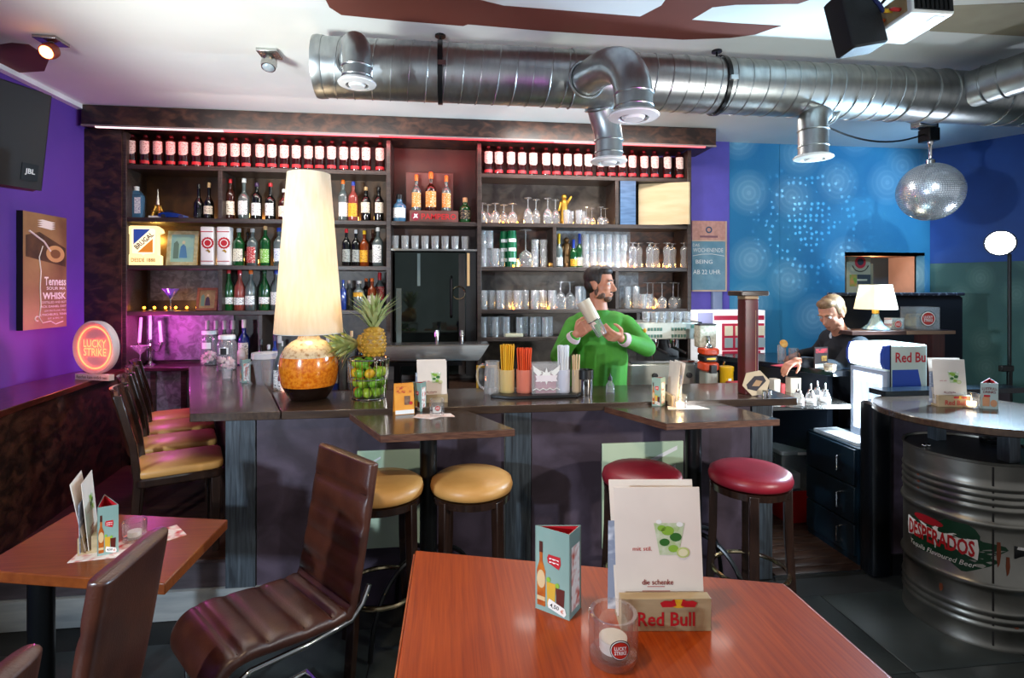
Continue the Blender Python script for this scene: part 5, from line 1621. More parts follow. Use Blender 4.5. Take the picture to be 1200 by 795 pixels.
# triangular tent cards: bottle picture, red inside
def tent(A_, B_, C_, zt_, h, label, style=0, name='tent_card'):
    A_, B_, C_ = Vector((*A_, zt_)), Vector((*B_, zt_)), Vector((*C_, zt_))
    t = thing(name, label, 'table card', tuple((A_ + B_ + C_) / 3))
    up_ = Vector((0, 0, h))
    cen = (A_ + B_ + C_) / 3
    m1 = pm('tent_teal', '#7d9a92', .35, c2='#90aaa0', scale=6) if style != 2 else pm('tent_pale', '#b9c9c4', .4)
    for k, (p, q) in enumerate(((A_, B_), (B_, C_), (C_, A_))):
        n_ = ((p + q) / 2 - cen).normalized() * .0012
        PW(t, 'card_face', MB().loft([[p, q, q - n_, p - n_], [p + up_, q + up_, q + up_ - n_, p + up_ - n_]]), m1)
        p2_, q2_ = p.lerp(cen, .10), q.lerp(cen, .10)
        u2_ = up_ * .992
        PW(t, 'inner_face', MB().loft([[p2_, q2_, q2_ - n_, p2_ - n_], [p2_ + u2_, q2_ + u2_, q2_ + u2_ - n_, p2_ + u2_ - n_]]), M_redink)
    for k, (p, q) in enumerate(((A_, B_), (B_, C_))):
        M = frame(p, q - p, (0, 0, 1))
        n_ = M.to_3x3() @ Vector((0, 0, 1))
        if n_.dot((p + q) / 2 - cen) < 0:
            M = frame(q, p - q, (0, 0, 1))
        w_ = (q - p).length
        if k == 0 and style != 2:
            # bottle picture
            PW(t, 'printed_bottle', flat([(x * w_, y * h) for x, y in ((.06, .06), (.30, .06), (.31, .48), (.22, .60), (.22, .80), (.13, .80), (.13, .60), (.05, .48))], M, .0006), pm('print_amber', '#9a3d10', .35, c2='#c06a1c', scale=40))
            PW(t, 'printed_cap', flat([(x * w_, y * h) for x, y in ((.125, .70), (.225, .70), (.225, .83), (.125, .83))], M, .001), pm('print_brown', '#4a1c10', .4))
            PW(t, 'printed_label', flat(disc(.18 * w_, .38 * h, .125 * w_, .11 * h, 18), M, .001), pm('print_cream', '#d8b888', .5))
            PW(t, 'printed_label', flat(rect(.18 * w_, .15 * h, .24 * w_, .05 * h), M, .001), pm('print_cream', '#d8b888', .5))
            PW(t, 'printed_banner', flat([(x * w_, y * h) for x, y in ((.38, .60), (.70, .55), (.76, .62), (.74, .70), (.40, .70), (.36, .66))], M, .0008), M_redink)
            for q_, yy in enumerate((.65, .61)):
                PW(t, 'printed_line', flat([(x * w_, (yy + y) * h) for x, y in ((.43, -.006), (.5, .008), (.56, -.004), (.62, .008), (.7, -.004), (.7, .012), (.43, .014))], M, .0014), M_whiteink)
            PW(t, 'printed_glass', flat([(x * w_, y * h) for x, y in ((.37, .08), (.58, .08), (.61, .37), (.34, .37))], M, .0008), pm('print_yellow_drink', '#d8a838', .35))
            PW(t, 'printed_glass', flat([(x * w_, y * h) for x, y in ((.64, .06), (.84, .06), (.87, .33), (.61, .33))], M, .0008), pm('print_cola', '#5a1c12', .35))
            PW(t, 'printed_lime', flat(disc(.40 * w_, .40 * h, .06 * w_, .03 * h, 12), M, .0012), M_lgreen)
            PW(t, 'printed_lime', flat(disc(.66 * w_, .36 * h, .06 * w_, .03 * h, 12), M, .0012), M_lgreen)
            PW(t, 'price_tag', flat([(x * w_, y * h) for x, y in ((.40, .07), (.86, .02), (.92, .06), (.88, .12), (.42, .18), (.38, .12))], M, .0014), M_paper)
            text(t, '4,50', .26 * w_, .055 * h, M @ Matrix.Translation((.58 * w_, .102 * h, .002)) @ Matrix.Rotation(R(-6), 4, 'Z'), M_ink, bold=.01)
            text(t, '€', .09 * w_, .045 * h, M @ Matrix.Translation((.80 * w_, .08 * h, .002)), pm('orange_ink', '#d8641c', .5), bold=.01)
        elif k == 0:
            text(t, 'LUSTFULL', .84 * w_, .10 * h, M @ Matrix.Translation((.5 * w_, .78 * h, .0012)), pm('dark_red_ink', '#7a1a1c', .5), bold=.02)
            text(t, 'DRINKS', .70 * w_, .10 * h, M @ Matrix.Translation((.5 * w_, .65 * h, .0012)), pm('dark_red_ink', '#7a1a1c', .5), bold=.02)
            PW(t, 'printed_jar', flat([(x * w_, y * h) for x, y in ((.12, .1), (.5, .1), (.52, .4), (.44, .5), (.2, .5), (.1, .4))], M, .0008), pm('print_peach', '#d89a70', .4))
            PW(t, 'printed_banner', flat(rect(.36 * w_, .5 * h, .36 * w_, .08 * h), M, .0012), M_redink)
            PW(t, 'printed_jar', flat(disc(.74 * w_, .22 * h, .2 * w_, .14 * h, 14), M, .0008), pm('print_peach', '#d89a70', .4))
        else:
            PW(t, 'printed_column', flat(rect(.5 * w_, .45 * h, .7 * w_, .75 * h), M, .0006), lab('tent_print', '#efe8e0', '#c84a2a', 1.4, 60, 60))
    return t


# oblong menus: card with mojito picture
def mojito(t, M, w_, h, pics=True, s=1.0):
    """printed lime drink and lettering on a menu front (M: lower-left corner frame)"""
    PW(t, 'printed_drink', flat([(x * w_, y * h) for x, y in ((.50, .47), (.72, .47), (.80, .72), (.44, .72))], M, .0006), pm('print_glass', '#cfd6bd', .4, c2='#a9bd84', scale=60))
    for cx, cy, r_, m_ in ((.60, .66, .075, M_lgreen), (.69, .61, .07, M_dgreen), (.56, .57, .06, M_dgreen), (.66, .52, .06, M_lgreen), (.53, .68, .05, M_lgreen), (.74, .71, .04, M_whiteink), (.50, .73, .035, M_whiteink)):
        PW(t, 'printed_leaf', flat(disc(cx * w_, cy * h, r_ * w_, r_ * w_ * .7, 12), M, .001), m_)
    PW(t, 'printed_lime', flat(disc(.77 * w_, .49 * h, .075 * w_, .06 * w_, 16), M, .0014), pm('lime_print', '#c4cf7e', .4))
    PW(t, 'printed_lime', flat(disc(.77 * w_, .49 * h, .055 * w_, .042 * w_, 16), M, .0018), pm('lime_pulp', '#e8e2b8', .4))
    text(t, 'mit stil.', .22 * w_, .032 * h, M @ Matrix.Translation((.30 * w_, .52 * h, .001)), M_redink)
    text(t, 'die schenke', .36 * w_, .042 * h, M @ Matrix.Translation((.47 * w_, .26 * h, .001)), pm('maroon_ink', '#8a1c22', .5), bold=.012)
    for k, ww in enumerate((.2, .32, .26, .18)):
        PW(t, 'printed_line', flat(rect(.45 * w_, (.225 - .022 * k - (.012 if k else 0)) * h, ww * w_, .007 * h), M, .0008), pm('rose_ink', '#c07a74', .5))


def menu_block(c, right, zt_, s, label, words=True, n_cards=2):
    """wooden block holder with menu cards; s scale (1 = front table one)"""
    rv = Vector(right).normalized()
    nv = rv.cross(Vector((0, 0, 1))).normalized()         # towards the viewer
    if nv.dot(Vector((c[0], c[1], 0))) > 0:
        nv = -nv
    t = thing('menu_holder', label, 'menu holder', (c[0], c[1], zt_))
    O = Vector((c[0], c[1], zt_))

    def P_(x, y, z):                                        # x right, y towards viewer, z up
        return O + rv * x + nv * y + Vector((0, 0, z))
    w_, dpt, hb = .166 * s, .06 * s, .06 * s
    # block with a slot: front board, back board, floor
    mbk = pm('beech_block', '#b9a27e', .5, c2='#a08a66', scale=6, stretch=(1, 6, 6))

    def bx_(x0, x1, y0, y1, z0, z1):
        return MB().add([P_(x, y, z) for z in (z0, z1) for y in (y0, y1) for x in (x0, x1)], [(0, 2, 3, 1), (4, 5, 7, 6), (0, 1, 5, 4), (2, 6, 7, 3), (0, 4, 6, 2), (1, 3, 7, 5)])
    fb = PW(t, 'front_board', bx_(-w_ / 2, w_ / 2, .008 * s, dpt / 2, 0, hb), mbk, bevel=.001)
    PW(t, 'back_board', bx_(-w_ / 2, w_ / 2, -dpt / 2, -.012 * s, 0, hb), mbk, bevel=.001)
    PW(t, 'slot_floor', bx_(-w_ / 2, w_ / 2, -.012 * s, .008 * s, 0, .01 * s), mbk)
    if words:
        M = frame(P_(0, dpt / 2 + .0008, hb * .38), rv, (0, 0, 1))
        text(fb, 'Red Bull', .105 * s, .026 * s, M, M_redink, bold=.02, shear=0)
        M2 = frame(P_(.022 * s, dpt / 2 + .0008, hb * .86), rv, (0, 0, 1))
        PW(fb, 'sun_disc', flat(disc(.0, 0, .016 * s, .008 * s, 16), M2), pm('sun_yellow', '#e6b023', .5))
        for q in (-1, 1):
            PW(fb, 'bull', flat([(q * x * s, y * s) for x, y in ((.004, -.003), (.012, -.006), (.03, -.006), (.034, .002), (.026, .006), (.014, .005), (.008, .009))], M2, .0014), M_redink)
    # cards
    hw = .165 * s
    hh = .235 * s
    for k in range(n_cards):
        x0 = (-.002 + .000 * k) * s
        y0_, tilt = (.002 - .010 * k) * s, (-.02 - .02 * k) * s
        zt2 = hh + (.004 * k) * s
        z0_ = .012 * s
        sk = (.003 + .004 * k) * s
        vs = []
        for (x, z, sh_) in ((-hw / 2, z0_, 0), (hw / 2, z0_, 0), (hw / 2, z0_ + zt2, 1), (-hw / 2, z0_ + zt2, 1)):
            vs.append(P_(x + x0 - sh_ * sk, y0_ + sh_ * tilt, z))
        bk = [v - nv * .0016 for v in vs]
        cd = PW(t, 'menu_card', MB().loft([bk, vs]), M_menu)
        if k == 0:
            M = frame(vs[0], vs[1] - vs[0], vs[3] - vs[0])
            mojito(cd, M, hw, zt2)
    sv = [P_(-hw / 2 - .016 * s, -.02 * s, .012 * s), P_(-.02 * s, -.02 * s, .012 * s), P_(-.02 * s, -.024 * s, .18 * s), P_(-hw / 2 - .014 * s, -.024 * s, .18 * s)]
    PW(t, 'flyer', MB().loft([[v - nv * .0012 for v in sv], sv]), lab('flyer_print', '#8f99ae', '#d8dce4', 1, 40, 60))
    return t


def tealight(loc, r, h, label, lit=False, badge=True, group='tea light glasses', face=-84):
    t = thing('tea_light_glass', label, 'candle glass', loc, 0, group)
    obj('glass_wall', MB().lathe([(r * .94, 0), (r, .006), (r * 1.02, h * .96), (r * .98, h), (r * .82, h * .98), (r * .78, h * .3)], 36), glass('thick_glass', white=.02, lo=.04, hi=.7), t)
    obj('glass_base', MB().lathe([(0, 0), (r * .94, 0), (r * .96, .012), (r * .7, h * .2), (0, h * .2)], 36), glass('thick_glass', white=.02, lo=.04, hi=.7), t)
    obj('candle', MB().lathe([(0, h * .21), (r * .56, h * .21), (r * .58, h * .46), (0, h * .47)], 24), pm('wax_lit', '#fff2dc', .5, emit=2.5, ec='#ffd9a0') if lit else pm('wax', '#f2ede4', .5, trans=.3), t)
    if lit:
        obj('flame', MB().lathe([(0, h * .52), (.003, h * .58), (0, h * .75)], 8), pm('flame', '#ffd080', .5, emit=25), t)
    if badge:
        def bend(v):
            a = R(face) + v.x / r
            return Vector(((r * 1.02 + .001 + v.z) * math.cos(a), (r * 1.02 + .001 + v.z) * math.sin(a), h * .52 + v.y))
        for rr_, m_, e_ in ((r * .40, M_ink, 0), (r * .37, M_whiteink, .0004), (r * .34, M_ink, .0008), (r * .32, pm('strike_red', '#c0281c', .4), .0012)):
            n_ = 24
            vs = [bend(Vector((0, 0, e_)))] + [bend(Vector((rr_ * math.cos(2 * PI * k / n_), rr_ * math.sin(2 * PI * k / n_), e_))) for k in range(n_)]
            obj('badge', MB().add(vs, [(0, 1 + k, 1 + (k + 1) % n_) for k in range(n_)]), m_, t)
        for wd, yy in (('LUCKY', .09), ('STRIKE', -.09)):
            obj('lettering', tmesh(wd, r * .46, r * .15, .02, bend=lambda v, yy=yy: bend(Vector((v.x, v.y + yy * r, .0018)))), M_whiteink, t, smooth=0)
    return t


# --- front table
tent((.173, 1.046), (.230, .997), (.262, 1.036), 1.07, .163, 'tall three-sided rum card with price tag on the front table')
menu_block((.403, .975), (.99, -.115, 0), 1.07, 1.0, 'wooden menu block with large white drink menu on the front table')
tealight((.281, .888, 1.07), .041, .080, 'thick glass candle holder with red round badge on the front table', face=-92)
# --- left table
q1, q2, q3 = at(114, 653, z=.78), at(139, 648, z=.78), at(136, 634, z=.78)
tent((q1.x, q1.y), (q2.x, q2.y), (q3.x - .045, q3.y + .01), .78, .168, 'three-sided rum card beside the menus on the left table')
p = at(92, 648, z=.78)
menu_block((p.x + .012, p.y + .06), (-.36, .93, 0), .78, 1.0, 'wooden menu block seen from its side on the left table')
p = at(140, 640, z=.78)
M_news = lab('printed_mat', '#e8d8cc', '#c83a34', 1.5, 22, 60)
for k, (x, y, a, l) in enumerate(((.0, -.035, 8, 'colourful printed place mat under the rum card'), (.075, .035, 40, 'second printed sheet lying askew behind the rum card'))):
    o = obj('printed_sheet', MB().box(-.11, .11, -.06, .06, 0, .0015 + .0015 * k), lab('printed_mat%d' % k, '#e8d8cc', '#c83a34', 1.5, 30, 10), None, (p.x + x, p.y + y, .7802), R(a))
    tag(o, l, 'place mat')
p = at(152, 637, z=.784)
tealight((p.x, p.y + .03, .784), .038, .07, 'tea light glass behind the rum card on the left table', badge=False)
# --- high table left
HT = 1.0525
p = at(473, 484, z=HT)
t = thing('a_frame_card', 'orange folded price card on the high table', 'table card', tuple(p), R(14))
for s in (1, -1):
    m_ = pm('card_orange', '#dd8a26', .5, c2='#e6a03a', scale=9)
    vs = [(-.05, s * .038, 0), (.05, s * .038, 0), (.05, 0, .155), (-.05, 0, .155)]
    obj('card_leaf', MB().loft([[(x, y - s * .0015, z) for x, y, z in vs], vs]), m_, t)
Mc = frame((-.05, -.0385, 0), (1, 0, 0), Vector((0, .038, .155)))
obj('printed_text', flat(rect(.05, .125, .08, .035), Mc, .001), lab('orange_print', '#e0902c', '#b0301c', 1.6, 60, 60), t)
obj('printed_photo', flat(rect(.065, .07, .03, .045), Mc, .001), pm('photo_brown', '#5a3a2c', .4, c2='#8a6a50', scale=50), t)
obj('printed_price', flat(disc(.083, .055, .009), Mc, .0016), M_redink, t)
obj('printed_strip', flat(rect(.05, .012, .095, .02), Mc, .001), M_white, t)
q1, q2 = at(485, 484, z=HT), at(495, 484, z=HT)
tent((q1.x - .012, q1.y + .06), (q1.x + .035, q1.y + .02), (q1.x + .06, q1.y + .07), HT, .15, 'three-sided card between orange card and menu on the high table')
p = at(507, 476, z=HT)
menu_block((p.x, p.y + .03), (1, .03, 0), HT, .98, 'white drink menu standing on the left high table', words=False)
p = at(512, 487, z=HT)
tealight((p.x, p.y, HT), .037, .085, 'clear candle glass in front of the menu on the left high table')
o = obj('napkin', MB().prism([(-.11, -.03), (-.02, -.075), (.03, -.03), (.10, -.04), (.08, .03), (-.09, .03)], 0, .0015), pm('printed_napkin', '#eee0d8', .6, c2='#e0b8a8', scale=30), None, (p.x - .01, p.y, HT - .0003))
tag(o, 'white napkin under the candle glass on the left high table', 'napkin')
# --- high table right
q1 = at(772, 476, z=HT)
tent((q1.x - .035, q1.y + .012), (q1.x + .008, q1.y - .01), (q1.x + .05, q1.y + .03), HT, .155, 'three-sided pale card on the right high table', style=1)
p = at(796, 478, z=HT)
menu_block((p.x, p.y + .1), (.05, 1, 0), HT, .95, 'menu block seen edge-on behind the lit candle', words=False)
tealight((p.x - .01, p.y - .03, HT), .036, .075, 'burning candle glass on the right high table', lit=True, badge=False)
light('candle_light', 'POINT', (p.x - .01, p.y - .03, HT + .09), .5, (1, .7, .35), size=.01)
o = obj('napkin', MB().prism([(-.10, -.03), (.13, -.04), (.10, .04), (-.07, .05)], 0, .0015), pm('printed_napkin2', '#f0e4da', .6), None, (p.x + .02, p.y - .01, HT - .0003))
tag(o, 'white napkin under the burning candle on the right high table', 'napkin')
# --- bar arm tent
q1 = at(284, 449, z=ZK)
tent((q1.x - .03, q1.y + .04), (q1.x, q1.y - .002), (q1.x + .045, q1.y + .02), ZK, .155, 'three-sided pale drinks card on the bar arm by the jars', style=1)
# --- drum table
p = at(1113, 476, z=1.07)
menu_block((p.x + .01, p.y), (.98, -.2, 0), 1.07, 1.0, 'drink menu in a wooden block on the drum table')
p2 = at(1134, 478, z=1.07)
tealight((p2.x, p2.y - .02, 1.07), .037, .08, 'burning candle glass beside the menu on the drum table', lit=True, badge=False)
q1, q2, q3 = at(1149, 479, z=1.07), at(1170, 480, z=1.07), at(1168, 473, z=1.07)
tent((q1.x, q1.y), (q2.x, q2.y), (q3.x - .01, q3.y + .03), 1.07, .135, 'three-sided pale drinks card at the right on the drum table', style=2)
p = at(1161, 519, z=.872)
t = thing('ashtray', 'small dark round ashtray on the drum lid', 'ashtray', (p.x, p.y, .872))
obj('dish', MB().lathe([(0, 0), (.045, 0), (.05, .02), (.042, .024), (.036, .008), (0, .006)], 24), M_blackm, t)
obj('rim', MB().torus((0, 0, .021), .046, .004, 24, 6), M_chrome, t)

# ================================================================== BIG TABLE LAMP
lp = at(362, 467, z=ZK)
lm = thing('table_lamp', 'huge orange ceramic table lamp with tall cream shade on the bar', 'lamp', tuple(lp))
k3 = depth(lp.x, lp.y) / F
vase = [(0, 0), (18, 0), (22, 2), (26, 9), (31, 20), (33, 32), (33, 42), (31, 52), (26, 61), (19, 67), (13, 70)]
PW(lm, 'vase_foot', MB().lathe([(r_ * k3, z * k3) for r_, z in [(0, 0), (18, 0), (22, 2), (26, 9), (29.5, 16)]], 48, c=tuple(lp)), pm('dark_glaze', '#1c0f0a', .18, coat=.6), smooth=60)
PW(lm, 'vase_body', MB().lathe([(r_ * k3, z * k3) for r_, z in [(29.5, 16), (31, 20), (33, 32), (33, 42), (31.5, 50)]], 48, c=tuple(lp)), pm('orange_crackle_glaze', '#d2620a', .2, c2='#f09022', scale=60, detail=6, lo=.35, hi=.6, coat=.7), smooth=60)
PW(lm, 'vase_shoulder', MB().lathe([(r_ * k3, z * k3) for r_, z in [(31.5, 50), (29, 56), (26, 61), (19, 67), (13, 70), (11.5, 74), (13, 78), (0, 78)]], 48, c=tuple(lp)), pm('cream_glaze', '#cdb896', .22, c2='#8a5a2a', scale=50, lo=.5, hi=.75, coat=.6), smooth=60)
# shade: thin wall cone with thickness
sh_p = [(38.5, 77), (24, 263), (23.6, 263), (38, 77)]
PW(lm, 'lampshade', MB().lathe([(r_ * k3, z * k3) for r_, z in sh_p + [sh_p[0]]], 48, c=tuple(lp)), pm('cream_fabric', '#ece0cc', .8, c2='#e0d0b4', scale=8, stretch=(6, 6, 1), trans=.4), smooth=60)
PW(lm, 'rod', MB().tube([(lp.x, lp.y, lp.z + 77 * k3), (lp.x, lp.y, lp.z + 150 * k3)], .008, 8), M_brass)
PW(lm, 'bulb', MB().sphere((lp.x, lp.y, lp.z + 150 * k3), .035, 14, 10), pm('lamp_bulb', '#fff1d8', .4, emit=6, ec='#ffd9a0'))
PW(lm, 'shade_ring', MB().torus((lp.x, lp.y, lp.z + 77 * k3), 38 * k3, .003, 48, 6), M_white)
light('lamp_light', 'POINT', (lp.x, lp.y, lp.z + 120 * k3), 5, (1, .85, .62), size=.05)
light('lamp_light', 'POINT', (lp.x, lp.y, lp.z + 200 * k3), 2.5, (1, .85, .62), size=.05)

# ================================================================== FRUIT BASKET
bp_ = at(432, 466, z=ZK)
bk = thing('wire_basket', 'round wire fruit basket on the bar beside the lamp', 'basket', tuple(bp_))
rb0, rb1, hb = .094, .118, .225
for z, r_ in ((.004, rb0), (hb, rb1), (hb * .5, (rb0 + rb1) / 2)):
    PW(bk, 'hoop', MB().torus((bp_.x, bp_.y, bp_.z + z), r_, .003 if z != hb else .0045, 36, 6), M_chrome)
for k in range(18):
    a = 2 * PI * k / 18
    PW(bk, 'wire', MB().tube([(bp_.x + rb0 * math.cos(a), bp_.y + rb0 * math.sin(a), bp_.z + .004), (bp_.x + rb1 * math.cos(a), bp_.y + rb1 * math.sin(a), bp_.z + hb)], .0022, 5), M_chrome)
PW(bk, 'basket_floor', MB().lathe([(0, .002), (rb0, .002), (rb0, .004), (0, .004)], 28, c=tuple(bp_)), M_brush)
fm_ = {'lime': (MB().sphere((0, 0, 0), (.0265, .0265, .030), 14, 10).sphere((0, 0, .030), .006, 6, 4)), 'lemon': MB().sphere((0, 0, 0), (.0275, .0275, .033), 14, 10).sphere((0, 0, .034), .009, 6, 4), 'orange': MB().sphere((0, 0, 0), .0285, 14, 10)}
fmat = {'lime': [pm('lime_a', '#7ba822', .38, c2='#9cc23c', scale=20), pm('lime_b', '#a9be38', .38, c2='#88ac2a', scale=20), pm('lime_c', '#5a9220', .38, c2='#78ac2c', scale=20)], 'lemon': [pm('lemon_y', '#e0b828', .4, c2='#d2a01c', scale=20)], 'orange': [pm('orange_p', '#dc7a1e', .42, c2='#c8641a', scale=20)]}
fme = {k: [fm_[k].mesh(k, m_, 60) for m_ in fmat[k]] for k in fm_}
cnt = 0
lay = [(0.036, .062, 7), (.092, .068, 7), (.148, .074, 8), (.202, .070, 7)]
spec = {(0, 5): 'orange', (1, 4): 'orange', (2, 7): 'lemon', (1, 6): 'lime', (2, 5): 'lemon'}
hts = ['bottom', 'second', 'third', 'topmost']
for li, (z, rr, n) in enumerate(lay):
    for k in range(n):
        a = 2 * PI * k / n + li * .5 - PI / 2
        if li == 3 and math.cos(a) > .15:
            continue
        kind = spec.get((li, k), 'lime')
        o = obj(kind, random.choice(fme[kind]), None, None, (bp_.x + rr * math.cos(a), bp_.y + rr * math.sin(a), bp_.z + z))
        o.rotation_euler = (random.uniform(0, 3), random.uniform(0, 3), random.uniform(0, 3))
        tag(o, '%s in the wire basket, %s layer, %s counted from the front' % (kind, hts[li], ORD[k]), kind, 'citrus fruit in the basket')


def pineapple(base, axis, L, r, label):
    t = thing('pineapple', label, 'pineapple', tuple(base), group='pineapples on the fruit basket')
    ax = Vector(axis).normalized()
    M = Matrix.Translation(base) @ ax.to_track_quat('Z', 'Y').to_matrix().to_4x4()
    body = MB().lathe([(0, 0), (r * .75, L * .04), (r * .96, L * .22), (r, L * .45), (r * .92, L * .7), (r * .7, L * .92), (r * .3, L), (0, L)], 24, M)
    PW(t, 'fruit', body, pm('pineapple_skin', '#8a6218', .5, c2='#b98a2a', scale=16), smooth=60)
    eyes = MB()
    for i in range(8):
        z = L * (.08 + .112 * i)
        f = [(0, .75), (.22, .96), (.45, 1), (.7, .92), (.92, .7), (1, .3)]
        zz = z / L
        for (u0, v0), (u1, v1) in zip(f[:-1], f[1:]):
            if u0 <= zz <= u1:
                rr = r * (v0 + (v1 - v0) * (zz - u0) / (u1 - u0))
        for k in range(11):
            a = 2 * PI * (k + .5 * (i % 2)) / 11
            c = Vector((rr * math.cos(a), rr * math.sin(a), z))
            tn = Vector((-math.sin(a), math.cos(a), 0))
            upv = Vector((0, 0, 1))
            nr_ = Vector((math.cos(a), math.sin(a), .15))
            s = rr * .25
            vs = [c + tn * s, c + upv * L * .06, c - tn * s, c - upv * L * .06, c + nr_ * .007 + upv * .002]
            eyes.add(vs, [(0, 1, 4), (1, 2, 4), (2, 3, 4), (3, 0, 4)], M)
    PW(t, 'eyes', eyes, pm('pineapple_eye', '#c99a34', .5, c2='#a8741e', scale=40), smooth=0)
    lm_ = pm('pineapple_leaf', '#7d9a52', .45, c2='#b4b47c', scale=8)
    for i in range(34):
        a = i * 2.399
        f = i / 34
        ll = (.07 + .13 * math.sin(PI * (.25 + .6 * f))) * (L / .17)
        spread = .85 * (1 - f) + .12
        p0 = Vector((r * .28 * (1 - f) * math.cos(a), r * .28 * (1 - f) * math.sin(a), L * .97 + f * .05))
        d1 = Vector((math.cos(a) * spread, math.sin(a) * spread, 1)).normalized()
        d2 = Vector((math.cos(a) * spread * 1.7, math.sin(a) * spread * 1.7, .75)).normalized()
        tn = Vector((-math.sin(a), math.cos(a), 0))
        pm_ = p0 + d1 * ll * .55
        pe = pm_ + d2 * ll * .5
        w_ = .015
        th = Vector((math.cos(a), math.sin(a), -.3)) * .003
        vs = [p0 - tn * w_, p0 + tn * w_, pm_ + tn * w_ * .8, pe, pm_ - tn * w_ * .8, p0 + th, pm_ + th]
        PW(t, 'leaf', MB().add(vs, [(1, 0, 4, 2), (4, 3, 2), (0, 1, 5), (1, 2, 6, 5), (2, 3, 6), (3, 4, 6), (4, 0, 5, 6)], M), lm_, smooth=0)
    return t


pineapple(Vector((bp_.x + .03, bp_.y - .005, bp_.z + .235)), (0, 0, 1), .175, .068, 'upright pineapple standing in the fruit basket')
pb_ = Vector((bp_.x + .07, bp_.y + .115, bp_.z + .31))
pineapple(pb_, (-.93, -.42, -.03), .16, .062, 'pineapple lying behind with its green crown to the left')
# ================================================================== STRAW TRAY AND BAR UTENSILS
tp = at(630, 466, z=ZK)
tr = thing('service_tray', 'flat black octagonal service tray with straws on the bar', 'tray', tuple(tp))
PW(tr, 'tray_base', MB().prism([(tp.x - .27, tp.y + .02), (tp.x - .16, tp.y - .04), (tp.x + .22, tp.y - .04), (tp.x + .27, tp.y + .02), (tp.x + .2, tp.y + .2), (tp.x - .2, tp.y + .2)], ZK, ZK + .018), M_black, bevel=.003)
zt_ = ZK + .018


def straws(px, hpx, wpx, m, n, label, cup, flare=1.12, nm='straw'):
    p = at(px, 461, z=zt_)
    kk = depth(p.x, p.y) / F
    p = Vector((p.x, p.y + .03, zt_))
    t = thing('straw_cup', label, 'straw holder', tuple(p), 0, 'straw cups on the tray')
    r_ = wpx / 2 * kk
    obj('cup', MB().lathe([(0, .0), (r_ * .95, 0), (r_, .004), (r_ * 1.03, .135), (r_ * .97, .135), (r_ * .94, .008)], 20), cup, t)
    h = hpx * kk
    for k in range(n):
        a = k * 2.399
        rr = r_ * .86 * math.sqrt((k + .5) / n)
        b = Vector((rr * .8 * math.cos(a), rr * .8 * math.sin(a), .008))
        e = Vector((rr * flare * 1.1 * math.cos(a), rr * flare * 1.1 * math.sin(a), h * (1 + random.uniform(-.012, .012))))
        obj(nm, MB().tube([b, e], .0042, 6, caps=False), m, t)
    return t


straws(595, 56, 17, pm('yellow_straw', '#f0b60e', .4), 30, 'cup of yellow straws on the tray', glass('cup_y', white=.35, wc='#ffe6a0', rough=.2))
straws(615, 52, 18, pm('orange_straw', '#ee5316', .4), 30, 'cup of orange straws on the tray', glass('cup_o', white=.45, wc='#ff9a80', rough=.2))
straws(661, 55, 16, pm('white_straw', '#eef0f4', .4), 30, 'cup of white straws on the tray', glass('cup_w', white=.4, wc='#f0f0ff', rough=.2), .95)
straws(676, 44, 9, pm('wood_stick', '#d8b588', .5), 9, 'narrow cup of wooden stirring sticks on the tray', glass('cup_s', white=.4, wc='#e0c8a8', rough=.2), 1.3, 'stick')
p = at(640, 461, z=zt_)
t = thing('napkin_dispenser', 'clear acrylic dispenser with white star emblem between the straw cups', 'dispenser', (p.x, p.y + .03, zt_))
mac = glass('acrylic', white=.12)
obj('acrylic_front', MB().box(-.085, .085, -.04, -.037, 0, .175), mac, t)
obj('acrylic_back', MB().box(-.085, .085, .037, .04, 0, .175), mac, t)
for s in (-.085, .082):
    obj('acrylic_side', MB().box(s, s + .003, -.037, .037, 0, .175), mac, t)
obj('napkin_stack', MB().box(-.06, .06, -.025, .03, 0, .10), pm('mauve_napkins', '#a0506a', .7, c2='#c88aa0', scale=9, stretch=(1, 1, 10)), t)
Mf = frame((0, -.0405, 0), *FRONT)
star = []
for k in range(16):
    r_ = (.05, .024)[k % 2]
    star.append((r_ * math.sin(2 * PI * k / 16), .10 + r_ * math.cos(2 * PI * k / 16)))
se = obj('star_emblem', flat(star, Mf, .001), M_whiteink, t)
for s in (-1, 1):
    obj('wing', flat([(s * .02, .12), (s * .08, .165), (s * .075, .13), (s * .05, .10)], Mf, .001), M_whiteink, t)
obj('ribbon', flat([(-.065, .105), (.065, .105), (.058, .085), (.065, .07), (-.065, .07), (-.058, .085)], Mf, .0014), pm('ribbon_white', '#f2e6ea', .5), t)
obj('scroll_line', MB().tube([(x, -.042, z) for x, z in ((-.08, .02), (-.06, .03), (-.04, .02), (-.02, .03), (0, .02), (.02, .03), (.04, .02), (.06, .03), (.08, .02))], .003, 5), M_whiteink, t)
p = at(686, 463, z=ZK)
t = thing('shaker_cup', 'dark metal cup with black rim beside the tray', 'cup', tuple(p))
obj('cup_body', MB().lathe([(0, 0), (.04, 0), (.042, .01), (.043, .10), (.04, .10), (.036, .01), (0, .01)], 24), M_chrome, t)
obj('black_band', MB().lathe([(.044, .095), (.047, .097), (.047, .15), (.042, .15), (.042, .1)], 24), M_black, t)
p = at(715, 461, z=ZK)
t = thing('bitters_bottle', 'little clear dasher bottle with black stopper on the bar', 'bottle', tuple(p))
obj('bottle_body', MB().lathe([(0, 0), (.026, 0), (.027, .01), (.024, .05), (.012, .07), (.011, .078)], 18), M_glassb, t)
obj('stopper', MB().lathe([(.011, .076), (.014, .078), (.013, .095), (.004, .105), (.003, .118), (0, .118)], 12), M_black, t)
p = at(577, 463, z=ZK)
t = thing('glass_jug', 'clear glass jug with handle left of the straw tray', 'jug', tuple(p))
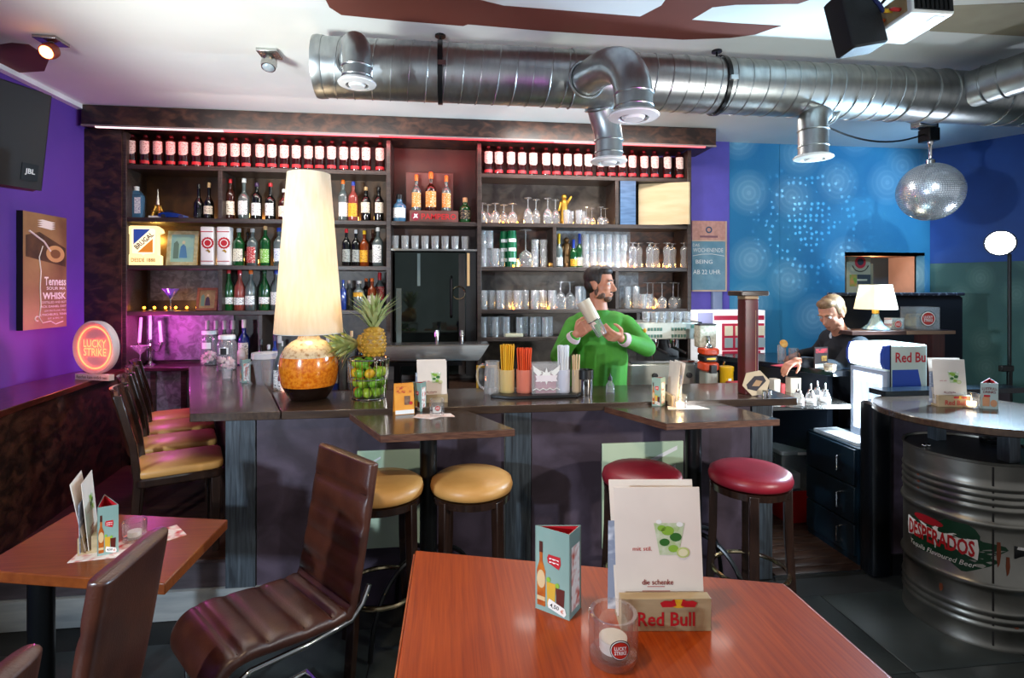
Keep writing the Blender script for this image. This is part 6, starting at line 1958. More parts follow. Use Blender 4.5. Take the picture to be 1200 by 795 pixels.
obj('jug_wall', MB().lathe([(0, 0), (.05, 0), (.052, .01), (.048, .14), (.04, .18), (.045, .2), (.042, .2), (.046, .14), (.05, .012)], 24), M_glassb, t)
obj('handle', MB().tube(bez([(-.045, 0, .18), (-.11, 0, .19), (-.10, 0, .04), (-.048, 0, .04)]), .007, 8), M_glassb, t)
p = at(570, 450, Y=3.75)
t = thing('desk_photo', 'small yellow framed photo behind the jug', 'picture', (p.x, 3.75, .89))
for b_ in ((-.07, .07, 0, .015), (-.07, .07, .255, .27), (-.07, -.055, .015, .255), (.055, .07, .015, .255)):
    obj('frame_bar', MB().box(b_[0], b_[1], -.01, .01, b_[2], b_[3]), pm('yellow_paint', '#d8a82a', .5), t)
obj('photo', MB().box(-.055, .055, -.004, .004, .015, .255), pm('photo_grey', '#8a8a86', .4, c2='#3c3c40', scale=14), t)
obj('easel_leg', MB().box(-.01, .01, .01, .05, 0, .2), M_black, t)
tag(obj('under_bar_cabinet', MB().box(p.x - .15, p.x + .2, 3.6, 3.9, 0, .89), M_mottle2, None), 'dark under-bar cabinet behind the jug', 'cabinet')

# blender jar and small bottles glowing red behind the arm
wk = thing('work_shelf', 'low dark work shelf glowing red behind the bar arm', 'shelf', (-1.05, 3.9, 0))
PW(wk, 'shelf_board', MB().prism([(-1.02, 3.42), (-.62, 3.42), (-1.1, 4.15), (-1.40, 4.15)], .92, .95), pm('red_shelf', '#5a2418', .3), bevel=.002)
PW(wk, 'support', MB().prism([(-.8, 3.5), (-.7, 3.5), (-1.12, 4.1), (-1.22, 4.1)], 0, .92), M_mottle2)
light('work_glow', 'POINT', (-.92, 3.55, 1.03), 1.6, (1, .22, .08), size=.03)
p = at(312, 440, Y=3.72)
t = thing('blender_jar', 'clear ribbed blender jar behind the left bar arm', 'blender', (p.x, 3.72, .95))
obj('jar_wall', MB().lathe([(.05, .06), (.058, .08), (.09, .29), (.086, .29), (.054, .08)], 8), M_glassb, t)
obj('lid', MB().lathe([(0, .29), (.092, .29), (.09, .325), (.04, .33), (0, .335)], 20), glass('lid_plastic', white=.35), t)
obj('collar', MB().lathe([(0, 0), (.06, 0), (.055, .06), (0, .06)], 20), M_brush, t)
obj('handle', MB().tube(bez([(-.085, 0, .26), (-.15, 0, .26), (-.13, 0, .10), (-.06, 0, .10)]), .011, 8), M_glassb, t)
for px, ty, gm, cc, l in ((328, 395, CLEARG, 'silver', 'clear bottle with steel pourer beside the blender jar'), (335, 418, PINKG, 'white', 'pink lit bottle with white label between blender and lamp')):
    p = at(px, ty, Y=3.6)
    bottle((p.x - .02, 3.62 + .04 * (px < 330), .95), p.z - .95, .036, l, gm, CAPS[cc], LB['white'], (.1, .5), bh=.55, sh=.72)
# ================================================================== COFFEE MACHINE + GRINDER + DISPLAY
kY = 4.22
cx0, cx1 = at(733, 420, Y=kY).x, at(817, 420, Y=kY).x
cw = cx1 - cx0
cm_ = thing('coffee_machine', 'silver espresso machine behind the barman', 'coffee machine', ((cx0 + cx1) / 2, kY + .2, .89))
M_sil = pm('machine_silver', '#b4b4a8', .32, .6)
PW(cm_, 'base_body', MB().rbox(cx0, cx1 - .04, kY - .08, kY + .40, .90, 1.10, .03), M_sil)
PW(cm_, 'drip_tray', MB().box(cx0 + .02, cx1 - .06, kY - .075, kY + .15, 1.10, 1.115), M_brush)
PW(cm_, 'rear_body', MB().box(cx0 + .03, cx1 - .07, kY + .2, kY + .40, 1.10, 1.30), M_blackm)
hd = PW(cm_, 'head_panel', MB().box(cx0, cx1, kY - .04, kY + .38, 1.285, 1.42), M_sil, bevel=.006)
PW(hd, 'end_cheek', MB().box(cx1 - .005, cx1 + .02, kY - .045, kY + .38, 1.28, 1.425), M_blackm)
M_btn = pm('green_button', '#3f6a58', .4)
for g in range(2):
    for k in range(5):
        for rr in range(2):
            x = cx0 + cw * (.28 + .33 * g) + .026 * k
            PW(hd, 'button', MB().box(x, x + .018, kY - .045, kY - .04, 1.30 + .055 * rr, 1.325 + .055 * rr), M_btn)
PW(hd, 'display', MB().box(cx1 - .07, cx1 - .02, kY - .045, kY - .04, 1.375, 1.40), M_btn)
PW(hd, 'switch', MB().box(cx1 - .045, cx1 - .02, kY - .045, kY - .04, 1.30, 1.33), M_black)
for f in (.42, .68):
    x = cx0 + cw * f
    gp = PW(cm_, 'group_head', MB().lathe([(0, 1.23), (.035, 1.23), (.04, 1.25), (.04, 1.287), (0, 1.287)], 18, c=(x, kY + .05, 0)), M_chrome)
    PW(gp, 'portafilter', MB().lathe([(0, 1.205), (.03, 1.205), (.034, 1.23), (0, 1.23)], 16, c=(x, kY + .05, 0)), M_chrome)
    PW(gp, 'portafilter_handle', MB().tube([(x, kY + .03, 1.215), (x + .05, kY - .12, 1.175)], .012, 8), M_black)
PW(cm_, 'steam_wand', MB().tube([(cx0 + cw * .36, kY, 1.285), (cx0 + cw * .35, kY - .02, 1.2), (cx0 + cw * .36, kY - .02, 1.12)], .006, 8), M_chrome)
PW(cm_, 'knob', MB().lathe([(0, 0), (.022, 0), (.022, .02), (0, .022)], 14, Matrix.Translation((cx0 + cw * .35, kY - .08, 1.0)) @ Matrix.Rotation(PI / 2, 4, 'X')), M_black)
PW(cm_, 'knob', MB().lathe([(0, 0), (.022, 0), (.022, .02), (0, .022)], 14, Matrix.Translation((cx0 + cw * .82, kY - .08, 1.0)) @ Matrix.Rotation(PI / 2, 4, 'X')), M_black)
for i, f in enumerate((.32, .44, .55, .66, .78, .9)):
    drink('cup', (cx0 + cw * f, kY + .06, 1.4205), .085, .034, '%s small glass cup from the left on top of the espresso machine' % ORD[i], 'cups on the espresso machine', 'coffee_cup')
p = at(832, 450, Y=3.95)
gd = thing('coffee_grinder', 'orange and steel coffee grinder right of the espresso machine', 'coffee grinder', (p.x, 3.98, .89))
obj('foot', MB().rbox(-.07, .07, -.08, .08, 0, .05, .02), pm('grinder_orange', '#d2451c', .35), gd)
obj('lower_body', MB().rbox(-.05, .06, -.06, .06, .05, .17, .02), M_sil, gd)
obj('body_band', MB().rbox(-.065, .065, -.07, .07, .17, .24, .03), pm('grinder_orange', '#d2451c', .35), gd)
obj('black_band', MB().rbox(-.064, .064, -.069, .069, .24, .295, .03), M_black, gd)
obj('body_band', MB().rbox(-.065, .065, -.07, .07, .295, .345, .03), pm('grinder_orange', '#d2451c', .35), gd)
obj('nameplate', MB().box(-.045, .025, -.0715, -.0705, .26, .275), M_gold, gd)
obj('tamper', MB().lathe([(0, .345), (.035, .345), (.03, .36), (.012, .38), (.018, .42), (.014, .44), (0, .445)], 16), M_chrome, gd)
obj('spout', MB().box(-.025, .02, -.10, -.06, .16, .22), M_black, gd)
obj('hopper', MB().rbox(-.065, .075, .01, .11, .345, .52, .01), pm('bean_hopper', '#c9c2ac', .5, c2='#a39a82', scale=50), gd)
obj('hopper_lid', MB().rbox(-.067, .077, .008, .112, .52, .53, .01), M_black, gd)
obj('lever', MB().tube([(.06, 0, .2), (.11, -.02, .2), (.12, -.03, .24)], .008, 8), M_chrome, gd)
p = at(853, 450, Y=3.9)
t = thing('yellow_tin', 'yellow tin canister beside the coffee grinder', 'tin', (p.x, 3.92, .92))
obj('tin_body', MB().lathe([(0, 0), (.05, 0), (.05, .14), (.053, .145), (.053, .175), (.045, .18), (0, .18)], 20), pm('yellow_tin', '#dca80e', .35), t)
obj('emblem', MB().arc(.05, 14, .06, .09, 6, .001), M_whiteink, t)
tag(obj('red_box', MB().rbox(-.06, .06, -.05, .05, 0, .085, .008), pm('red_card_box', '#8a1c22', .5), None, (at(864, 450, Y=3.75).x, 3.76, .92)), 'low dark red box left of the red post', 'box')
rs = thing('rear_counter', 'dark rear counter carrying the grinder and the yellow tin', 'counter', (2.0, 3.9, 0))
PW(rs, 'body', MB().box(1.62, 2.15, 3.68, 4.14, 0, .86), M_mottle2)
PW(rs, 'worktop', MB().box(1.60, 2.17, 3.66, 4.16, .86, .889), M_counter)
# cigarette display on the wall counter
dY = 4.45
d0, d1 = at(818, 400, Y=dY).x, at(884, 400, Y=dY).x
dz0, dz1 = at(850, 423, Y=dY).z, at(850, 364, Y=dY).z
cd = thing('cigarette_display', 'lit white and red cigarette display against the blue wall', 'display rack', ((d0 + d1) / 2, dY, dz0))
PW(cd, 'case', MB().box(d0, d1 + .1, dY, dY + .2, dz0, dz1), pm('display_white', '#f2eef2', .4, emit=.55, ec='#ffffff'))
M_pkt = pm('packet_cream', '#e6dcc0', .5, emit=.25)
M_dred = pm('display_red', '#c02a4a', .4, emit=.25)
w_ = d1 - d0
PW(cd, 'header', MB().box(d0 + w_ * .28, d1 + .09, dY - .006, dY, dz1 - .085, dz1 - .045), M_dred)
PW(cd, 'red_panel', MB().box(d0 + w_ * .42, d1 + .09, dY - .006, dY, dz0 + .09, dz1 - .115), M_dred)
for i in range(4):
    for j in range(2):
        x = d0 + w_ * (.46 + .19 * i)
        z = dz0 + .115 + .105 * j
        PW(cd, 'packet', MB().box(x, x + w_ * .14, dY - .018, dY - .006, z, z + .085), M_pkt if j else pm('packet_grey', '#9fb0b4', .5, emit=.2), bevel=.002)
PW(cd, 'price_rail', MB().box(d0 + w_ * .42, d1 + .05, dY - .012, dY - .004, dz0 + .055, dz0 + .085), M_dred)
PW(cd, 'side_panel', MB().box(d0, d0 + w_ * .26, dY - .004, dY, dz0 + .1, dz1 - .02), pm('display_lilac', '#b4a8c8', .4))
pd = thing('display_plinth', 'dark low cabinet under the cigarette display', 'cabinet', (d0 + .3, 4.5, 0))
PW(pd, 'body', MB().box(d0 - .05, d1 + .2, 4.40, YB - .02, 0, dz0 - .031), M_mottle2)
PW(pd, 'top', MB().box(d0 - .06, d1 + .21, 4.38, YB - .02, dz0 - .03, dz0), M_counter)
# chalkboard on the lilac strip
b0, b1 = at(811, 300, Y=YB - .03).x, at(850, 300, Y=YB - .03).x
bz0, bz1, bzm = at(830, 340, Y=YB - .03).z, at(830, 259, Y=YB - .03).z, at(830, 283, Y=YB - .03).z
cbd = thing('chalkboard', 'grey chalkboard with handwriting and pink header on the lilac wall', 'chalkboard', ((b0 + b1) / 2, YB - .03, bz0))
PW(cbd, 'slate', MB().box(b0, b1, YB - .03, YB - .014, bz0, bzm), pm('chalk_slate', '#5f8a9c', .7, c2='#7fa3b2', scale=6, detail=6))
for q in ((b0, b1, bz0 - .015, bz0), (b1, b1 + .015, bz0 - .015, bz1), (b0, b1, bzm, bzm + .012)):
    PW(cbd, 'frame_bar', MB().box(q[0], q[1], YB - .034, YB - .012, q[2], q[3]), pm('pale_pine', '#d8b8a0', .5))
hdp = PW(cbd, 'header', MB().box(b0, b1, YB - .032, YB - .014, bzm + .012, bz1), pm('pink_cork', '#d29a8a', .6, c2='#c08878', scale=30))
Mf = frame(((b0 + b1) / 2, YB - .0325, 0), *FRONT)
PW(hdp, 'emblem', MB().torus((0, bzm + .11, .001), .026, .006, 20, 6, Mf), pm('emblem_blue', '#3c5a78', .5))
PW(hdp, 'printed_line', flat(rect(.0, bzm + .045, .18, .018), Mf, .001), pm('print_mauve', '#8a5a62', .5))
Mt = frame(((b0 + b1) / 2, YB - .031, 0), *FRONT)
W_ = b1 - b0
H_ = bzm - bz0
for s_, ww, hh, fx, fy in (('DAS', .2, .06, -.38, .92), ('WOCHENENDE', .9, .085, -.02, .82), ('BEING', .5, .08, -.14, .58), ('AB 22 UHR', .82, .09, -.06, .37)):
    text(cbd, s_, ww * W_, hh * H_, Mt @ Matrix.Translation((fx * W_, bz0 + fy * H_, .001)), M_whiteink)
PW(cbd, 'chalk_line', MB().tube([Mt @ Vector((x * W_, bz0 + y * H_, .001)) for x, y in ((-.48, .70), (-.2, .735), (.1, .74), (.46, .70))], .003, 5), M_whiteink)
o = obj('wall_device', MB().rbox(at(832, 350, Y=YB).x, at(843, 350, Y=YB).x, YB - .06, YB - .014, at(835, 367, Y=YB).z, at(835, 342, Y=YB).z, .006), pm('device_grey', '#8d9ab8', .4), None)
tag(o, 'small grey wall box below the chalkboard', 'wall box')

# ================================================================== RED POST ON THE BAR
rp = at(890, 466, z=ZK)
kz = depth(rp.x, rp.y + .1) / F
t = thing('red_post', 'dark red square post with a wooden cap on the bar', 'post', (rp.x, rp.y + .12, ZK))
obj('shaft', MB().rbox(-.043, .043, -.043, .043, 0, .565, .006), pm('oxblood_paint', '#5e1018', .4, c2='#4a0a12', scale=8), t)
obj('collar', MB().rbox(-.044, .044, -.044, .044, .565, .585, .006), pm('tan_collar', '#a88a68', .5), t)
obj('cap', MB().rbox(-.088, .088, -.08, .08, .585, .615, .008), pm('dark_cap_wood', '#35241a', .4), t)
obj('worn_edge', MB().box(.022, .0245, -.0445, -.043, .02, .5), pm('worn_wood', '#b49070', .7), t)
p = at(882, 463, z=ZK)
t = thing('beer_mat_stand', 'hexagonal beige beer mat sign leaning on the red post', 'sign', (p.x, p.y - .04, ZK), R(-15))
Mx = Matrix.Rotation(PI / 2 - .12, 4, 'X')
hexa = [(.078 * math.cos(R(60 * k + 12)), .075 + .078 * math.sin(R(60 * k + 12))) for k in range(6)]
obj('mat', MB().prism(hexa, -.004, .004, Mx), pm('mat_beige', '#d8c4a4', .6), t)
obj('printed_band', flat([(-.05, .04), (.0, .03), (.055, .09), (.04, .12), (-.01, .115), (-.055, .065)], Mx, .0046), pm('band_navy', '#2a2430', .6), t)
obj('printed_plate', flat([(-.025, .058), (.015, .058), (.035, .088), (.0, .094)], Mx, .0054), pm('plate_tan', '#b8926a', .6), t)
p = at(898, 467, z=ZK)
for i in range(2):
    o = obj('salt_shaker', MB().lathe([(0, 0), (.013, 0), (.014, .02), (.011, .03), (.012, .042), (0, .045)], 12), M_chrome, None, (p.x + .03 * i, p.y + .02, ZK))
    tag(o, ('left', 'right')[i] + ' tiny metal shaker at the foot of the red post', 'shaker', 'tiny shakers')

# ================================================================== RIGHT WING
wing = thing('wing_counter', 'dark side counter running back from the staff passage', 'counter', (2.6, 3.7, 0))
PW(wing, 'counter_board', MB().prism([(2.555, 3.30), (3.10, 3.31), (2.78, 4.30), (2.16, 4.26)], 1.11, 1.15), pm('blue_black_top', '#121a24', .2, coat=.4), bevel=.003)
PW(wing, 'front_panel', MB().prism([(2.65, 3.48), (2.69, 3.48), (2.27, 4.26), (2.23, 4.26)], 0, 1.11), pm('navy_panel', '#101a26', .4))
PW(wing, 'work_shelf', MB().prism([(2.06, 3.20), (2.60, 3.20), (2.68, 3.52), (2.30, 4.1), (2.06, 4.1)], .92, .945), M_brush)
# things on wing counter
p = at(930, 424, z=1.15)
drink('highball', (p.x, p.y, 1.15), .10, .034, 'tumbler of clear drink with orange slice on the side counter', 'guest drinks', 'tumbler')
p2 = at(920, 424, z=1.15)
drink('highball', (p2.x + .0, p2.y + .04, 1.15), .12, .03, 'slim glass behind the tumbler on the side counter', 'guest drinks', 'tumbler')
o = obj('orange_slice', MB().lathe([(0, -.004), (.03, -.004), (.03, .004), (0, .004)], 18, Matrix.Rotation(R(70), 4, 'X')), pm('orange_peel', '#e09a3a', .4, c2='#f0c878', scale=30), None, (p2.x - .01, p2.y, 1.285))
tag(o, 'orange slice on the rim of the slim glass', 'orange slice')
p3 = at(926, 430, z=1.15)
o = obj('red_napkin', MB().box(-.09, .09, -.06, .06, 0, .003), pm('red_napkin', '#a0202a', .7), None, (p3.x, p3.y + .04, 1.1505), R(20))
tag(o, 'red napkin under the guest drinks', 'napkin')
p = at(968, 433, z=1.15)
t = thing('standing_card', 'upright dark drinks card on the side counter', 'table card', (p.x, p.y + .05, 1.15), R(10))
obj('card', MB().box(-.058, .058, -.004, .004, 0, .145), pm('card_dark', '#2c1c18', .5), t)
obj('printed_header', MB().box(-.05, .05, -.0055, -.004, .105, .135), lab('card_header', '#a8262c', '#2c1c18', 1.4, 60, 60), t)
obj('printed_photo', MB().box(.0, .045, -.0055, -.004, .05, .085), pm('photo_amber', '#c8923c', .4, c2='#5a3a20', scale=40), t)
obj('printed_foot', MB().box(-.055, .055, -.0055, -.004, .003, .03), pm('card_pale', '#b8b0a0', .5), t)
p = at(982, 437, z=1.15)
t = thing('glass_bowl', 'small glass bowl of nuts beside the fridge', 'bowl', (p.x - .01, p.y + .06, 1.15))
obj('bowl', MB().lathe([(0, 0), (.03, 0), (.042, .05), (.039, .05), (.028, .006)], 18), M_glassb, t)
obj('nuts', MB().lathe([(0, .05), (.02, .052), (.038, .044), (.036, .01), (0, .008)], 14), pm('nuts', '#8a6a44', .7, c2='#d8c8a8', scale=60), t)
# syrup dispensers, boxes and glasses on the low work shelf
for i, (px, py) in enumerate(((936, 472), (950, 472), (958, 468), (967, 471))):
    p = at(px, py, z=.945)
    t = thing('sugar_dispenser', '%s glass sugar pourer from the left on the steel work shelf' % ORD[i], 'dispenser', (p.x, p.y, .945), 0, 'sugar pourers')
    obj('jar', MB().lathe([(0, 0), (.035, 0), (.037, .02), (.025, .06), (.016, .07)], 16), M_glassb, t)
    obj('sugar', MB().lathe([(0, .002), (.033, .002), (.033, .022), (0, .03)], 14), M_white, t)
    obj('spout', MB().lathe([(.017, .068), (.018, .08), (.006, .09), (.005, .125), (0, .125)], 12), M_chrome, t)
for (px, py, w_, h_, c, l) in ((914, 466, .05, .12, '#c9c2b4', 'pale paper packet stack beside the red post'), (921, 466, .035, .09, '#b02a2a', 'small red carton on the steel work shelf'), (936, 462, .085, .11, '#d4ccb8', 'cream carton behind the sugar pourers')):
    p = at(px, py, z=.945)
    o = obj('carton', MB().rbox(-w_ / 2, w_ / 2, -.03, .03, 0, h_, .004), pm('carton' + c, c, .6), None, (p.x, p.y + .06, .945))
    tag(o, l, 'carton', 'cartons on the work shelf')
for i, (px, py) in enumerate(((914, 474), (930, 475), (942, 476))):
    p = at(px, py, z=.96)
    o = obj('bar_tool', MB().box(-.05, .05, -.008, .008, 0, .006), M_chrome, None, (p.x + .02, p.y - .03, .9455), R(-12))
    tag(o, '%s flat steel bar tool from the left on the work shelf edge' % ORD[i], 'bar tool', 'bar tools')
# storage box and crate under the wing
p = at(926, 600, Y=3.70)
t = thing('clear_storage_box', 'clear plastic storage box standing on a red crate', 'storage box', (p.x, 3.7, .24))
obj('box_walls', MB().loft([[(-.125, -.10, 0), (.125, -.10, 0), (.125, .10, 0), (-.125, .10, 0)], [(-.14, -.11, .26), (.14, -.11, .26), (.14, .11, .26), (-.14, .11, .26)]]), glass('clear_box', white=.25, wc='#b8c4c8'), t)
obj('lid', MB().rbox(-.145, .145, -.115, .115, .26, .29, .015), glass('clear_lid', white=.4, wc='#c0ccd0'), t)
obj('label', MB().box(-.02, .06, -.119, -.115, .262, .28), M_paper, t)
obj('contents', MB().box(-.11, .02, -.085, .085, .01, .12), M_white, t)
t = thing('red_crate', 'red plastic crate on the floor of the staff passage', 'crate', (p.x + .04, 3.7, .012))
M_crate = pm('crate_red', '#b01c1c', .4)
for q in ((-.14, .14, -.11, -.10), (-.14, .14, .10, .11), (-.14, -.13, -.10, .10)):
    obj('crate_wall', MB().box(q[0], q[1], q[2], q[3], 0, .226), M_crate, t)
obj('crate_wall', MB().box(.13, .14, -.10, .10, 0, .05), M_crate, t)
obj('crate_wall', MB().box(.13, .14, -.10, .10, .15, .226), M_crate, t)
obj('crate_floor', MB().box(-.13, .13, -.10, .10, 0, .01), M_crate, t)
# drawer cabinet
dc = thing('drawer_cabinet', 'dark blue drawer cabinet with chrome handles beside the passage', 'cabinet', (2.7, 3.22, .012))
M_nav = pm('navy_lacquer', '#0b1b28', .35, c2='#10242f', scale=4)
PW(dc, 'body', MB().box(2.49, 2.95, 3.0, 3.46, .012, .72), M_nav)
for k, (za, zb) in enumerate(((.06, .25), (.26, .48), (.49, .71))):
    f = PW(dc, 'drawer', MB().box(2.47, 2.49, 3.01, 3.45, za, zb), M_nav, bevel=.003)
    zc = (za + zb) / 2
    PW(f, 'handle', MB().tube([(2.47, 3.12, zc + .05), (2.44, 3.12, zc + .045), (2.44, 3.12, zc - .045), (2.47, 3.12, zc - .05)], .006, 8), M_chrome)
o = obj('paper_stack', MB().box(-.09, .09, -.2, .17, 0, .02), lab('paper_edge', '#cfd4d8', '#6a7078', 1.2, 12, 260), None, (2.60, 3.25, .7205), R(4))
tag(o, 'pile of papers on the drawer cabinet', 'papers')
# wing end wall in front of the fridge
we = struct('wall_wing', MB().box(2.60, 3.42, 2.90, 2.95, 0, 1.07), M_plaster)
obj('end_post', MB().rbox(2.47, 2.60, 2.86, 2.98, 0, 1.03, .03), pm('black_lacquer', '#070b10', .3), we)
obj('kick_board', MB().box(2.60, 3.42, 2.885, 2.90, 0, .12), M_black, we)
obj('ledge', MB().box(2.53, 3.46, 2.84, 2.965, 1.07, 1.10), pm('navy_ledge', '#0c1822', .25), we)
# fridge with lit header
fx0, fx1, fy0, fy1, fz0, fz1 = 2.66, 2.945, 2.985, 3.285, .742, 1.352
fr = thing('mini_fridge', 'silver and blue energy drink counter fridge with lit header', 'fridge', ((fx0 + fx1) / 2, (fy0 + fy1) / 2, fz0))
M_fs = pm('fridge_silver', '#c6ccbe', .35, .15)
PW(fr, 'body', MB().rbox(fx0 + .03, fx1, fy0, fy1, fz0, fz1, .012), M_fs)
PW(fr, 'door_frame', MB().box(fx0 + .008, fx0 + .03, fy0, fy1, fz0, 1.19), pm('fridge_grey', '#8f96a4', .4), bevel=.004)
PW(fr, 'door_glass', MB().box(fx0 + .002, fx0 + .008, fy0 + .035, fy1 - .035, fz0 + .05, 1.16), pm('fridge_lit', '#eaf4ff', .2, emit=2.0, ec='#d8ecff'))
for k in range(4):
    PW(fr, 'can_silhouette', MB().lathe([(0, 0), (.022, 0), (.024, .01), (.024, .12), (.02, .13), (0, .13)], 12, c=(fx0 - .0, fy0 + .075 + .05 * k, .98)), pm('can_pale', '#c8dcf0', .3, emit=.8))
hdr = MB()
pr_ = [(fx0 + .03, 1.20), (fx0 - .006, 1.205), (fx0 - .022, 1.24), (fx0 - .022, 1.30), (fx0 - .004, 1.345), (fx0 + .03, 1.35)]
hdr.loft([[(x, fy0 + .02, z) for x, z in pr_], [(x, fy1 - .02, z) for x, z in pr_]])
PW(fr, 'lit_header', hdr, pm('header_glow', '#f4f8ff', .3, emit=2.2, ec='#e8f2ff'), smooth=60)
for y_ in (fy0, fy1 - .02):
    PW(fr, 'header_cheek', MB().loft([[(x, y_, z) for x, z in pr_], [(x, y_ + .02, z) for x, z in pr_]]), pm('fridge_blue', '#1c3f9a', .35))
Mf = frame(((fx0 + fx1) / 2, fy0 - .0005, 0), *FRONT)
text(fr, 'Red Bu', .205, .062, Mf @ Matrix.Translation((.025, 1.275, .001)), M_redink, bold=.02)
PW(fr, 'blue_panel', flat([(-.10, 1.09), (.10, 1.09), (.075, 1.20), (-.10, 1.20)], Mf, .001), pm('panel_blue', '#1c3f9a', .4))
PW(fr, 'silver_seam', MB().box(fx0 + .028, fx0 + .034, fy0 - .003, fy0, fz0, fz1), M_ink)
light('fridge_light', 'AREA', (fx0 - .05, (fy0 + fy1) / 2, 1.0), 8, (.75, .88, 1), (2.0, 3.3, .8), .25)
# lamp shelf over the fridge, upright
ls = thing('lamp_shelf', 'dark wooden shelf with the small lamp above the fridge', 'shelf', (3.15, 3.5, 1.1))
PW(ls, 'shelf_board', MB().box(2.80, 3.60, 3.43, 3.64, 1.372, 1.40), pm('lamp_shelf_wood', '#3a211a', .4, c2='#54342a', scale=5, stretch=(1, 9, 9)), bevel=.002)
PW(ls, 'board_edge', MB().box(3.22, 3.60, 3.425, 3.432, 1.374, 1.398), pm('pale_edge', '#8a6a54', .5))
PW(ls, 'upright', MB().box(3.44, 3.54, 3.45, 3.60, 0, 1.372), pm('mahogany_upright', '#3a1616', .35, c2='#521f1c', scale=4, stretch=(10, 10, 1)))
PW(ls, 'rear_upright', MB().box(2.90, 2.95, 3.55, 3.62, 1.151, 1.372), pm('dark_panel_blue', '#11161f', .5))
p = at(1026, 386, Y=3.53)
t = thing('small_table_lamp', 'small lamp with glass foot and cream shade on the wooden shelf', 'lamp', (p.x, 3.53, 1.40))
obj('foot', MB().lathe([(0, 0), (.085, 0), (.088, .008), (.05, .04), (.026, .09), (.022, .115), (0, .12)], 24), glass('lamp_foot_glass', tint='#cfe6f4', white=.25, wc='#b8dcec'), t)
obj('socket', MB().lathe([(.02, .115), (.024, .12), (.02, .16), (0, .16)], 14), M_gold, t)
obj('lampshade', MB().lathe([(.135, .15), (.1, .325), (.098, .325), (.133, .15), (.135, .15)], 32), pm('small_shade', '#f2ead2', .8, emit=.35, ec='#fff0d0', trans=.4), t, smooth=60)
light('small_lamp_light', 'POINT', (p.x, 3.53, 1.62), 2.2, (1, .86, .62), size=.03)
for px, w_, h_, l in ((1049, .085, .085, 'small glass cube with printed badge on the wooden shelf'), (1079, .165, .165, 'large glass cube of nuts with round red badge on the wooden shelf')):
    p = at(px, 388, Y=3.52)
    t = thing('glass_cube', l, 'glass container', (p.x, 3.53, 1.40), R(-8), 'glass cubes with badges')
    h2 = w_ / 2
    mg_ = glass('cube_glass', tint='#dcecf6', white=.12, hi=.9)
    for q in ((-h2, h2, -h2, -h2 + .006), (-h2, h2, h2 - .006, h2), (-h2, -h2 + .006, -h2 + .006, h2 - .006), (h2 - .006, h2, -h2 + .006, h2 - .006)):
        obj('pane', MB().box(q[0], q[1], q[2], q[3], .012, h_), mg_, t)
    obj('thick_base', MB().box(-h2, h2, -h2, h2, 0, .012), mg_, t)
    obj('contents', MB().rbox(-h2 * .8, h2 * .8, -h2 * .8, h2 * .8, .014, h_ * .68, .02), pm('crackers', '#c08a3c', .7, c2='#6a5a48', scale=24, detail=5, lo=.4, hi=.6), t)
    Mf = frame((0, -h2 - .0005, h_ * .5), *FRONT)
    for r_, m_, e_ in ((.33, M_ink, .0006), (.305, M_whiteink, .001), (.27, pm('strike_red', '#c0281c', .4), .0014)):
        obj('badge', flat(disc(0, 0, r_ * w_), Mf, e_), m_, t)
    for wd, yy in (('LUCKY', .07), ('STRIKE', -.07)):
        text(t, wd, w_ * .38, w_ * .12, Mf @ Matrix.Translation((0, yy * w_, .002)), M_whiteink, bold=.02, world=False)
# tall dark booth partition
bo = thing('booth_partition', 'tall dark padded booth back behind the small lamp', 'booth', (3.7, 3.95, 0))
PW(bo, 'padded_back', MB().rbox(3.06, 4.16, 3.88, 4.02, 0, 1.64, .03), pm('navy_velvet', '#0a0e1a', .85))
PW(bo, 'top_trim', MB().rbox(3.06, 4.16, 3.87, 4.03, 1.64, 1.665, .012), pm('worn_trim', '#2c3040', .5, c2='#8a94a8', scale=30, lo=.55, hi=.62))
PW(bo, 'seat', MB().rbox(3.62, 4.16, 3.45, 3.87, 0, .46, .03), pm('navy_velvet', '#0a0e1a', .85))
# cardboard display in the recess
p = at(1008, 340, Y=YB + .12)
cdd = thing('cardboard_display', 'beige cardboard display with round red emblem in the wall recess', 'display', (p.x, YB + .14, NZ0))
x0, x1 = at(992, 320, Y=YB + .12).x, at(1020, 320, Y=YB + .12).x
PW(cdd, 'board', MB().box(x0, x1, YB + .12, YB + .135, NZ0, NZ1 - .005), pm('kraft_beige', '#a99a78', .7))
PW(cdd, 'side_leaf', MB().box(x1, x1 + .04, YB + .13, YB + .145, NZ0, NZ1 - .08), pm('kraft_dark', '#8a7c5c', .7))
Mf = frame(((x0 + x1) / 2 + .02, YB + .1195, 0), *FRONT)
PW(cdd, 'emblem', flat(disc(0, 1.965, .062), Mf, .001), M_redink)
PW(cdd, 'emblem', flat(disc(0, 1.97, .036), Mf, .002), pm('emblem_dark', '#20262a', .5))
PW(cdd, 'printed_arc', MB().tube([Mf @ Vector((.095 * math.sin(R(a)), 1.965 - .095 * math.cos(R(a)), .001)) for a in range(-70, 71, 20)], .005, 5), pm('print_brown2', '#4a4030', .6))
PW(cdd, 'printed_panel', flat(rect(-.08, 1.78, .08, .12), Mf, .001), pm('print_green', '#6a8a2c', .6, c2='#c87a3c', scale=20))
PW(cdd, 'printed_roll', flat(rect(.04, 1.79, .15, .10), Mf, .001), pm('print_charcoal', '#3a3c3c', .6))
PW(cdd, 'printed_slot', flat(rect(.02, 1.785, .11, .018), Mf, .002), pm('print_sand', '#c8bc9a', .6))
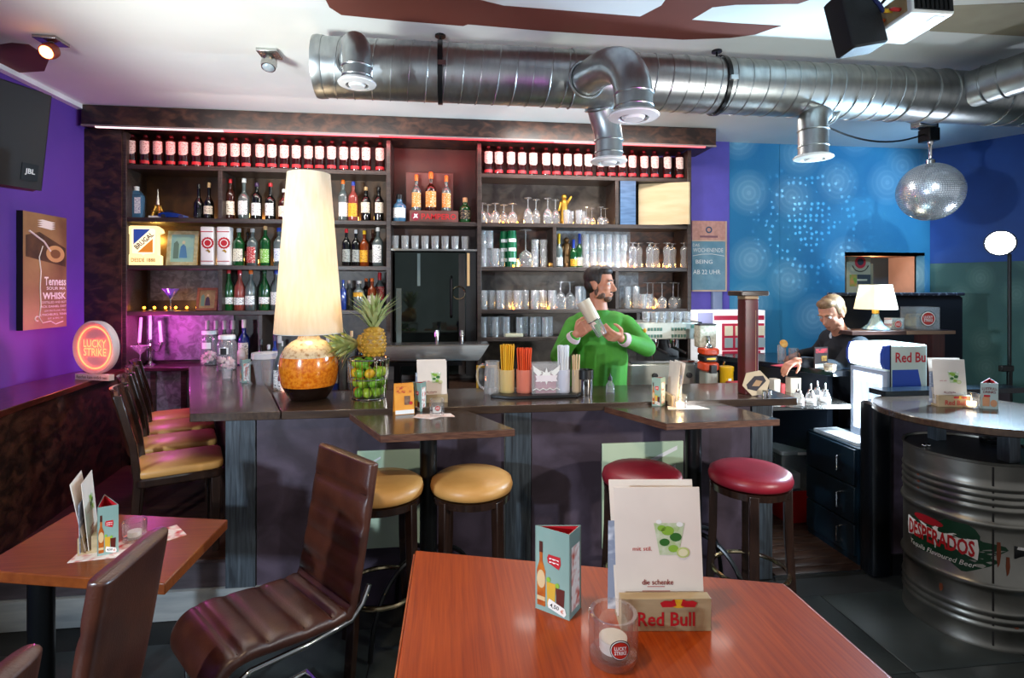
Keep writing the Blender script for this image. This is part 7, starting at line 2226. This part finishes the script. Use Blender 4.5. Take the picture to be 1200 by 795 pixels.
# light stand with strobe head
stp = at(1183, 400, Z=3.62)
sd = thing('light_stand', 'tall black light stand behind the drum table', 'light stand', (stp.x, stp.y, 0))
PW(sd, 'pole', MB().tube([(stp.x, stp.y, .1), (stp.x, stp.y, 1.15)], .016, 10), M_blackm)
PW(sd, 'pole', MB().tube([(stp.x, stp.y, 1.15), (stp.x, stp.y, 1.93)], .011, 10), M_blackm)
PW(sd, 'clamp_knob', MB().box(stp.x - .07, stp.x + .02, stp.y - .015, stp.y + .015, 1.14, 1.18), M_black, bevel=.004)
for k in range(3):
    a = R(30 + 120 * k)
    PW(sd, 'leg', MB().tube([(stp.x, stp.y, .42), (stp.x + .42 * math.cos(a), stp.y + .42 * math.sin(a), .012)], .01, 8), M_blackm)
hp = at(1172, 285, Z=3.58)
sh2 = thing('strobe_head', 'blazing white photo strobe on the light stand', 'strobe', tuple(hp))
dv = (Vector((1.2, 0.9, 1.7)) - hp).normalized()
Mh = Matrix.Translation(hp) @ dv.to_track_quat('Z', 'Y').to_matrix().to_4x4()
PW(sh2, 'housing', MB().lathe([(0, -.16), (.05, -.16), (.055, -.03), (.085, .0), (.085, .012), (.075, .012)], 28, Mh), M_black)
PW(sh2, 'flash_tube', MB().lathe([(0, .004), (.075, .004), (.074, .008), (0, .012)], 28, Mh), pm('flash_white', '#f4f8ff', .4, emit=120, ec='#e6f0ff'))
PW(sh2, 'yoke', MB().tube([(stp.x, stp.y, 1.93), hp - dv * .08 - Vector((0, 0, .05))], .012, 8), M_black)
# ================================================================== PEOPLE
M_skin = pm('skin', '#c98a6c', .5, c2='#bb7a5e', scale=12)
M_hair = pm('dark_hair', '#1d140f', .55, c2='#2c1f17', scale=60)
M_hairl = pm('light_brown_hair', '#6a4a30', .5, c2='#8a6844', scale=60)


def remesh(o, vox, it=3):
    r = o.modifiers.new('remesh', 'REMESH')
    r.mode = 'VOXEL'
    r.voxel_size = vox
    r.use_smooth_shade = True
    s = o.modifiers.new('smooth', 'SMOOTH')
    s.factor = .5
    s.iterations = it
    return o


def hand(mb, wrist, palm_dir, palm_n, spread, curls, thumb_side, s=1.0):
    """palm + five fingers; palm_dir points to the fingers, palm_n is the palm's normal (side the fingers curl to)"""
    d = Vector(palm_dir).normalized()
    n = Vector(palm_n)
    n = (n - d * n.dot(d)).normalized()
    a = d.cross(n).normalized() * thumb_side
    W = Vector(wrist)
    for k in range(4):
        b = W + d * .02 * s + a * (.026 - .0175 * k) * s
        kn = W + d * (.088 - .004 * abs(k - 1)) * s + a * (.033 - .021 * k) * s
        mb.cap(b, kn, .013 * s, .0115 * s, 8)
        L = (.042, .047, .044, .035)[k] * s
        c = curls[k]
        p1 = kn + (d * math.cos(c) + n * math.sin(c)) * L
        p2 = p1 + (d * math.cos(c * 1.9) + n * math.sin(c * 1.9)) * L * .62
        p3 = p2 + (d * math.cos(c * 2.5) + n * math.sin(c * 2.5)) * L * .5
        mb.cap(kn, p1, .0098 * s, .0092 * s, 8)
        mb.cap(p1, p2, .0092 * s, .0085 * s, 8)
        mb.cap(p2, p3, .0085 * s, .0072 * s, 8)
    t0 = W + d * .018 * s + a * .026 * s
    t1 = t0 + (d * .55 + a * .7 + n * .35).normalized() * .042 * s
    t2 = t1 + (d * .75 + a * .1 + n * .65).normalized() * .034 * s
    t3 = t2 + (d * .7 - a * .25 + n * .65).normalized() * .024 * s
    mb.cap(t0, t1, .015 * s, .0125 * s, 8)
    mb.cap(t1, t2, .0115 * s, .0105 * s, 8)
    mb.cap(t2, t3, .0105 * s, .008 * s, 8)


def head(mb, c, fwd, up_, s=1.0):
    """returns the head frame (x right of face, y forward, z up)"""
    f = Vector(fwd).normalized()
    u = Vector(up_)
    u = (u - f * u.dot(f)).normalized()
    r = f.cross(u).normalized()
    M = Matrix((r, f, u)).transposed().to_4x4()
    M = Matrix.Translation(c) @ M @ Matrix.Scale(s, 4)
    mb.sphere((0, -.012, .03), (.076, .096, .088), 20, 14, M)              # skull
    mb.sphere((0, .022, -.035), (.06, .066, .082), 18, 12, M)              # face
    mb.sphere((0, .05, -.09), (.036, .032, .028), 14, 8, M)                # chin
    mb.sphere((0, .066, .022), (.05, .026, .016), 14, 8, M)                # brow
    for s_ in (-1, 1):
        mb.sphere((s_ * .036, .054, -.025), (.024, .026, .02), 12, 8, M)   # cheek bones
        mb.sphere((s_ * .076, -.008, -.012), (.010, .02, .032), 10, 8, M)  # ears
        mb.sphere((s_ * .05, .012, -.068), (.02, .04, .03), 10, 8, M)      # jaw
    mb.v += []
    nose = [(0, .083, .012), (0, .094, -.014), (0, .108, -.034), (0, .092, -.042)]
    for (p, q, ra, rb) in ((nose[0], nose[1], .009, .011), (nose[1], nose[2], .011, .0125), (nose[2], nose[3], .0125, .012)):
        mb.cap(M @ Vector(p), M @ Vector(q), ra * s, rb * s, 8)
    mb.sphere((0, .080, -.066), (.024, .012, .007), 12, 6, M)              # lips
    mb.sphere((0, .078, -.077), (.02, .012, .007), 12, 6, M)
    return M


def face_parts(p, M, s, browm):
    for s_ in (-1, 1):
        e = PW(p, 'eye', MB().sphere((s_ * .031, .074, .003), .0115, 12, 8, M), pm('eye_white', '#e8e2dc', .25))
        PW(e, 'iris', MB().sphere((s_ * .031, .0832, .003), .0048, 10, 6, M), pm('iris_dark', '#2a1c14', .2))
        PW(p, 'eyebrow', MB().tube([M @ Vector(q) for q in ((s_ * .014, .092, .022), (s_ * .032, .089, .027), (s_ * .05, .077, .021))], .0042 * s, 6), browm)
    PW(p, 'mouth_line', MB().tube([M @ Vector(q) for q in ((-.022, .085, -.0715), (0, .0925, -.0715), (.022, .085, -.0715))], .0022 * s, 5), pm('lip_line', '#7a3c34', .6))


# ---------------------------------------------------------------- barman in green shaking a drink
BZ = 3.62
hc = at(703, 333, Z=BZ)
face = Vector((.80, -.60, -.02))
shl = at(670, 377, Z=BZ)
shr = at(736, 376, Z=BZ)
elL = at(655, 418, Z=3.50)
elR = at(758, 408, Z=3.52)
wrL = at(676, 391, Z=3.36)
wrR = at(726, 396, Z=3.36)
nk = Vector(((shl.x + shr.x) / 2, (shl.y + shr.y) / 2 + .01, shl.z + .075))
hip = Vector((nk.x - .01, nk.y + .02, .96))
skt = at(683, 353, Z=3.27)                 # shaker top and bottom
skb = at(706, 393, Z=3.25)
axs = (skb - skt).normalized()
body = MB()
HM = head(body, hc, face, (0, 0, 1), 1.0)
body.cap(hc + Vector((-.01, .02, -.06)), nk + Vector((0, 0, -.02)), .054, .060, 14)
mid = Vector((nk.x, nk.y, 1.25))
body.cap(nk + Vector((-.10, 0, -.115)), nk + Vector((.10, 0, -.115)), .075, .075, 14)
body.cap(nk + Vector((0, 0, -.18)), mid, .115, .115, 14)
body.cap(mid, hip, .115, .125, 14)
for s_, sh, el, wr in ((-1, shl, elL, wrL), (1, shr, elR, wrR)):
    body.cap(sh + Vector((0, 0, -.035)), el, .047, .038, 12)
    body.cap(el, wr, .037, .027, 12)
    hp_ = hip + Vector((s_ * .09, 0, -.03))
    kn = Vector((hp_.x + s_ * .03, hp_.y - .03, .50))
    an = Vector((hp_.x + s_ * .04, hp_.y + .01, .09))
    body.cap(hp_, kn, .085, .058, 12)
    body.cap(kn, an, .056, .04, 12)
    body.cap(an + Vector((0, .02, -.045)), an + Vector((s_ * .02, -.16, -.055)), .038, .032, 10)
# his right hand (camera left) wraps round the upper part, left hand cups the lower end
gL = skt.lerp(skb, .52)
gR = skt.lerp(skb, .92)
view = Vector((-.25, -.95, .1))
hand(body, wrL, (gL + Vector((0, -.035, .0)) - wrL), axs.cross(view) * -1 + Vector((.3, .5, 0)), 1, (.75, .8, .85, .9), 1, 1.02)
hand(body, wrR, (gR + Vector((0.0, -.03, -.012)) - wrR), Vector((-.3, .55, .75)), 1, (.5, .55, .6, .65), -1, 1.02)
bm_ = obj('person', body, M_skin, None, smooth=0)
remesh(bm_, .0062, 3)
tag(bm_, 'barman in a green sweater shaking a cocktail behind the bar', 'person')
face_parts(bm_, HM, 1.0, M_hair)
hair = MB()
hair.sphere((0, -.024, .048), (.080, .094, .080), 20, 14, HM)
hair.sphere((0, .035, .088), (.062, .05, .036), 16, 10, HM)
hair.sphere((0, -.05, .0), (.07, .062, .07), 16, 10, HM)
for s_ in (-1, 1):
    hair.sphere((s_ * .066, .0, .035), (.014, .035, .045), 10, 8, HM)
ho = PW(bm_, 'hair', hair, M_hair, smooth=0)
remesh(ho, .006, 3)
beard = MB()
beard.sphere((0, .054, -.094), (.037, .032, .027), 14, 8, HM)
for s_ in (-1, 1):
    beard.sphere((s_ * .048, .02, -.074), (.021, .04, .028), 10, 8, HM)
    beard.sphere((s_ * .064, .0, -.04), (.011, .016, .04), 10, 8, HM)
beard.sphere((0, .083, -.053), (.026, .012, .007), 12, 6, HM)
bo_ = PW(bm_, 'beard', beard, pm('stubble', '#4a3428', .7, c2='#6a4a3a', scale=90), smooth=0)
remesh(bo_, .005, 2)
sw = MB()
sw.cap(nk + Vector((-.105, 0, -.105)), nk + Vector((.105, 0, -.105)), .102, .102, 16)
sw.cap(nk + Vector((0, 0, -.045)), nk + Vector((0, 0, -.12)), .078, .13, 16)
sw.cap(nk + Vector((-.04, -.01, -.2)), mid + Vector((-.03, 0, 0)), .15, .148, 16)
sw.cap(nk + Vector((.04, -.01, -.2)), mid + Vector((.03, 0, 0)), .15, .148, 16)
sw.cap(mid + Vector((-.02, 0, 0)), hip + Vector((-.02, 0, -.03)), .172, .172, 16)
sw.cap(mid + Vector((.02, 0, 0)), hip + Vector((.02, 0, -.03)), .172, .172, 16)
for sh, el, wr in ((shl, elL, wrL), (shr, elR, wrR)):
    sw.cap(sh + Vector((-.02 if sh is shr else .02, 0, -.03)), el, .072, .060, 14)
    sw.cap(el, el.lerp(wr, .82), .058, .043, 14)
so = PW(bm_, 'sweater', sw, pm('green_sweater', '#3f8f22', .75, c2='#357d1c', scale=7, bump=.35, bscale=26), smooth=0)
remesh(so, .008, 4)
PW(so, 'sleeve_patch', MB().sphere(tuple(shr.lerp(elR, .35) + Vector((.052, -.052, .0))), (.012, .012, .016), 10, 6), pm('patch_orange', '#d89a2a', .6))
for el, wr in ((elL, wrL), (elR, wrR)):
    c0, c1 = el.lerp(wr, .78), el.lerp(wr, .90)
    PW(so, 'shirt_cuff', MB().tube([c0, c1], [.047, .040], 16), pm('shirt_cuff', '#c9b4b8', .7), smooth=60)
tz = MB()
tz.cap(hip + Vector((-.02, 0, .0)), hip + Vector((.02, 0, -.04)), .15, .15, 14)
for s_ in (-1, 1):
    hp_ = hip + Vector((s_ * .09, 0, -.03))
    kn = Vector((hp_.x + s_ * .03, hp_.y - .03, .50))
    an = Vector((hp_.x + s_ * .04, hp_.y + .01, .10))
    tz.cap(hp_, kn, .10, .073, 14)
    tz.cap(kn, an, .072, .06, 14)
to = PW(bm_, 'trousers', tz, pm('dark_jeans', '#1a2236', .8), smooth=0)
remesh(to, .009, 3)
for s_ in (-1, 1):
    an = Vector((hip.x + s_ * .13, hip.y + .01, .045))
    PW(bm_, 'shoe', MB().rbox(an.x - .05, an.x + .05, an.y - .21, an.y + .07, .0, .095, .04), M_black, smooth=60)
# shaker
sq = axs.to_track_quat('Z', 'Y').to_matrix().to_4x4()
Ls = (skb - skt).length
shk = thing('cocktail_shaker', 'cream and glass cocktail shaker held by the barman', 'shaker', tuple((skt + skb) / 2))
PW(shk, 'tin', MB().lathe([(0, 0), (.042, 0), (.044, .008), (.041, Ls * .55), (.038, Ls * .58)], 24, Matrix.Translation(skt) @ sq), pm('shaker_cream', '#d8c8b0', .35), smooth=50)
PW(shk, 'mixing_glass', MB().lathe([(.037, Ls * .56), (.034, Ls * .95), (.031, Ls), (0, Ls)], 24, Matrix.Translation(skt) @ sq), M_glassb, smooth=50)
PW(shk, 'ring', MB().torus((0, 0, Ls * .575), .04, .004, 24, 6, Matrix.Translation(skt) @ sq), M_chrome)

# ---------------------------------------------------------------- guest in dark clothes bending over the side counter
gz = 3.86
gh = at(974, 367, Z=gz)
gf = Vector((-.80, -.30, -.42))
gu = Vector((-.35, -.1, .9))
gb = MB()
GM_ = head(gb, gh, gf, gu, .98)
gn = gh + Vector((.13, .06, -.17))
gb.cap(gh + Vector((.045, .02, -.06)), gn, .05, .056, 14)
gs1 = gn + Vector((-.02, -.17, -.07))          # near shoulder
gs2 = gn + Vector((.03, .17, -.05))
gmid = gn + Vector((.10, .03, -.32))
ghip = Vector((gmid.x + .10, gmid.y + .04, .95))
gb.cap(gs1 + Vector((.02, .05, 0)), gs2 + Vector((0, -.05, 0)), .085, .085, 14)
gb.cap(gn + Vector((.02, .0, -.1)), gmid, .125, .12, 14)
gb.cap(gmid, ghip, .12, .125, 14)
gw1 = at(942, 424, z=1.20)
gw1 = Vector((gw1.x, gw1.y + .08, 1.195))
ge1 = gs1.lerp(gw1, .5) + Vector((.12, .02, -.10))
gw2 = gs2 + Vector((-.25, .02, -.24))
gw2.z = 1.19
ge2 = gs2.lerp(gw2, .5) + Vector((.08, .06, -.05))
for sh, el, wr in ((gs1, ge1, gw1), (gs2, ge2, gw2)):
    gb.cap(sh, el, .05, .04, 12)
    gb.cap(el, wr, .038, .026, 12)
hand(gb, gw1, Vector((-.75, -.2, -.25)), Vector((-.1, 0, -1)), 1, (.35, .4, .42, .45), 1, .95)
hand(gb, gw2, Vector((-.8, -.3, -.2)), Vector((-.1, 0, -1)), 1, (.35, .4, .42, .45), -1, .95)
for s_ in (-1, 1):
    hp_ = ghip + Vector((.02, s_ * .085, -.03))
    kn = Vector((hp_.x - .02, hp_.y + s_ * .02, .50))
    an = Vector((hp_.x + .02, hp_.y + s_ * .03, .09))
    gb.cap(hp_, kn, .08, .055, 12)
    gb.cap(kn, an, .053, .038, 12)
    gb.cap(an + Vector((.02, 0, -.045)), an + Vector((-.16, 0, -.055)), .036, .03, 10)
go = obj('person', gb, M_skin, None, smooth=0)
remesh(go, .0065, 3)
tag(go, 'guest in dark clothes bending over the side counter', 'person')
face_parts(go, GM_, .98, M_hairl)
gha = MB()
gha.sphere((0, -.03, .046), (.082, .098, .084), 20, 14, GM_)
gha.sphere((0, .03, .09), (.064, .05, .036), 16, 10, GM_)
gha.sphere((0, -.06, .0), (.072, .062, .075), 16, 10, GM_)
for s_ in (-1, 1):
    gha.sphere((s_ * .066, -.005, .03), (.016, .035, .05), 10, 8, GM_)
gho = PW(go, 'hair', gha, M_hairl, smooth=0)
remesh(gho, .006, 3)
gsw = MB()
gsw.cap(gs1 + Vector((.02, .04, 0)), gs2 + Vector((0, -.04, 0)), .10, .10, 14)
gsw.cap(gn + Vector((.01, 0, -.04)), gn + Vector((.03, 0, -.12)), .068, .13, 14)
gsw.cap(gn + Vector((.03, 0, -.12)), gmid, .145, .14, 14)
gsw.cap(gmid, ghip, .14, .15, 14)
for sh, el, wr in ((gs1, ge1, gw1), (gs2, ge2, gw2)):
    gsw.cap(sh, el, .068, .058, 12)
    gsw.cap(el, el.lerp(wr, .85), .056, .04, 12)
gso = PW(go, 'sweater', gsw, pm('black_sweater', '#0c1018', .8), smooth=0)
remesh(gso, .009, 3)
PW(gso, 'collar', MB().torus((0, 0, 0), .062, .014, 24, 8, Matrix.Translation(gn + Vector((-.012, -.005, .01))) @ (gh - gn).to_track_quat('Z', 'Y').to_matrix().to_4x4()), pm('shirt_collar', '#8a96a4', .7, c2='#c8d0d8', scale=30))
gt = MB()
for s_ in (-1, 1):
    hp_ = ghip + Vector((.02, s_ * .085, -.03))
    kn = Vector((hp_.x - .02, hp_.y + s_ * .02, .50))
    an = Vector((hp_.x + .02, hp_.y + s_ * .03, .10))
    gt.cap(hp_, kn, .097, .07, 12)
    gt.cap(kn, an, .07, .055, 12)
gt.cap(ghip + Vector((.02, -.05, -.02)), ghip + Vector((.02, .05, -.02)), .13, .13, 12)
gto = PW(go, 'trousers', gt, pm('black_jeans', '#10131c', .8), smooth=0)
remesh(gto, .01, 3)
